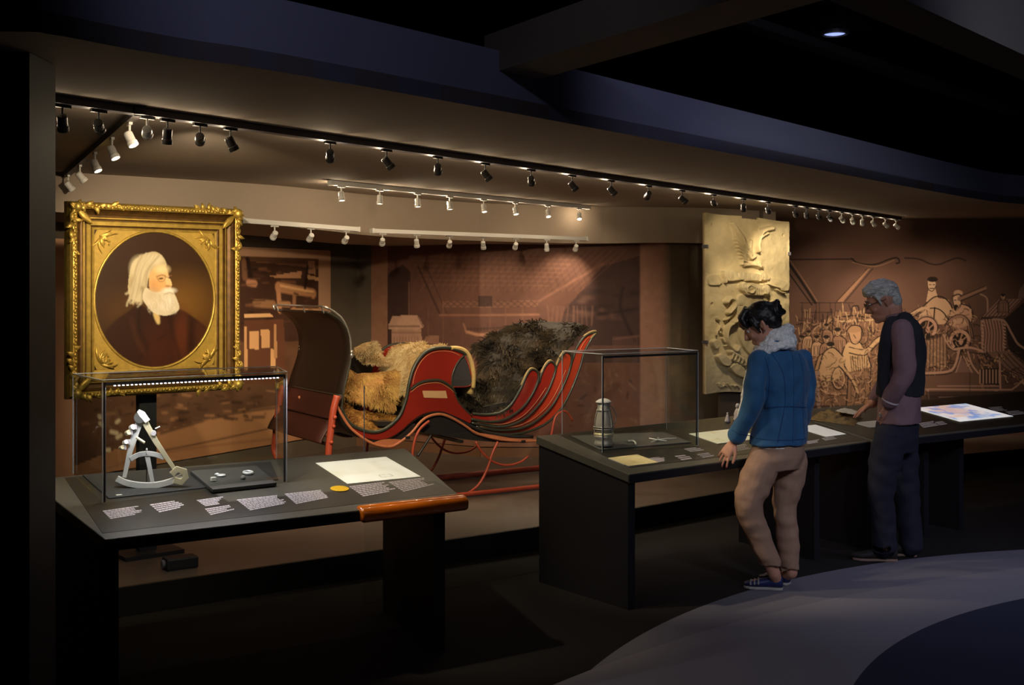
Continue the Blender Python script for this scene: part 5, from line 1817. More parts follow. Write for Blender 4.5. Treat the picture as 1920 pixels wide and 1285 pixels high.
M['navy'] = mat('dark_plaid', (.03, .028, .03, 1), .8)

SP0 = on_h(860, 935, PLAT)
SU = Vector((.85, .527, 0)).normalized()
SV = Vector((-SU.y, SU.x, 0))
SW = .76


def S(px, py, v=0.0):
    return on_plane(px, py, SP0 + SV * v, SV)


def acr(px, py, v, at_=0.0):
    """point drawn on the near side plane (v = at_), then carried across the body to v"""
    return S(px, py, at_) + SV * (v - at_)


sl = thing('sleigh', (SP0.x, SP0.y + .3, PLAT), 'antique red horse sleigh with black curved dash and swept fan panels', 'sleigh')
VN, VF = .05, SW - .05


def plate_part(name, pts, m, v0, th=.018, n=5, par=None, closed=True):
    P = spline(pts, n, True) if n else pts
    for side in (0, 1):
        v = v0 if side == 0 else SW - v0 - th
        poly = [acr(x, y, v, v0) for x, y in P]
        MB().prism(poly, SV * th).build(name, m, sl)


def edge_part(name, pts, r, m, v0, n=5, both=True):
    P = spline(pts, n)
    for v in ((v0, SW - v0) if both else (v0,)):
        MB().tube([acr(x, y, v, v0) for x, y in P], r, 8).build(name, m, sl, smooth=True)


# lower red side panel
open_l = [(640, 762), (643, 772), (650, 788), (666, 801), (691, 810), (712, 809), (732, 798), (750, 779), (760, 754), (764, 738), (770, 731)]
arch = [(770, 731), (786, 719), (804, 714), (825, 714), (842, 723), (851, 731)]
rgt = [(851, 731), (861, 755), (885, 781), (881, 794)]
bot = [(881, 794), (845, 777), (821, 771), (794, 776), (773, 789), (753, 807), (732, 820), (708, 825), (684, 820), (662, 807), (643, 784)]
def chain(*L):
    out = []
    for l in L:
        out += spline(l, 4)[:-1]
    return out
plate_part('lower_side_panel', chain(open_l, arch, rgt, bot + [(636, 766), (640, 762)]), 'sred', VN, n=0)
top = [(768, 733), (768, 716), (775, 692), (786, 673), (801, 659), (821, 653), (845, 653), (866, 660), (873, 665)]
rin = [(873, 665), (862, 675), (853, 690), (848, 706), (848, 726)]
plate_part('upper_side_panel', chain(top, rin, [(848, 726), (842, 724), (825, 715), (804, 715), (786, 720), (768, 733)]), 'sred', VN + .004, n=0)
edge_part('panel_edging', open_l[:-1] + [(767, 720)] + top[2:], .013, 'sgreen', VN - .002)
edge_part('panel_edging', arch, .011, 'sgreen', VN - .002)
edge_part('panel_edging', rin, .007, 'sgreen', VN)
edge_part('panel_edging', rgt[:-1], .006, 'sgreen', VN)
edge_part('pinstripe', [(x, y + 5) for x, y in arch], .0035, 'stan', VN - .004)
edge_part('pinstripe', [(774, 722), (778, 702), (789, 679), (804, 665), (822, 659), (845, 660), (862, 667)], .003, 'stan', VN)
# floor pan: curved bottom across the body
pan = [(634, 762), (643, 784), (662, 807), (684, 820), (708, 826), (732, 821), (753, 808), (773, 791), (794, 778), (821, 773), (845, 779), (868, 791), (888, 801), (920, 813), (955, 819), (1001, 820)]
PP = spline(pan, 4)
MB().grid([[acr(x, y, v, VN) for x, y in PP] for v in np.linspace(VN + .005, VF - .005, 5)]).build('floor_pan', 'sblack', sl, smooth=True, solid=.02)
# black sub-frame visible below the sweep
sub = [(781, 803), (800, 786), (824, 778), (846, 785), (868, 798), (890, 811), (915, 819), (945, 824), (1001, 826), (1001, 829), (945, 830), (888, 826), (857, 822), (824, 816), (791, 811)]
plate_part('sub_frame', sub, 'sblack', VN + .01, .03, 3)
sub2 = [(655, 806), (684, 824), (708, 829), (735, 824), (757, 810), (775, 794), (781, 803), (757, 826), (736, 836), (712, 837), (690, 829), (668, 815)]
plate_part('sub_frame', sub2, 'sblack', VN + .01, .03, 3)
rib = [(630, 758), (639, 775), (655, 800), (674, 817), (696, 831), (717, 837), (736, 837), (756, 825), (773, 810), (789, 791), (804, 781), (825, 777), (845, 783), (868, 796), (888, 810), (900, 815), (925, 822), (954, 826), (1003, 827), (1040, 820)]
edge_part('sweep_moulding', rib, .010, 'stan', VN - .008)
plate_part('tan_web', [(700, 832), (722, 824), (757, 826), (738, 836), (717, 837)], 'stan', VN, .012, 4)
plate_part('tan_web', [(893, 812), (925, 816), (960, 822), (1001, 825), (954, 828), (920, 823)], 'stan', VN, .012, 4)
# four swept fan panels of the rear body
FANS = [
    ([(883, 786), (886, 776), (908, 778), (931, 776), (947, 769), (962, 754), (978, 725), (988, 703), (997, 693), (1007, 697), (1010, 709), (1001, 734), (984, 760), (964, 777), (939, 789), (912, 791)], 'sred'),
    ([(884, 793), (912, 791), (939, 789), (964, 777), (984, 760), (1001, 734), (1011, 718), (1015, 702), (1023, 686), (1032, 678), (1040, 684), (1041, 697), (1028, 732), (1009, 761), (984, 785), (955, 798), (925, 800)], 'sred'),
    ([(892, 800), (925, 800), (955, 798), (984, 785), (1009, 761), (1028, 732), (1041, 694), (1048, 676), (1058, 662), (1067, 662), (1072, 672), (1067, 697), (1052, 732), (1032, 765), (1003, 791), (974, 804), (935, 807)], 'sred2'),
    ([(896, 808), (935, 807), (974, 804), (1003, 791), (1032, 765), (1052, 732), (1067, 697), (1074, 674), (1081, 653), (1095, 633), (1108, 625), (1119, 624), (1108, 637), (1095, 662), (1087, 691), (1071, 732), (1052, 767), (1023, 795), (984, 811), (945, 815)], 'sred2'),
]
for k, (pts, m_) in enumerate(FANS):
    plate_part('fan_panel', pts, m_, VN + .012 * k + .004, .012, 4)
    e = pts[1:] if k == 0 else pts[6 if k < 2 else 5:]
    if k == 0:
        edge_part('fan_edging', pts[1:9] + pts[9:] + [pts[0]], .010, 'sgreen', VN + .012 * k)
    else:
        edge_part('fan_edging', pts[6:] + [pts[0]], .010, 'sgreen', VN + .012 * k)
    i = max(range(len(pts)), key=lambda q: -pts[q][1])
    cap = [pts[(i + d) % len(pts)] for d in (-2, -1, 0, 1)]
    edge_part('fan_cap', [(x - 1, y - 2) for x, y in cap], .008, 'captrim', VN + .012 * k)
edge_part('pinstripe', [(1085, 665), (1092, 647), (1104, 632)], .003, 'stan', VN + .03)
for dx, dy in ((0, 0),):
    edge_part('pinstripe', [(900, 800), (935, 803), (970, 799), (1000, 786), (1028, 760), (1047, 728), (1061, 694)], .003, 'stan', VN + .018)
    edge_part('pinstripe', [(895, 792), (930, 796), (955, 793), (982, 779), (1005, 755), (1024, 727)], .003, 'stan', VN + .006)
# rear seat back and floor inside
bk = spline([(905, 800), (950, 790), (985, 770), (1010, 735), (1030, 700), (1048, 678)], 4)
MB().grid([[acr(x - 6, y, v, VN) for x, y in bk] for v in np.linspace(VN + .02, VF - .02, 5)]).build('rear_back', 'maroon', sl, smooth=True, solid=.02)
# middle seat: box, rolled back and lining
sb = spline([(790, 770), (785, 740), (788, 705), (800, 676), (822, 660), (846, 657), (866, 664), (880, 684), (888, 712), (888, 740)], 4)
MB().grid([[acr(x, y, v, VN) for x, y in sb] for v in np.linspace(VN + .02, VF - .02, 6)]).build('seat_roll', 'cream', sl, smooth=True, solid=.02)
trim = spline([(845, 653), (862, 654), (876, 662), (884, 680), (888, 705), (887, 728)], 4)
for v in (VN, VF):
    MB().tube([acr(x, y, v, VN) for x, y in trim], .016, 8).build('seat_trim', 'cream', sl, smooth=True)
plate_part('seat_lining', [(871, 667), (880, 690), (883, 722), (848, 726), (849, 706), (855, 690)], 'navy', VN + .006, .012, 3)
edge_part('lining_welt', [(871, 668), (880, 690), (883, 722), (848, 726)], .004, 'sred', VN + .004)
q = [acr(712, 792, v, VN) for v in (VN + .03, VF - .03)]
q2 = [acr(752, 792, v, VN) for v in (VN + .03, VF - .03)]
MB().hexa([q[0] - Vector((0, 0, .03)), q2[0] - Vector((0, 0, .03)), q2[1] - Vector((0, 0, .03)), q[1] - Vector((0, 0, .03))], [q[0], q2[0], q2[1], q[1]]).build('seat_box', 'sblack', sl)
q = [acr(905, 765, v, VN) for v in (VN + .03, VF - .03)]
q2 = [acr(985, 748, v, VN) for v in (VN + .03, VF - .03)]
MB().hexa([q[0] - Vector((0, 0, .10)), q2[0] - Vector((0, 0, .10)), q2[1] - Vector((0, 0, .10)), q[1] - Vector((0, 0, .10))], [q[0], q2[0], q2[1], q[1]]).build('seat_box', 'sblack', sl)
# far side wall behind the opening, black as painted shade between pelts, with rounded red top
plate = [acr(x, y, VF, VN) for x, y in spline([(650, 775), (655, 735), (668, 690), (700, 672), (740, 668), (775, 676), (785, 700), (770, 800), (700, 815), (660, 800)], 4, True)]
MB().prism(plate, SV * .016).build('far_side_panel', 'sblack', sl)
MB().tube([acr(x, y, VF, VN) for x, y in spline([(655, 735), (668, 690), (700, 672), (740, 668), (775, 676), (785, 700)], 4)], .010, 8).build('panel_edging', 'sred', sl, smooth=True)

# front dash: tall curved sheet across the front
dash_near = [(612, 585), (636, 600), (651, 622), (657, 650), (656, 678), (650, 705), (644, 730), (641, 752), (640, 772)]
DN = spline(dash_near, 4)
DW = .26
vs9 = np.linspace(VN - .01, VF + DW, 9)
rows = []
for x, y in DN:
    fl_ = 1 + .10 * max(0, (y - 640) / 130)
    rows.append([acr(x, y, VN - .01 + (v - VN + .01) * fl_, VN) for v in vs9])
MB().grid(rows).build('dash', 'dashblack', sl, smooth=True, solid=.014)
low = spline([(641, 742), (632, 762), (622, 790), (606, 818), (600, 832)], 4)
MB().grid([[acr(x, y, VN - .01 + (v - VN + .01) * 1.08, VN) for v in vs9] for x, y in low]).build('dash_apron', 'maroon', sl, smooth=True, solid=.014)
MB().tube([acr(x, y, VN - .012, VN) for x, y in DN], .006, 8).build('dash_edge', 'sgreen', sl, smooth=True)
MB().tube([acr(x, y, VN - .01 + (VF + DW - VN + .01) * (1 + .10 * max(0, (y - 640) / 130)), VN) for x, y in DN], .006, 8).build('dash_edge', 'sgreen', sl, smooth=True)
MB().tube([acr(641, 742, v, VN) - SU * .012 for v in vs9], .006, 8).build('dash_seam', 'sgreen', sl, smooth=True)
# bright rail along the top and down the near edge
up = Vector((0, 0, .035))
tp = [acr(612, 585, v, VN) + up - SU * .02 for v in np.linspace(VF + DW, VN, 7)]
nr = [S(x, y, VN - .012) for x, y in ((628, 586), (644, 602), (655, 628), (658, 650), (658, 662))]
lp = [tp[0] - up + SU * .0, tp[0] - up * .3 - SU * .012]
rl = spline([tuple(p) for p in lp + tp + nr], 4)
MB().tube([Vector(p) for p in rl], .0075, 8).build('dash_rail', 'bright', sl, smooth=True)
for v in (VF + DW - .02, (VN + VF) / 2 + .05, VN + .04):
    p = acr(612, 585, v, VN)
    MB().tube([p - up * .3, p + up - SU * .02], .005, 8).build('rail_post', 'bright', sl)
for v, dx in ((VN - .012, 0), (VF + DW, 0)):
    p = acr(658, 664, v, VN)
    MB().lathe([(.004, .03), (.010, .022), (.013, .014), (.009, .006), (.013, -.002), (.012, -.016), (.005, -.028)], p, 14).build('rail_finial', 'bright', sl, smooth=True)
# runners: near and far, curling up at the front, on knees
rn_px = [(640, 742), (632, 742), (625, 770), (620, 810), (616, 850), (618, 890)]
def runner(v):
    a0 = SP0 + SV * v
    base = lambda u: a0 + SU * u + Vector((0, 0, .022))
    curl = [S(x, y, 0) + SV * (v + (.24 if v > .5 else 0)) for x, y in rn_px[1:]]
    u0 = (curl[-1] - SP0).dot(SU)
    pts = [tuple(p) for p in curl] + [tuple(base(u0 + .10) + Vector((0, 0, .05))), tuple(base(u0 + .28)), tuple(base(0)), tuple(base(.6)), tuple(base(1.3)), tuple(base(1.62) + Vector((0, 0, .004)))]
    P = [Vector(p) for p in spline(pts, 5)]
    mb = MB()
    rows = [[p + SV * .016 + Vector((0, 0, .0)), p - SV * .016] for p in P]
    mb.tube(P, .024, 8, flat=.6)
    mb.build('runner', 'runner', sl, smooth=True)
    MB().tube([p - Vector((0, 0, .018)) for p in P[20:]], .008, 6).build('runner_shoe', 'dark_metal', sl)
runner(0.0)
runner(SW)
for y in (783, 800, 830):
    p = S(628 - (y - 783) * .14, y, -.02)
    MB().lathe([(.003, -.02), (.012, -.014), (.014, 0), (.010, .012), (.003, .016)], p, 12, Matrix.Rotation(math.pi / 2, 3, 'X')).build('runner_bolt', 'runner', sl, smooth=True)
MB().tube([S(625, 786, 0), acr(625, 786, SW + .24, 0)], .010, 8).build('front_cross_bar', 'maroon', sl)
MB().tube([S(619, 835, 0), acr(619, 835, SW + .24, 0)], .012, 8).build('front_cross_bar', 'maroon', sl)
# knees and braces between body and runners
def brace(pts, v, r, m):
    MB().tube([Vector(p) for p in spline([tuple(S(x, y, 0) + SV * v) for x, y in pts], 5)], r, 8).build('knee_iron', m, sl, smooth=True)
for v in (.01, SW - .01):
    brace([(806, 790), (788, 806), (778, 830), (774, 860), (770, 900), (764, 940)], v, .010, 'runner')
    brace([(935, 829), (925, 850), (915, 880), (900, 908), (880, 925), (868, 931)], v, .010, 'runner')
    brace([(893, 829), (905, 848), (925, 866), (950, 873), (975, 868), (992, 856)], v, .009, 'runner')
    brace([(810, 816), (796, 838), (784, 856)], v, .009, 'sblack')
    brace([(1075, 790), (1062, 772), (1044, 780), (1036, 812), (1034, 826), (1050, 822)], v, .008, 'runner')
for px in (768, 868, 985):
    p = S(px, 829 if px != 768 else 822, 0)
    MB().bar(p + SV * .02, p + SV * (SW - .02), .03, .02).build('cross_beam', 'sblack', sl)
# small card on the red panel
q = [S(x, y, VN - .004) for x, y in ((795, 746), (839, 747), (836, 733), (792, 733))]
MB().hexa([p + SV * .002 for p in q], q).build('name_card', mat('tan_card', srgb(206, 160, 116), .7), sl)

# ================================================================== FURS
M['hairtint'] = print_mat('fur_strands', .75, 0, .2)


def fur(name, ctrl, label, c_root, c_tip, n, length, base_col, flow=(0, 0, -1), seed=1, patches=None, lift=.5, res=7, amp=.012):
    nr, nc = len(ctrl), len(ctrl[0])
    rows = [spline([tuple(p) for p in r], res) for r in ctrl]
    cols = []
    for j in range(len(rows[0])):
        cols.append(spline([rows[i][j] for i in range(nr)], res))
    G = np.array(cols)                       # j, i, 3
    m_, k_ = G.shape[:2]
    for a in range(m_):
        for b in range(k_):
            nz_ = mnoise.noise_vector(Vector(G[a, b]) * 9) * amp + mnoise.noise_vector(Vector(G[a, b]) * 24) * amp * .5
            G[a, b] += np.array(nz_)
    base = G.reshape(-1, 3).mean(0)
    zmin = G[..., 2].min()
    o = thing(name, (base[0], base[1], zmin), label, 'fur')
    MB().grid([[tuple(p) for p in r] for r in G]).build('hide', mat(name + '_hide', base_col, .9, noise=.3, scale=30), o, smooth=True, solid=.008)
    g = np.random.default_rng(seed)
    # random points
    ia, ib = g.integers(0, m_ - 1, n), g.integers(0, k_ - 1, n)
    fa_, fb_ = g.random(n)[:, None], g.random(n)[:, None]
    P00, P10, P01, P11 = G[ia, ib], G[ia + 1, ib], G[ia, ib + 1], G[ia + 1, ib + 1]
    P = P00 * (1 - fa_) * (1 - fb_) + P10 * fa_ * (1 - fb_) + P01 * (1 - fa_) * fb_ + P11 * fa_ * fb_
    N = np.cross(P10 - P00, P01 - P00)
    N /= np.linalg.norm(N, axis=1)[:, None] + 1e-9
    view = np.array(CAMP) - P
    N = np.where((N * view).sum(1)[:, None] < 0, -N, N)
    fl = np.array(flow, float)
    fl = np.tile(fl, (n, 1)) + g.normal(0, .35, (n, 3))
    # low-frequency swirl of the coat
    sw = np.array([list(mnoise.noise_vector(Vector(p) * 7)) for p in P])
    D_ = N * lift + (fl + sw * 1.2) * .8
    D_ /= np.linalg.norm(D_, axis=1)[:, None]
    L_ = (length * (.5 + g.random(n)))[:, None]
    mid = P + D_ * L_ * .55 + N * L_ * .06
    tip = P + D_ * L_ - np.array([0, 0, 1]) * L_ * .18
    side = np.cross(D_, view)
    side /= np.linalg.norm(side, axis=1)[:, None] + 1e-9
    w_ = L_ * .045 + .0006
    V = np.stack([P - side * w_, P + side * w_, mid + side * w_ * .8, mid - side * w_ * .8, tip], 1).reshape(-1, 3)
    idx = np.arange(n)[:, None] * 5
    tri = np.concatenate([idx + np.array([[0, 1, 2]]), idx + np.array([[0, 2, 3]]), idx + np.array([[3, 2, 4]])], 0)
    me = bpy.data.meshes.new('hair')
    me.vertices.add(len(V))
    oo = np.array(org(o))
    me.vertices.foreach_set('co', (V - oo).astype(np.float32).ravel())
    me.loops.add(len(tri) * 3)
    me.loops.foreach_set('vertex_index', tri.ravel().astype(np.int32))
    me.polygons.add(len(tri))
    me.polygons.foreach_set('loop_start', (np.arange(len(tri)) * 3).astype(np.int32))
    me.update(calc_edges=True)
    cr, ct = lin(c_root), lin(c_tip)
    mixv = np.clip(.5 + .9 * np.array([mnoise.noise(Vector(p) * 11) for p in P]) + g.normal(0, .18, n), 0, 1)[:, None]
    ct_ = cr * (1 - mixv) * 1.3 + ct * mixv
    col = np.ones((n, 5, 4), np.float32)
    for v_, t in ((0, 0), (1, 0), (2, .55), (3, .55), (4, 1)):
        col[:, v_, :3] = cr * .8 * (1 - t) + ct_ * t
    ca = me.color_attributes.new('print', 'FLOAT_COLOR', 'POINT')
    ca.data.foreach_set('color', np.clip(col, 0, 1).ravel())
    me.materials.append(M['hairtint'])
    h = bpy.data.objects.new('hair', me)
    link(h, o)
    h['kind'] = 'stuff'
    return o


Bz = lambda *L: [S(x, y, v) for x, y, v in L]
# pelts over the front seat
fur('fur_pelt', [Bz((664, 652, .58), (680, 644, .58), (694, 641, .58), (702, 641, .58)), Bz((668, 664, .54), (684, 658, .53), (700, 655, .53), (712, 657, .53)), Bz((674, 676, .50), (690, 673, .48), (708, 670, .48), (722, 672, .48)),
                 Bz((680, 684, .46), (698, 684, .45), (716, 682, .45), (732, 680, .45))], 'grey-tan fur pelt with pale edge draped highest over the sleigh side', (118, 90, 54), (226, 204, 156), 5200, .028, srgb(150, 122, 80), (.3, 0, -1), 3)
fur('fur_pelt', [[acr(x - 3, y - 3, v, VN) for x, y in ((848, 655), (818, 658), (800, 672), (789, 695), (784, 722), (780, 745))] for v in (.085, .22, .36, .50, .64)],
    'pale cream fur pelt bunched over the rolled seat behind the red side panel', (150, 120, 74), (230, 208, 158), 9000, .030, srgb(176, 146, 96), (-.4, 0, -.8), 4)
fur('fur_rug', [Bz((641, 680, .46), (654, 692, .42), (668, 702, .38), (684, 700, .36), (712, 698, .34), (744, 697, .32)), Bz((640, 704, .44), (654, 708, .40), (676, 712, .36), (700, 710, .34), (724, 706, .32), (745, 704, .31)), Bz((639, 724, .38), (656, 730, .34), (678, 736, .30), (704, 734, .27), (726, 728, .26), (742, 724, .26)), Bz((640, 738, .34), (658, 744, .30), (682, 750, .26), (706, 758, .24), (726, 764, .23), (738, 762, .23))],
    'golden brown fur rug hanging squarely over the front seat edge', (116, 76, 34), (222, 180, 104), 9000, .040, srgb(150, 108, 56), (.1, 0, -1), 5)
fur('fur_rug', [Bz((643, 760, .34), (664, 767, .32), (690, 775, .30), (712, 780, .27), (732, 782, .24)), Bz((645, 772, .28), (664, 780, .26), (690, 786, .24), (714, 790, .22), (732, 790, .20)), Bz((652, 784, .20), (670, 794, .18), (692, 800, .16), (714, 800, .15), (730, 794, .15)), Bz((662, 796, .12), (676, 804, .10), (694, 808, .10), (712, 806, .10), (724, 800, .11))],
    'rumpled orange-tan fur rug at the bottom of the sleigh footwell', (110, 66, 26), (216, 164, 84), 8000, .036, srgb(150, 100, 46), (.5, 0, -.7), 6, amp=.022)
# great dark robe over the rear seat
fur('fur_robe', [Bz((1105, 613, .16), (1078, 606, .30), (1046, 604, .42), (1008, 602, .54), (972, 606, .64), (944, 616, .70)), Bz((1086, 632, .12), (1060, 624, .22), (1034, 620, .32), (1000, 616, .42), (962, 620, .52), (922, 630, .62)),
                 Bz((1056, 660, .10), (1036, 650, .18), (1012, 646, .26), (980, 640, .36), (938, 640, .46), (902, 648, .56)), Bz((1022, 684, .10), (1002, 682, .16), (982, 676, .24), (954, 668, .32), (920, 664, .42), (894, 660, .50)),
                 Bz((990, 704, .10), (974, 706, .16), (958, 700, .22), (936, 690, .28), (918, 686, .34), (908, 682, .42)), Bz((972, 738, .10), (952, 734, .15), (934, 724, .20), (914, 716, .25), (900, 716, .30), (888, 720, .34)),
                 Bz((952, 766, .10), (930, 764, .13), (908, 752, .16), (892, 742, .20), (876, 738, .24), (866, 738, .27)), Bz((930, 774, .09), (910, 772, .10), (894, 766, .12), (880, 758, .15), (870, 752, .17), (864, 748, .19))],
    'large shaggy black-brown fur robe thrown over the rear seat of the sleigh', (18, 14, 10), (84, 70, 50), 16000, .055, srgb(34, 27, 20), (-.5, -.2, -.9), 7, amp=.020)
# ================================================================== PEOPLE
M['skin'] = mat('skin', srgb(206, 150, 122), .5, noise=.06, scale=40)
M['skin2'] = mat('skin_ruddy', srgb(190, 134, 108), .5, noise=.06, scale=40)


def bake(mb, name, m, parent, voxel=.005, smooth=4, fn=None):
    """union of overlapping closed shapes -> one continuous smooth skin"""
    me = bpy.data.meshes.new(name)
    me.from_pydata(mb.v, [], mb.f)
    bm = bmesh.new(); bm.from_mesh(me); bmesh.ops.recalc_face_normals(bm, faces=bm.faces); bm.to_mesh(me); bm.free()
    t = bpy.data.objects.new('tmp', me)
    COL.objects.link(t)
    md = t.modifiers.new('r', 'REMESH'); md.mode = 'VOXEL'; md.voxel_size = voxel
    if smooth:
        md = t.modifiers.new('s', 'SMOOTH'); md.factor = .5; md.iterations = smooth
    dg = bpy.context.evaluated_depsgraph_get()
    me2 = bpy.data.meshes.new_from_object(t.evaluated_get(dg))
    bpy.data.objects.remove(t)
    me2.name = name
    n = len(me2.vertices)
    co = np.empty(n * 3, np.float32)
    me2.vertices.foreach_get('co', co)
    co = co.reshape(-1, 3)
    if fn is not None:
        no = np.empty(n * 3, np.float32)
        me2.vertices.foreach_get('normal', no)
        co = fn(co, no.reshape(-1, 3))
    co = co - (np.array(org(parent)) if parent is not None else 0)
    me2.vertices.foreach_set('co', co.astype(np.float32).ravel())
    me2.materials.clear()
    me2.materials.append(M[m] if isinstance(m, str) else m)
    me2.polygons.foreach_set('use_smooth', [True] * len(me2.polygons))
    me2.update()
    o = bpy.data.objects.new(name, me2)
    return link(o, parent)


def folds(scale, amp, stretch=(1, 1, 1)):
    def fn(co, no):
        d = np.array([mnoise.noise(Vector((p[0] * scale * stretch[0], p[1] * scale * stretch[1], p[2] * scale * stretch[2]))) for p in co])
        return co + no * (d * amp)[:, None]
    return fn


def loft(mb, rings, seg=20, power=2.0):
    """rings: (centre, half-axis vector a, half-axis vector b)"""
    vs_, fs_ = [], []
    n = len(rings)
    for c, a, b in rings:
        c, a, b = Vector(c), Vector(a), Vector(b)
        for k in range(seg):
            t = 2 * math.pi * k / seg
            ct, st = math.cos(t), math.sin(t)
            e = 2 / power
            vs_.append(c + a * (abs(ct) ** e * (1 if ct >= 0 else -1)) + b * (abs(st) ** e * (1 if st >= 0 else -1)))
    for i in range(n - 1):
        for k in range(seg):
            fs_.append((i * seg + k, i * seg + (k + 1) % seg, (i + 1) * seg + (k + 1) % seg, (i + 1) * seg + k))
    fs_.append(tuple(range(seg - 1, -1, -1)))
    fs_.append(tuple((n - 1) * seg + k for k in range(seg)))
    return mb.add(vs_, fs_)


def limb(mb, joints, n=5, seg=14, end=True):
    """joints: (point, radius); rounded, tapering"""
    L = [tuple(p) + (r,) for p, r in joints]
    P = spline(L, n)
    mb.tube([Vector(p[:3]) for p in P], [p[3] for p in P], seg)
    mb.ell(joints[0][0], [joints[0][1]] * 3, seg=12, rings=8)
    if end: mb.ell(joints[-1][0], [joints[-1][1]] * 3, seg=12, rings=8)
    return mb


def basis(fwd, up):
    f = Vector(fwd).normalized()
    u = Vector(up)
    r = f.cross(u).normalized()
    u = r.cross(f).normalized()
    return f, r, u


def head_shape(mb, C, fwd, up, k=1.0):
    f, r, u = basis(fwd, up)
    R = Matrix((r, f, u)).transposed()
    P = lambda x, y, z: Vector(C) + (r * x + f * y + u * z) * k
    E = lambda x, y, z, a, b, c: mb.ell(P(x, y, z), (a * k, b * k, c * k), R, 18, 12)
    E(0, -.012, .032, .074, .092, .084)      # cranium
    E(0, .022, -.010, .062, .068, .095)      # face
    E(0, .035, -.070, .046, .050, .042)      # jaw
    E(0, .064, -.094, .022, .022, .018)      # chin
    E(0, .072, .028, .050, .020, .014)       # brow
    E(.030, .062, -.022, .024, .022, .022); E(-.030, .062, -.022, .024, .022, .022)   # cheeks
    mb.tube([P(0, .084, .022), P(0, .098, -.004), P(0, .108, -.024), P(0, .088, -.034)], [.009 * k, .011 * k, .014 * k, .010 * k], 10)
    E(.012, .092, -.027, .009, .010, .008); E(-.012, .092, -.027, .009, .010, .008)
    E(0, .083, -.056, .022, .011, .006); E(0, .081, -.067, .019, .011, .007)           # lips
    for s in (-1, 1):
        mb.tube([P(s * .070, -.010, .022), P(s * .080, -.018, .026), P(s * .083, -.020, .004), P(s * .078, -.010, -.020), P(s * .070, -.004, -.026)], [.008 * k, .009 * k, .008 * k, .009 * k, .006 * k], 8)
        E(s * .074, -.010, .002, .008, .014, .020)
    return P, f, r, u


def face_bits(P, f, r, u, k, parent, iris, browc):
    for s in (-1, 1):
        R = Matrix((r, f, u)).transposed()
        e = MB().ell(P(s * .029, .074, .010), (.012 * k, .011 * k, .011 * k), R, 12, 8).build('eye', mat('eye_white', (.7, .68, .64, 1), .2), parent, smooth=True)
        MB().ell(P(s * .029, .083, .008), (.005 * k, .003 * k, .005 * k), R, 10, 6).build('iris', mat('iris', iris, .2), e, smooth=True)
        MB().tube([P(s * .012, .090, .030), P(s * .030, .088, .036), P(s * .047, .074, .030)], [.003 * k, .004 * k, .002 * k], 6).build('eyebrow', mat('brow_hair', browc, .8), parent, smooth=True)


def hand_shape(mb, wrist, dirv, back, side, curls, spread=.12, k=1.0, thumb=(.55, .5)):
    """dirv: wrist -> knuckles, back: normal out of the back of the hand, side: towards the thumb"""
    d = Vector(dirv).normalized()
    b = Vector(back); b = (b - d * b.dot(d)).normalized()
    s = Vector(side); s = (s - d * s.dot(d) - b * s.dot(b)).normalized()
    W = Vector(wrist)
    loft(mb, [(W - d * .02 * k, s * .024 * k, b * .018 * k), (W + d * .01 * k, s * .027 * k, b * .017 * k), (W + d * .045 * k, s * .037 * k, b * .016 * k), (W + d * .082 * k, s * .039 * k, b * .013 * k), (W + d * .092 * k, s * .034 * k, b * .009 * k)], 16, 2.6)
    K = [(.029, .086, .066, .0085), (.010, .090, .074, .0088), (-.010, .088, .068, .0083), (-.029, .080, .053, .0074)]
    tips = []
    for i, (x, y, L, r_) in enumerate(K):
        p = W + s * x * k + d * (y - .012) * k
        ang = 0.0
        fd = (d + s * spread * (1.2 - .8 * i)).normalized()
        pts, rr = [p], [r_ * 1.05 * k]
        for j, fr_ in enumerate((.45, .32, .23)):
            ang += curls[i] * (1.0 if j else .8)
            v = fd * math.cos(ang) - b * math.sin(ang)
            p = p + v * (L + (.012 if j == 0 else 0)) * fr_ * 1.05 * k
            pts.append(p); rr.append(r_ * (1 - .1 * (j + 1)) * k)
        mb.tube([Vector(q) for q in pts], rr, 10)
        for q, r2 in zip(pts, rr): mb.ell(q, [r2 * 1.02] * 3, seg=10, rings=6)
        tips.append((pts[-1], (pts[-1] - pts[-2]).normalized(), rr[-1]))
    # thumb leaves the side of the palm near its base
    p0 = W + s * .026 * k + d * .022 * k - b * .004 * k
    p1 = p0 + (s * thumb[0] + d * .75 - b * .18).normalized() * .036 * k
    p2 = p1 + (s * thumb[0] * .4 + d * .9 - b * thumb[1] * .5).normalized() * .032 * k
    p3 = p2 + (s * .1 + d * .95 - b * thumb[1] * .7).normalized() * .024 * k
    mb.tube([p0, p1, p2, p3], [.014 * k, .011 * k, .0095 * k, .008 * k], 10)
    for q, r2 in ((p0, .014), (p1, .011), (p2, .0095), (p3, .008)): mb.ell(q, [r2 * k] * 3, seg=10, rings=6)
    return tips, b


def nails(tips, b, parent, m):
    for p, d, r_ in tips:
        s = d.cross(b).normalized()
        bb = s.cross(d).normalized()
        if bb.dot(b) < 0: bb = -bb
        R = Matrix((s, d, bb)).transposed()
        MB().ell(p + bb * r_ * .75 + d * r_ * .3, (r_ * .62, r_ * .95, r_ * .32), R, 8, 5).build('fingernail', m, parent, smooth=True)


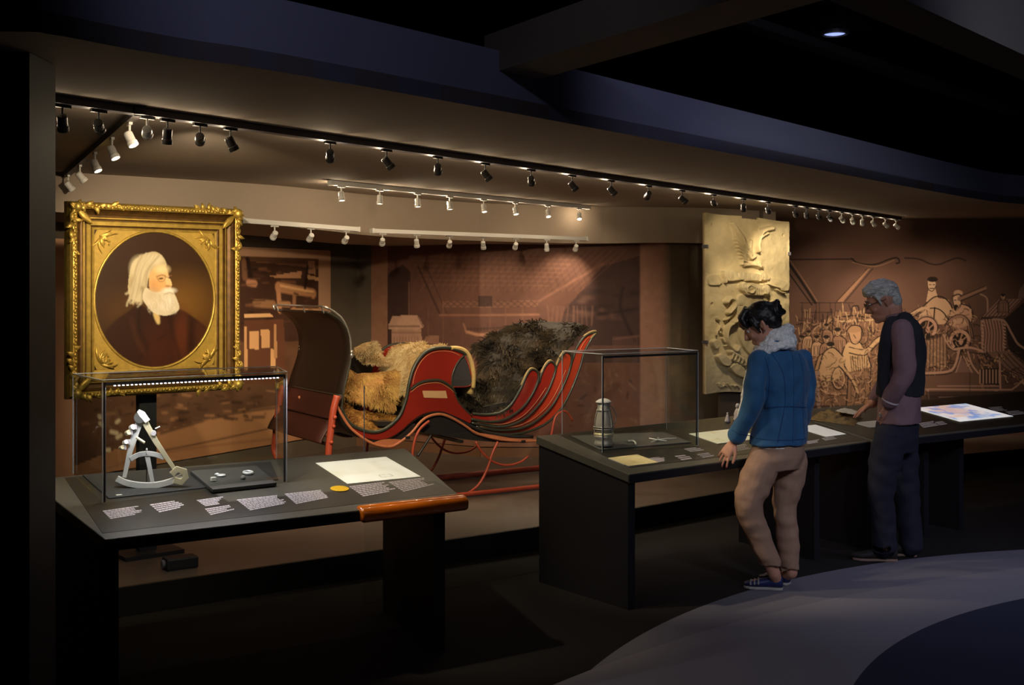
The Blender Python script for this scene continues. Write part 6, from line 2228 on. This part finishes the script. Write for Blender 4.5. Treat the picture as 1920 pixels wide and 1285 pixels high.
def shoe(parent, heel, toe, m_up, m_sole, w0=.036, h=.062, name='shoe', stripes=None):
    """heel and toe on the floor"""
    h0, t0 = Vector(heel), Vector(toe)
    d = (t0 - h0); L = d.length; d.normalize()
    s = Vector((-d.y, d.x, 0))
    up = Vector((0, 0, 1))
    secs = [(0.0, .6, .75), (.04, .85, .95), (.18, .92, 1.0), (.36, .86, .86), (.52, .95, .74), (.70, 1.12, .58), (.85, 1.02, .46), (.95, .72, .38), (1.0, .40, .28)]
    mb = MB()
    loft(mb, [(h0 + d * L * t + up * (.012 + h * hh * .5), s * w0 * ww, up * h * hh * .5) for t, ww, hh in secs], 18, 2.5)
    o = bake(mb, name, m_up, parent, .005, 3)
    mb = MB()
    pts = [h0 + d * L * t + s * w0 * ww * 1.06 * sg for sg, seq in ((1, secs), (-1, secs[::-1])) for t, ww, hh in seq]
    mb.prism([(p.x, p.y, .001) for p in pts], (0, 0, .014))
    mb.build('sole', m_sole, o, bevel=.004)
    if stripes:
        for t in stripes[1]:
            i = min(len(secs) - 2, max(j for j in range(len(secs)) if secs[j][0] <= t))
            a_, b_ = secs[i], secs[i + 1]
            q = (t - a_[0]) / (b_[0] - a_[0])
            ww, hh = a_[1] + (b_[1] - a_[1]) * q, a_[2] + (b_[2] - a_[2]) * q
            c = h0 + d * L * t + up * (.012 + h * hh * .5)
            arc = [c + s * w0 * ww * 1.03 * math.cos(x) + up * h * hh * .53 * math.sin(x) for x in np.linspace(-.1, math.pi + .1, 14)]
            MB().tube(arc, .005, 6).build('stripe', stripes[0], o, smooth=True)
    return o


# ------------------------------------------------------------------ the woman
def woman():
    D0 = 6.42
    W = lambda px, py, dd=0.0: at(px, py, D0 + dd)
    r = Vector((.77, .64, 0)); f = Vector((-.64, .77, 0)); up = Vector((0, 0, 1))
    root = thing('person', (W(1455, 1000).x, D0, 0), 'woman in blue jacket, pale scarf and tan trousers resting a hand on the table', 'person')
    M['denim'] = mat('blue_cotton_jacket', srgb(34, 90, 132), .75, noise=.12, scale=22, bump=.15, sheen=.2)
    M['tanpants'] = mat('tan_trousers', srgb(166, 132, 108), .8, noise=.06, scale=30, bump=.1)
    M['hair_black'] = mat('black_hair', (.012, .010, .010, 1), .32, noise=.3, scale=90, bump=.25, stretch=(1, 1, 4))
    # ---- body
    mb = MB()
    Cc = W(1428, 611, -.01)
    hf = Vector((-.84, .22, -.50)); hu = Vector((-.46, .05, .88))
    P, ff, rr, uu = head_shape(mb, Cc, hf, hu, 1.0)
    limb(mb, [(P(0, -.03, -.05), .055), (W(1446, 652, .01), .056), (W(1462, 684, .0), .075)])
    loft(mb, [(W(1464, 664), r * .13, f * .05), (W(1466, 690), r * .155, f * .085), (W(1466, 730), r * .135, f * .09), (W(1465, 765), r * .125, f * .085), (W(1460, 815), r * .15, f * .11), (W(1458, 858), r * .14, f * .11)], 20)
    lsh, rsh = W(1424, 682, -.10), W(1508, 680, .10)
    lel, rel = W(1411, 760, -.11), W(1506, 762, .09)
    lwr, rwr = W(1377, 828, -.015), W(1485, 800, .26)
    limb(mb, [(lsh, .038), (lel, .030), (lwr, .026)]); limb(mb, [(rsh, .036), (rel, .026), (rwr, .023)])
    # left hand pressed on the table edge
    hp = TB.p(1352, 862, .014)
    tips, bk_ = hand_shape(mb, lwr + (hp - lwr) * .06, (hp - lwr) + Vector((-.005, 0, -.012)), Vector((-.35, -.7, .62)), Vector((.55, -.25, .35)), [.18, .16, .2, .26], .20, .92, (.7, .3))
    tips2, _ = hand_shape(mb, rwr, Vector((-.7, .55, -.4)), up, Vector((-.3, -.6, 0)), [.25, .25, .3, .3], .1, .92)
    lh, lk, la = W(1436, 856, -.05), W(1404, 950, -.06), W(1452, 1076, -.02)
    rh, rk, ra = W(1484, 856, .05), W(1470, 948, .07), W(1484, 1074, .07)
    limb(mb, [(lh, .07), (lk, .05), (la, .034)]); limb(mb, [(rh, .07), (rk, .05), (ra, .034)])
    lf0, lf1 = Vector((W(1468, 1100).x, D0 + .0, 0)), Vector((W(1398, 1100).x, D0 + .05, 0))
    rf0, rf1 = Vector((W(1488, 1100).x, D0 + .10, 0)), Vector((W(1440, 1100).x, D0 + .22, 0))
    for h0, t0, a0 in ((lf0, lf1, la), (rf0, rf1, ra)):
        limb(mb, [(a0, .034), (h0 + (t0 - h0) * .22 + up * .045, .028), (h0 + (t0 - h0) * .75 + up * .028, .020)])
    body = bake(mb, 'body', 'skin', root, .0042, 3)
    face_bits(P, ff, rr, uu, 1.0, body, (.05, .03, .02, 1), (.015, .012, .010, 1))
    nails(tips, bk_, body, mat('red_nail', srgb(150, 40, 44), .25))
    # ---- jacket
    mb = MB()
    loft(mb, [(W(1460, 652), r * .075, f * .06), (W(1464, 660), r * .135, f * .075), (W(1467, 676), r * .178, f * .10), (W(1467, 705), r * .180, f * .118), (W(1467, 735), r * .160, f * .115), (W(1467, 764), r * .146, f * .112), (W(1464, 790), r * .160, f * .124), (W(1461, 815), r * .172, f * .136), (W(1459, 832), r * .176, f * .142)], 28, 2.2)
    limb(mb, [(lsh + Vector((0, 0, .012)), .062), (W(1415, 722, -.12), .058), (lel, .055), (W(1392, 798, -.06), .052), (W(1381, 818, -.025), .050)], 6, 16)
    limb(mb, [(rsh + Vector((-.01, 0, .015)), .060), (W(1512, 720, .10), .054), (rel, .054), (W(1502, 786, .17), .046), (rwr + Vector((.03, -.03, .02)), .043)], 6, 16)
    jk = bake(mb, 'jacket', 'denim', root, .006, 5, folds(17, .010, (1, 1, .7)))
    M['denim2'] = mat('jacket_seam', srgb(30, 66, 112), .8)
    # seams, waist seam, collar, cuffs
    bc = lambda py, t: None
    def back_line(pts, r_=.0022):
        # projected onto the jacket's back surface
        from mathutils.bvhtree import BVHTree
        bvh = BVHTree.FromPolygons([tuple(Vector(v.co) + org(jk.parent)) for v in jk.data.vertices], [tuple(p.vertices) for p in jk.data.polygons])
        out = []
        for x, y in spline(pts, 5):
            dr = (at(x, y, 1) - CAMP).normalized()
            hit = bvh.ray_cast(CAMP, dr)
            if hit[0] is not None: out.append(hit[0] - dr * .0005)
        if len(out) > 2: MB().tube(out, r_, 6).build('seam', 'denim2', jk, smooth=True)
    back_line([(1448, 664), (1468, 700), (1472, 740), (1471, 764), (1464, 800), (1458, 830)])
    back_line([(1498, 664), (1506, 700), (1507, 740), (1505, 764), (1507, 800), (1510, 830)])
    back_line([(1434, 766), (1460, 763), (1485, 763), (1511, 764)], .003)
    back_line([(1484, 652), (1488, 700), (1488, 764), (1486, 830)], .0018)
    back_line([(1408, 820), (1440, 825), (1480, 826), (1512, 823)], .002)
    back_line([(1434, 670), (1442, 700), (1441, 740), (1434, 764)], .0022)
    back_line([(1372, 806), (1384, 812), (1398, 816), (1410, 818)], .002)
    # collar strip
    ring = [W(1455, 645) + r * .092 * math.cos(t) + f * .085 * math.sin(t) + up * (.010 - .012 * math.sin(t)) for t in np.linspace(-math.pi * 1.05, .05 * math.pi, 16)]
    MB().tube(ring, .014, 8).build('collar', 'denim', jk, smooth=True)
    # ---- scarf: wrapped roll and a hanging end
    M['scarf'] = mat('pale_printed_scarf', srgb(238, 240, 226), .85, noise=.3, scale=90, bump=.4)
    mb = MB()
    for k in range(5):
        cc = W(1457 - 1.5 * k, 626 + 8 * k)
        pts = [cc + r * (.070 + .008 * k + .006 * math.sin(5 * t + 2 * k)) * math.cos(t) + f * (.066 + .009 * k) * math.sin(t) + up * (-.028 * math.sin(t) + .010 * math.sin(3 * t + 1.7 * k)) for t in np.linspace(0, 2 * math.pi, 31)[:-1]]
        mb.tube(pts, [.021 + .006 * math.sin(4 * q + k * 2) for q in np.linspace(0, 6.283, 31)[:-1]], 10, closed=True)
    sc = bake(mb, 'scarf', 'scarf', root, .005, 2, folds(55, .008))
    fr_ = W(1425, 662, -.02)
    mb = MB()
    end = [W(1428, 652, -.06), W(1416, 672, -.03), W(1406, 700, .0), W(1401, 735, .02), W(1397, 765, .03), W(1394, 785, .03)]
    loft(mb, [(p, Vector((.014 + .004 * i, -.02, 0)), Vector((.016, .03, 0)) * .6) for i, p in enumerate(end)], 12, 2.4)
    bake(mb, 'scarf_end', 'scarf', sc, .005, 2, folds(40, .004))
    # ---- white shirt hem
    mb = MB()
    loft(mb, [(W(1458, 826), r * .155, f * .120), (W(1457, 836), r * .158, f * .124)], 24)
    mb.build('shirt_hem', 'card', root, smooth=False)
    # ---- trousers
    mb = MB()
    loft(mb, [(W(1460, 812), r * .150, f * .112), (W(1459, 832), r * .158, f * .122), (W(1458, 856), r * .160, f * .130), (W(1456, 878), r * .145, f * .115)], 24)
    limb(mb, [(W(1434, 862, -.05), .092), (W(1416, 905, -.06), .090), (W(1403, 950, -.06), .077), (W(1422, 1005, -.04), .066), (W(1443, 1052, -.03), .057), (W(1445, 1060, -.03), .056)], 6, 18, False)
    limb(mb, [(W(1484, 862, .05), .088), (W(1479, 905, .06), .084), (W(1471, 948, .07), .068), (W(1477, 1005, .07), .062), (W(1480, 1058, .07), .056), (W(1480, 1064, .07), .055)], 6, 18, False)
    tr = bake(mb, 'trousers', 'tanpants', root, .006, 4, folds(13, .008, (1, 1, 1.5)))
    # ---- hair: cap, fringe and a knot at the back
    mb = MB()
    R = Matrix((rr, ff, uu)).transposed()
    mb.ell(P(0, -.022, .046), (.084, .098, .084), R, 20, 14)
    mb.ell(P(0, -.062, .005), (.072, .055, .070), R, 18, 12)
    for s in np.linspace(-1, 1, 7):
        mb.tube([P(s * .05, .020, .118), P(s * .060, .072, .090), P(s * .062, .092 - .02 * abs(s), .052), P(s * .060, .090 - .025 * abs(s), .026)], [.022, .022, .017, .009], 8)
    for s in (-1, 1):
        mb.tube([P(s * .074, .030, .070), P(s * .080, .022, .020), P(s * .074, .018, -.030)], [.016, .012, .006], 8)
    # twisted knot
    kc = P(.004, -.108, .040)
    for k in range(3):
        pts = [kc + rr * .034 * math.cos(t + k) + uu * .034 * math.sin(t + k) - ff * (.012 * math.sin(2 * t + k) + .010 * k) for t in np.linspace(0, 2 * math.pi, 15)[:-1]]
        mb.tube(pts, .015, 8, closed=True)
    mb.ell(kc - ff * .010, (.036, .030, .036), R, 12, 8)
    mb.ell(P(.01, -.092, .020), (.045, .032, .040), R, 12, 8)
    bake(mb, 'hair', 'hair_black', root, .005, 5, folds(60, .003, (1, 1, 1)))
    e = P(-.080, -.006, -.026)
    MB().lathe([(.001, .010), (.004, .008), (.004, -.006), (.001, -.010)], e, 8).build('earring', 'bright', root, smooth=True)
    M['navyshoe'] = mat('navy_flat_shoe', srgb(34, 44, 92), .4, noise=.2, scale=40)
    M['solepale'] = mat('pale_sole', (.42, .39, .34, 1), .6)
    stp = mat('pale_stripe', (.30, .28, .26, 1), .6)
    shoe(root, lf0, lf1, 'navyshoe', 'solepale', .038, .062, stripes=(stp, (.62, .72, .82)))
    shoe(root, rf0, rf1, 'navyshoe', 'solepale', .038, .062)
woman()


# ------------------------------------------------------------------ the man
def man():
    D0 = 7.16
    W = lambda px, py, dd=0.0: at(px, py, D0 + dd)
    r = Vector((.39, .92, 0)); f = Vector((-.92, .39, 0)); up = Vector((0, 0, 1))
    root = thing('person', (W(1680, 1000).x, D0, 0), 'grey-haired man in dark sleeveless sweater over mauve shirt reaching to the table', 'person')
    M['mauve'] = mat('mauve_shirt', srgb(130, 100, 104), .8, noise=.06, scale=30, bump=.12)
    M['vest'] = mat('dark_navy_knit', srgb(32, 31, 40), .9, noise=.25, scale=120, bump=.35)
    M['jeans'] = mat('dark_jeans', srgb(22, 24, 42), .85, noise=.15, scale=60, bump=.1)
    M['greyhair'] = mat('grey_hair', srgb(178, 178, 170), .45, noise=.45, scale=60, bump=.4, stretch=(1, 1, 3))
    mb = MB()
    Cc = W(1655, 566, 0)
    hf = Vector((-.90, .14, -.36)); hu = Vector((-.34, .03, .94))
    P, ff, rr, uu = head_shape(mb, Cc, hf, hu, 1.04)
    limb(mb, [(P(0, -.035, -.05), .060), (W(1676, 597, .0), .062), (W(1684, 622, .0), .08)])
    lsh, rsh = W(1692, 622, -.17), W(1694, 622, .17)
    lel, rel = W(1696, 700, -.22), W(1676, 690, .24)
    lwr, rwr = W(1666, 760, -.13), W(1636, 757, .20)
    loft(mb, [(W(1690, 606), r * .13, f * .06), (W(1688, 640), r * .17, f * .10), (W(1687, 690), r * .155, f * .105), (W(1684, 740), r * .145, f * .10), (W(1682, 785), r * .15, f * .11), (W(1680, 815), r * .14, f * .10)], 20)
    limb(mb, [(lsh, .05), (lel, .042), (lwr, .03)]); limb(mb, [(rsh, .05), (rel, .042), (rwr, .029)])
    tp_ = TB.p(1590, 792, .052)
    tips, bk_ = hand_shape(mb, rwr, tp_ - rwr + Vector((0, 0, .03)), Vector((-.1, -.25, 1)), Vector((-.2, -1, .0)), [.16, .20, .26, .32], .16, 1.04, (.7, .4))
    hand_shape(mb, lwr, Vector((.05, .45, -1)), Vector((.3, -1, -.1)), Vector((-1, -.1, .4)), [.2, .2, .25, .3], .03, .94, (.25, .4))
    lh, lk, la = W(1670, 815, -.08), W(1656, 918, -.10), W(1662, 1022, -.08)
    rh, rk, ra = W(1692, 815, .08), W(1698, 918, .08), W(1710, 1018, .06)
    limb(mb, [(lh, .08), (lk, .056), (la, .04)]); limb(mb, [(rh, .08), (rk, .056), (ra, .04)])
    lf0, lf1 = Vector((W(1676, 1040).x, D0 - .06, 0)), Vector((W(1596, 1040).x, D0 - .02, 0))
    rf0, rf1 = Vector((W(1726, 1040).x, D0 + .07, 0)), Vector((W(1650, 1040).x, D0 + .13, 0))
    for h0, t0, a0 in ((lf0, lf1, la), (rf0, rf1, ra)):
        limb(mb, [(a0, .038), (h0 + (t0 - h0) * .22 + up * .05, .030), (h0 + (t0 - h0) * .75 + up * .03, .022)])
    body = bake(mb, 'body', 'skin2', root, .0045, 3)
    face_bits(P, ff, rr, uu, 1.04, body, (.06, .06, .06, 1), (.12, .12, .11, 1))
    # shirt: torso, hem and both sleeves
    mb = MB()
    loft(mb, [(W(1682, 594), r * .07, f * .06), (W(1688, 606), r * .15, f * .08), (W(1690, 624), r * .195, f * .105), (W(1690, 660), r * .20, f * .122), (W(1688, 705), r * .178, f * .122), (W(1687, 740), r * .172, f * .124), (W(1686, 770), r * .176, f * .128), (W(1685, 792), r * .178, f * .128)], 28, 2.2)
    limb(mb, [(lsh + Vector((0, 0, .01)), .070), (W(1694, 662, -.21), .066), (lel, .062), (W(1682, 727, -.20), .056), (W(1668, 752, -.150), .050)], 6, 16)
    limb(mb, [(rsh + Vector((0, 0, .01)), .070), (W(1688, 660, .22), .062), (rel, .058), (W(1654, 725, .22), .050), (W(1642, 746, .205), .044)], 6, 16)
    sh = bake(mb, 'shirt', 'mauve', root, .006, 4, folds(15, .008, (1, 1, .8)))
    # pale turned cuff at the pocket hand
    cf = W(1664, 755, -.172)
    mb = MB()
    dv = (lwr - lel).normalized()
    sx_ = dv.cross(up).normalized(); sy_ = dv.cross(sx_)
    mb.tube([W(1669, 751, -.155) + (sx_ * math.cos(t) + sy_ * math.sin(t)) * .044 for t in np.linspace(0, 6.283, 17)[:-1]], .009, 8, closed=True)
    mb.build('cuff', mat('pale_cuff', srgb(190, 176, 178), .8), sh, smooth=True)
    # sleeveless sweater
    mb = MB()
    loft(mb, [(W(1684, 592), r * .085, f * .075), (W(1689, 603), r * .14, f * .095), (W(1692, 618), r * .168, f * .118), (W(1692, 655), r * .172, f * .138), (W(1690, 700), r * .168, f * .138), (W(1688, 728), r * .170, f * .138), (W(1687, 741), r * .168, f * .138)], 28, 2.3)
    # shoulder caps over the sleeve heads, back drape
    limb(mb, [(W(1696, 600, -.12), .050), (W(1708, 622, -.165), .058), (W(1714, 660, -.16), .052), (W(1712, 705, -.14), .046), (W(1708, 736, -.12), .040)], 5, 14)
    limb(mb, [(W(1672, 604, -.10), .040), (W(1664, 630, -.14), .042), (W(1658, 670, -.13), .038), (W(1656, 715, -.12), .036), (W(1658, 738, -.11), .034)], 5, 14)
    limb(mb, [(W(1698, 600, .12), .05), (W(1700, 622, .16), .055), (W(1702, 660, .15), .05)], 5, 14)
    bake(mb, 'sweater', 'vest', root, .006, 5, folds(17, .007, (1, 1, .7)))
    # collar
    ring = [W(1677, 592) + r * .068 * math.cos(t) + f * .066 * math.sin(t) + up * (-.014 * math.sin(t)) for t in np.linspace(0, 2 * math.pi, 21)[:-1]]
    MB().tube(ring, .012, 8, closed=True).build('collar', 'mauve', sh, smooth=True)
    # trousers
    mb = MB()
    loft(mb, [(W(1684, 770), r * .155, f * .110), (W(1682, 795), r * .165, f * .122), (W(1681, 820), r * .165, f * .128), (W(1680, 845), r * .15, f * .115)], 24)
    limb(mb, [(W(1668, 825, -.09), .100), (W(1658, 870, -.10), .094), (W(1652, 918, -.10), .080), (W(1655, 970, -.09), .072), (W(1658, 1022, -.085), .074), (W(1658, 1027, -.085), .073)], 6, 18, False)
    limb(mb, [(W(1692, 825, .08), .096), (W(1694, 870, .08), .090), (W(1699, 918, .08), .078), (W(1704, 970, .07), .072), (W(1708, 1018, .06), .070), (W(1708, 1024, .06), .069)], 6, 18, False)
    bake(mb, 'trousers', 'jeans', root, .007, 4, folds(11, .010, (1, 1, 1.4)))
    bl = W(1653, 778, -.10)
    MB().box(bl, (.03, .02, .03), .4).build('belt_buckle', 'bright', root, bevel=.004)
    # hair: swept back, short at the nape
    mb = MB()
    R = Matrix((rr, ff, uu)).transposed()
    k = 1.04
    mb.ell(P(0, -.020, .050), (.081 , .098 , .076 ), R, 20, 14)
    mb.ell(P(0, -.066, .000), (.068, .045, .072), R, 18, 12)
    for s in np.linspace(-1, 1, 9):
        mb.tube([P(s * .048, .086 - .02 * abs(s), .062), P(s * .055, .074, .098 - .02 * abs(s)), P(s * .060, .020, .122 - .03 * abs(s)), P(s * .060, -.050, .116 - .03 * abs(s)), P(s * .055, -.10, .06)], [.009, .018, .019, .016, .010], 8)
    for s in (-1, 1):
        mb.tube([P(s * .072, .040, .060), P(s * .077, .026, .025), P(s * .074, .022, -.014)], [.013, .010, .005], 8)
    bake(mb, 'hair', 'greyhair', root, .005, 4, folds(70, .004))
    # glasses
    gl = bpy.data.objects.new('glasses', None); gl.empty_display_size = .03
    link(gl, root)
    for s in (-1, 1):
        c = P(s * .031, .098, .008)
        MB().tube([c + rr * .024 * math.cos(t) + uu * .017 * math.sin(t) for t in np.linspace(0, 6.283, 19)[:-1]], .0022, 6, closed=True).build('lens_rim', 'dark_metal', gl)
        MB().tube([P(s * .055, .094, .012), P(s * .078, .040, .016), P(s * .082, -.012, .014), P(s * .080, -.024, .0)], .002, 6).build('temple_arm', 'dark_metal', gl)
    MB().tube([P(-.008, .102, .012), P(0, .105, .014), P(.008, .102, .012)], .002, 6).build('bridge', 'dark_metal', gl)
    M['darkshoe'] = mat('dark_suede_shoe', (.016, .014, .014, 1), .7)
    M['tansole'] = mat('tan_sole', srgb(150, 120, 104), .6)
    shoe(root, lf0, lf1, 'darkshoe', 'tansole', .042, .075)
    shoe(root, rf0, rf1, 'darkshoe', 'tansole', .042, .075)
man()
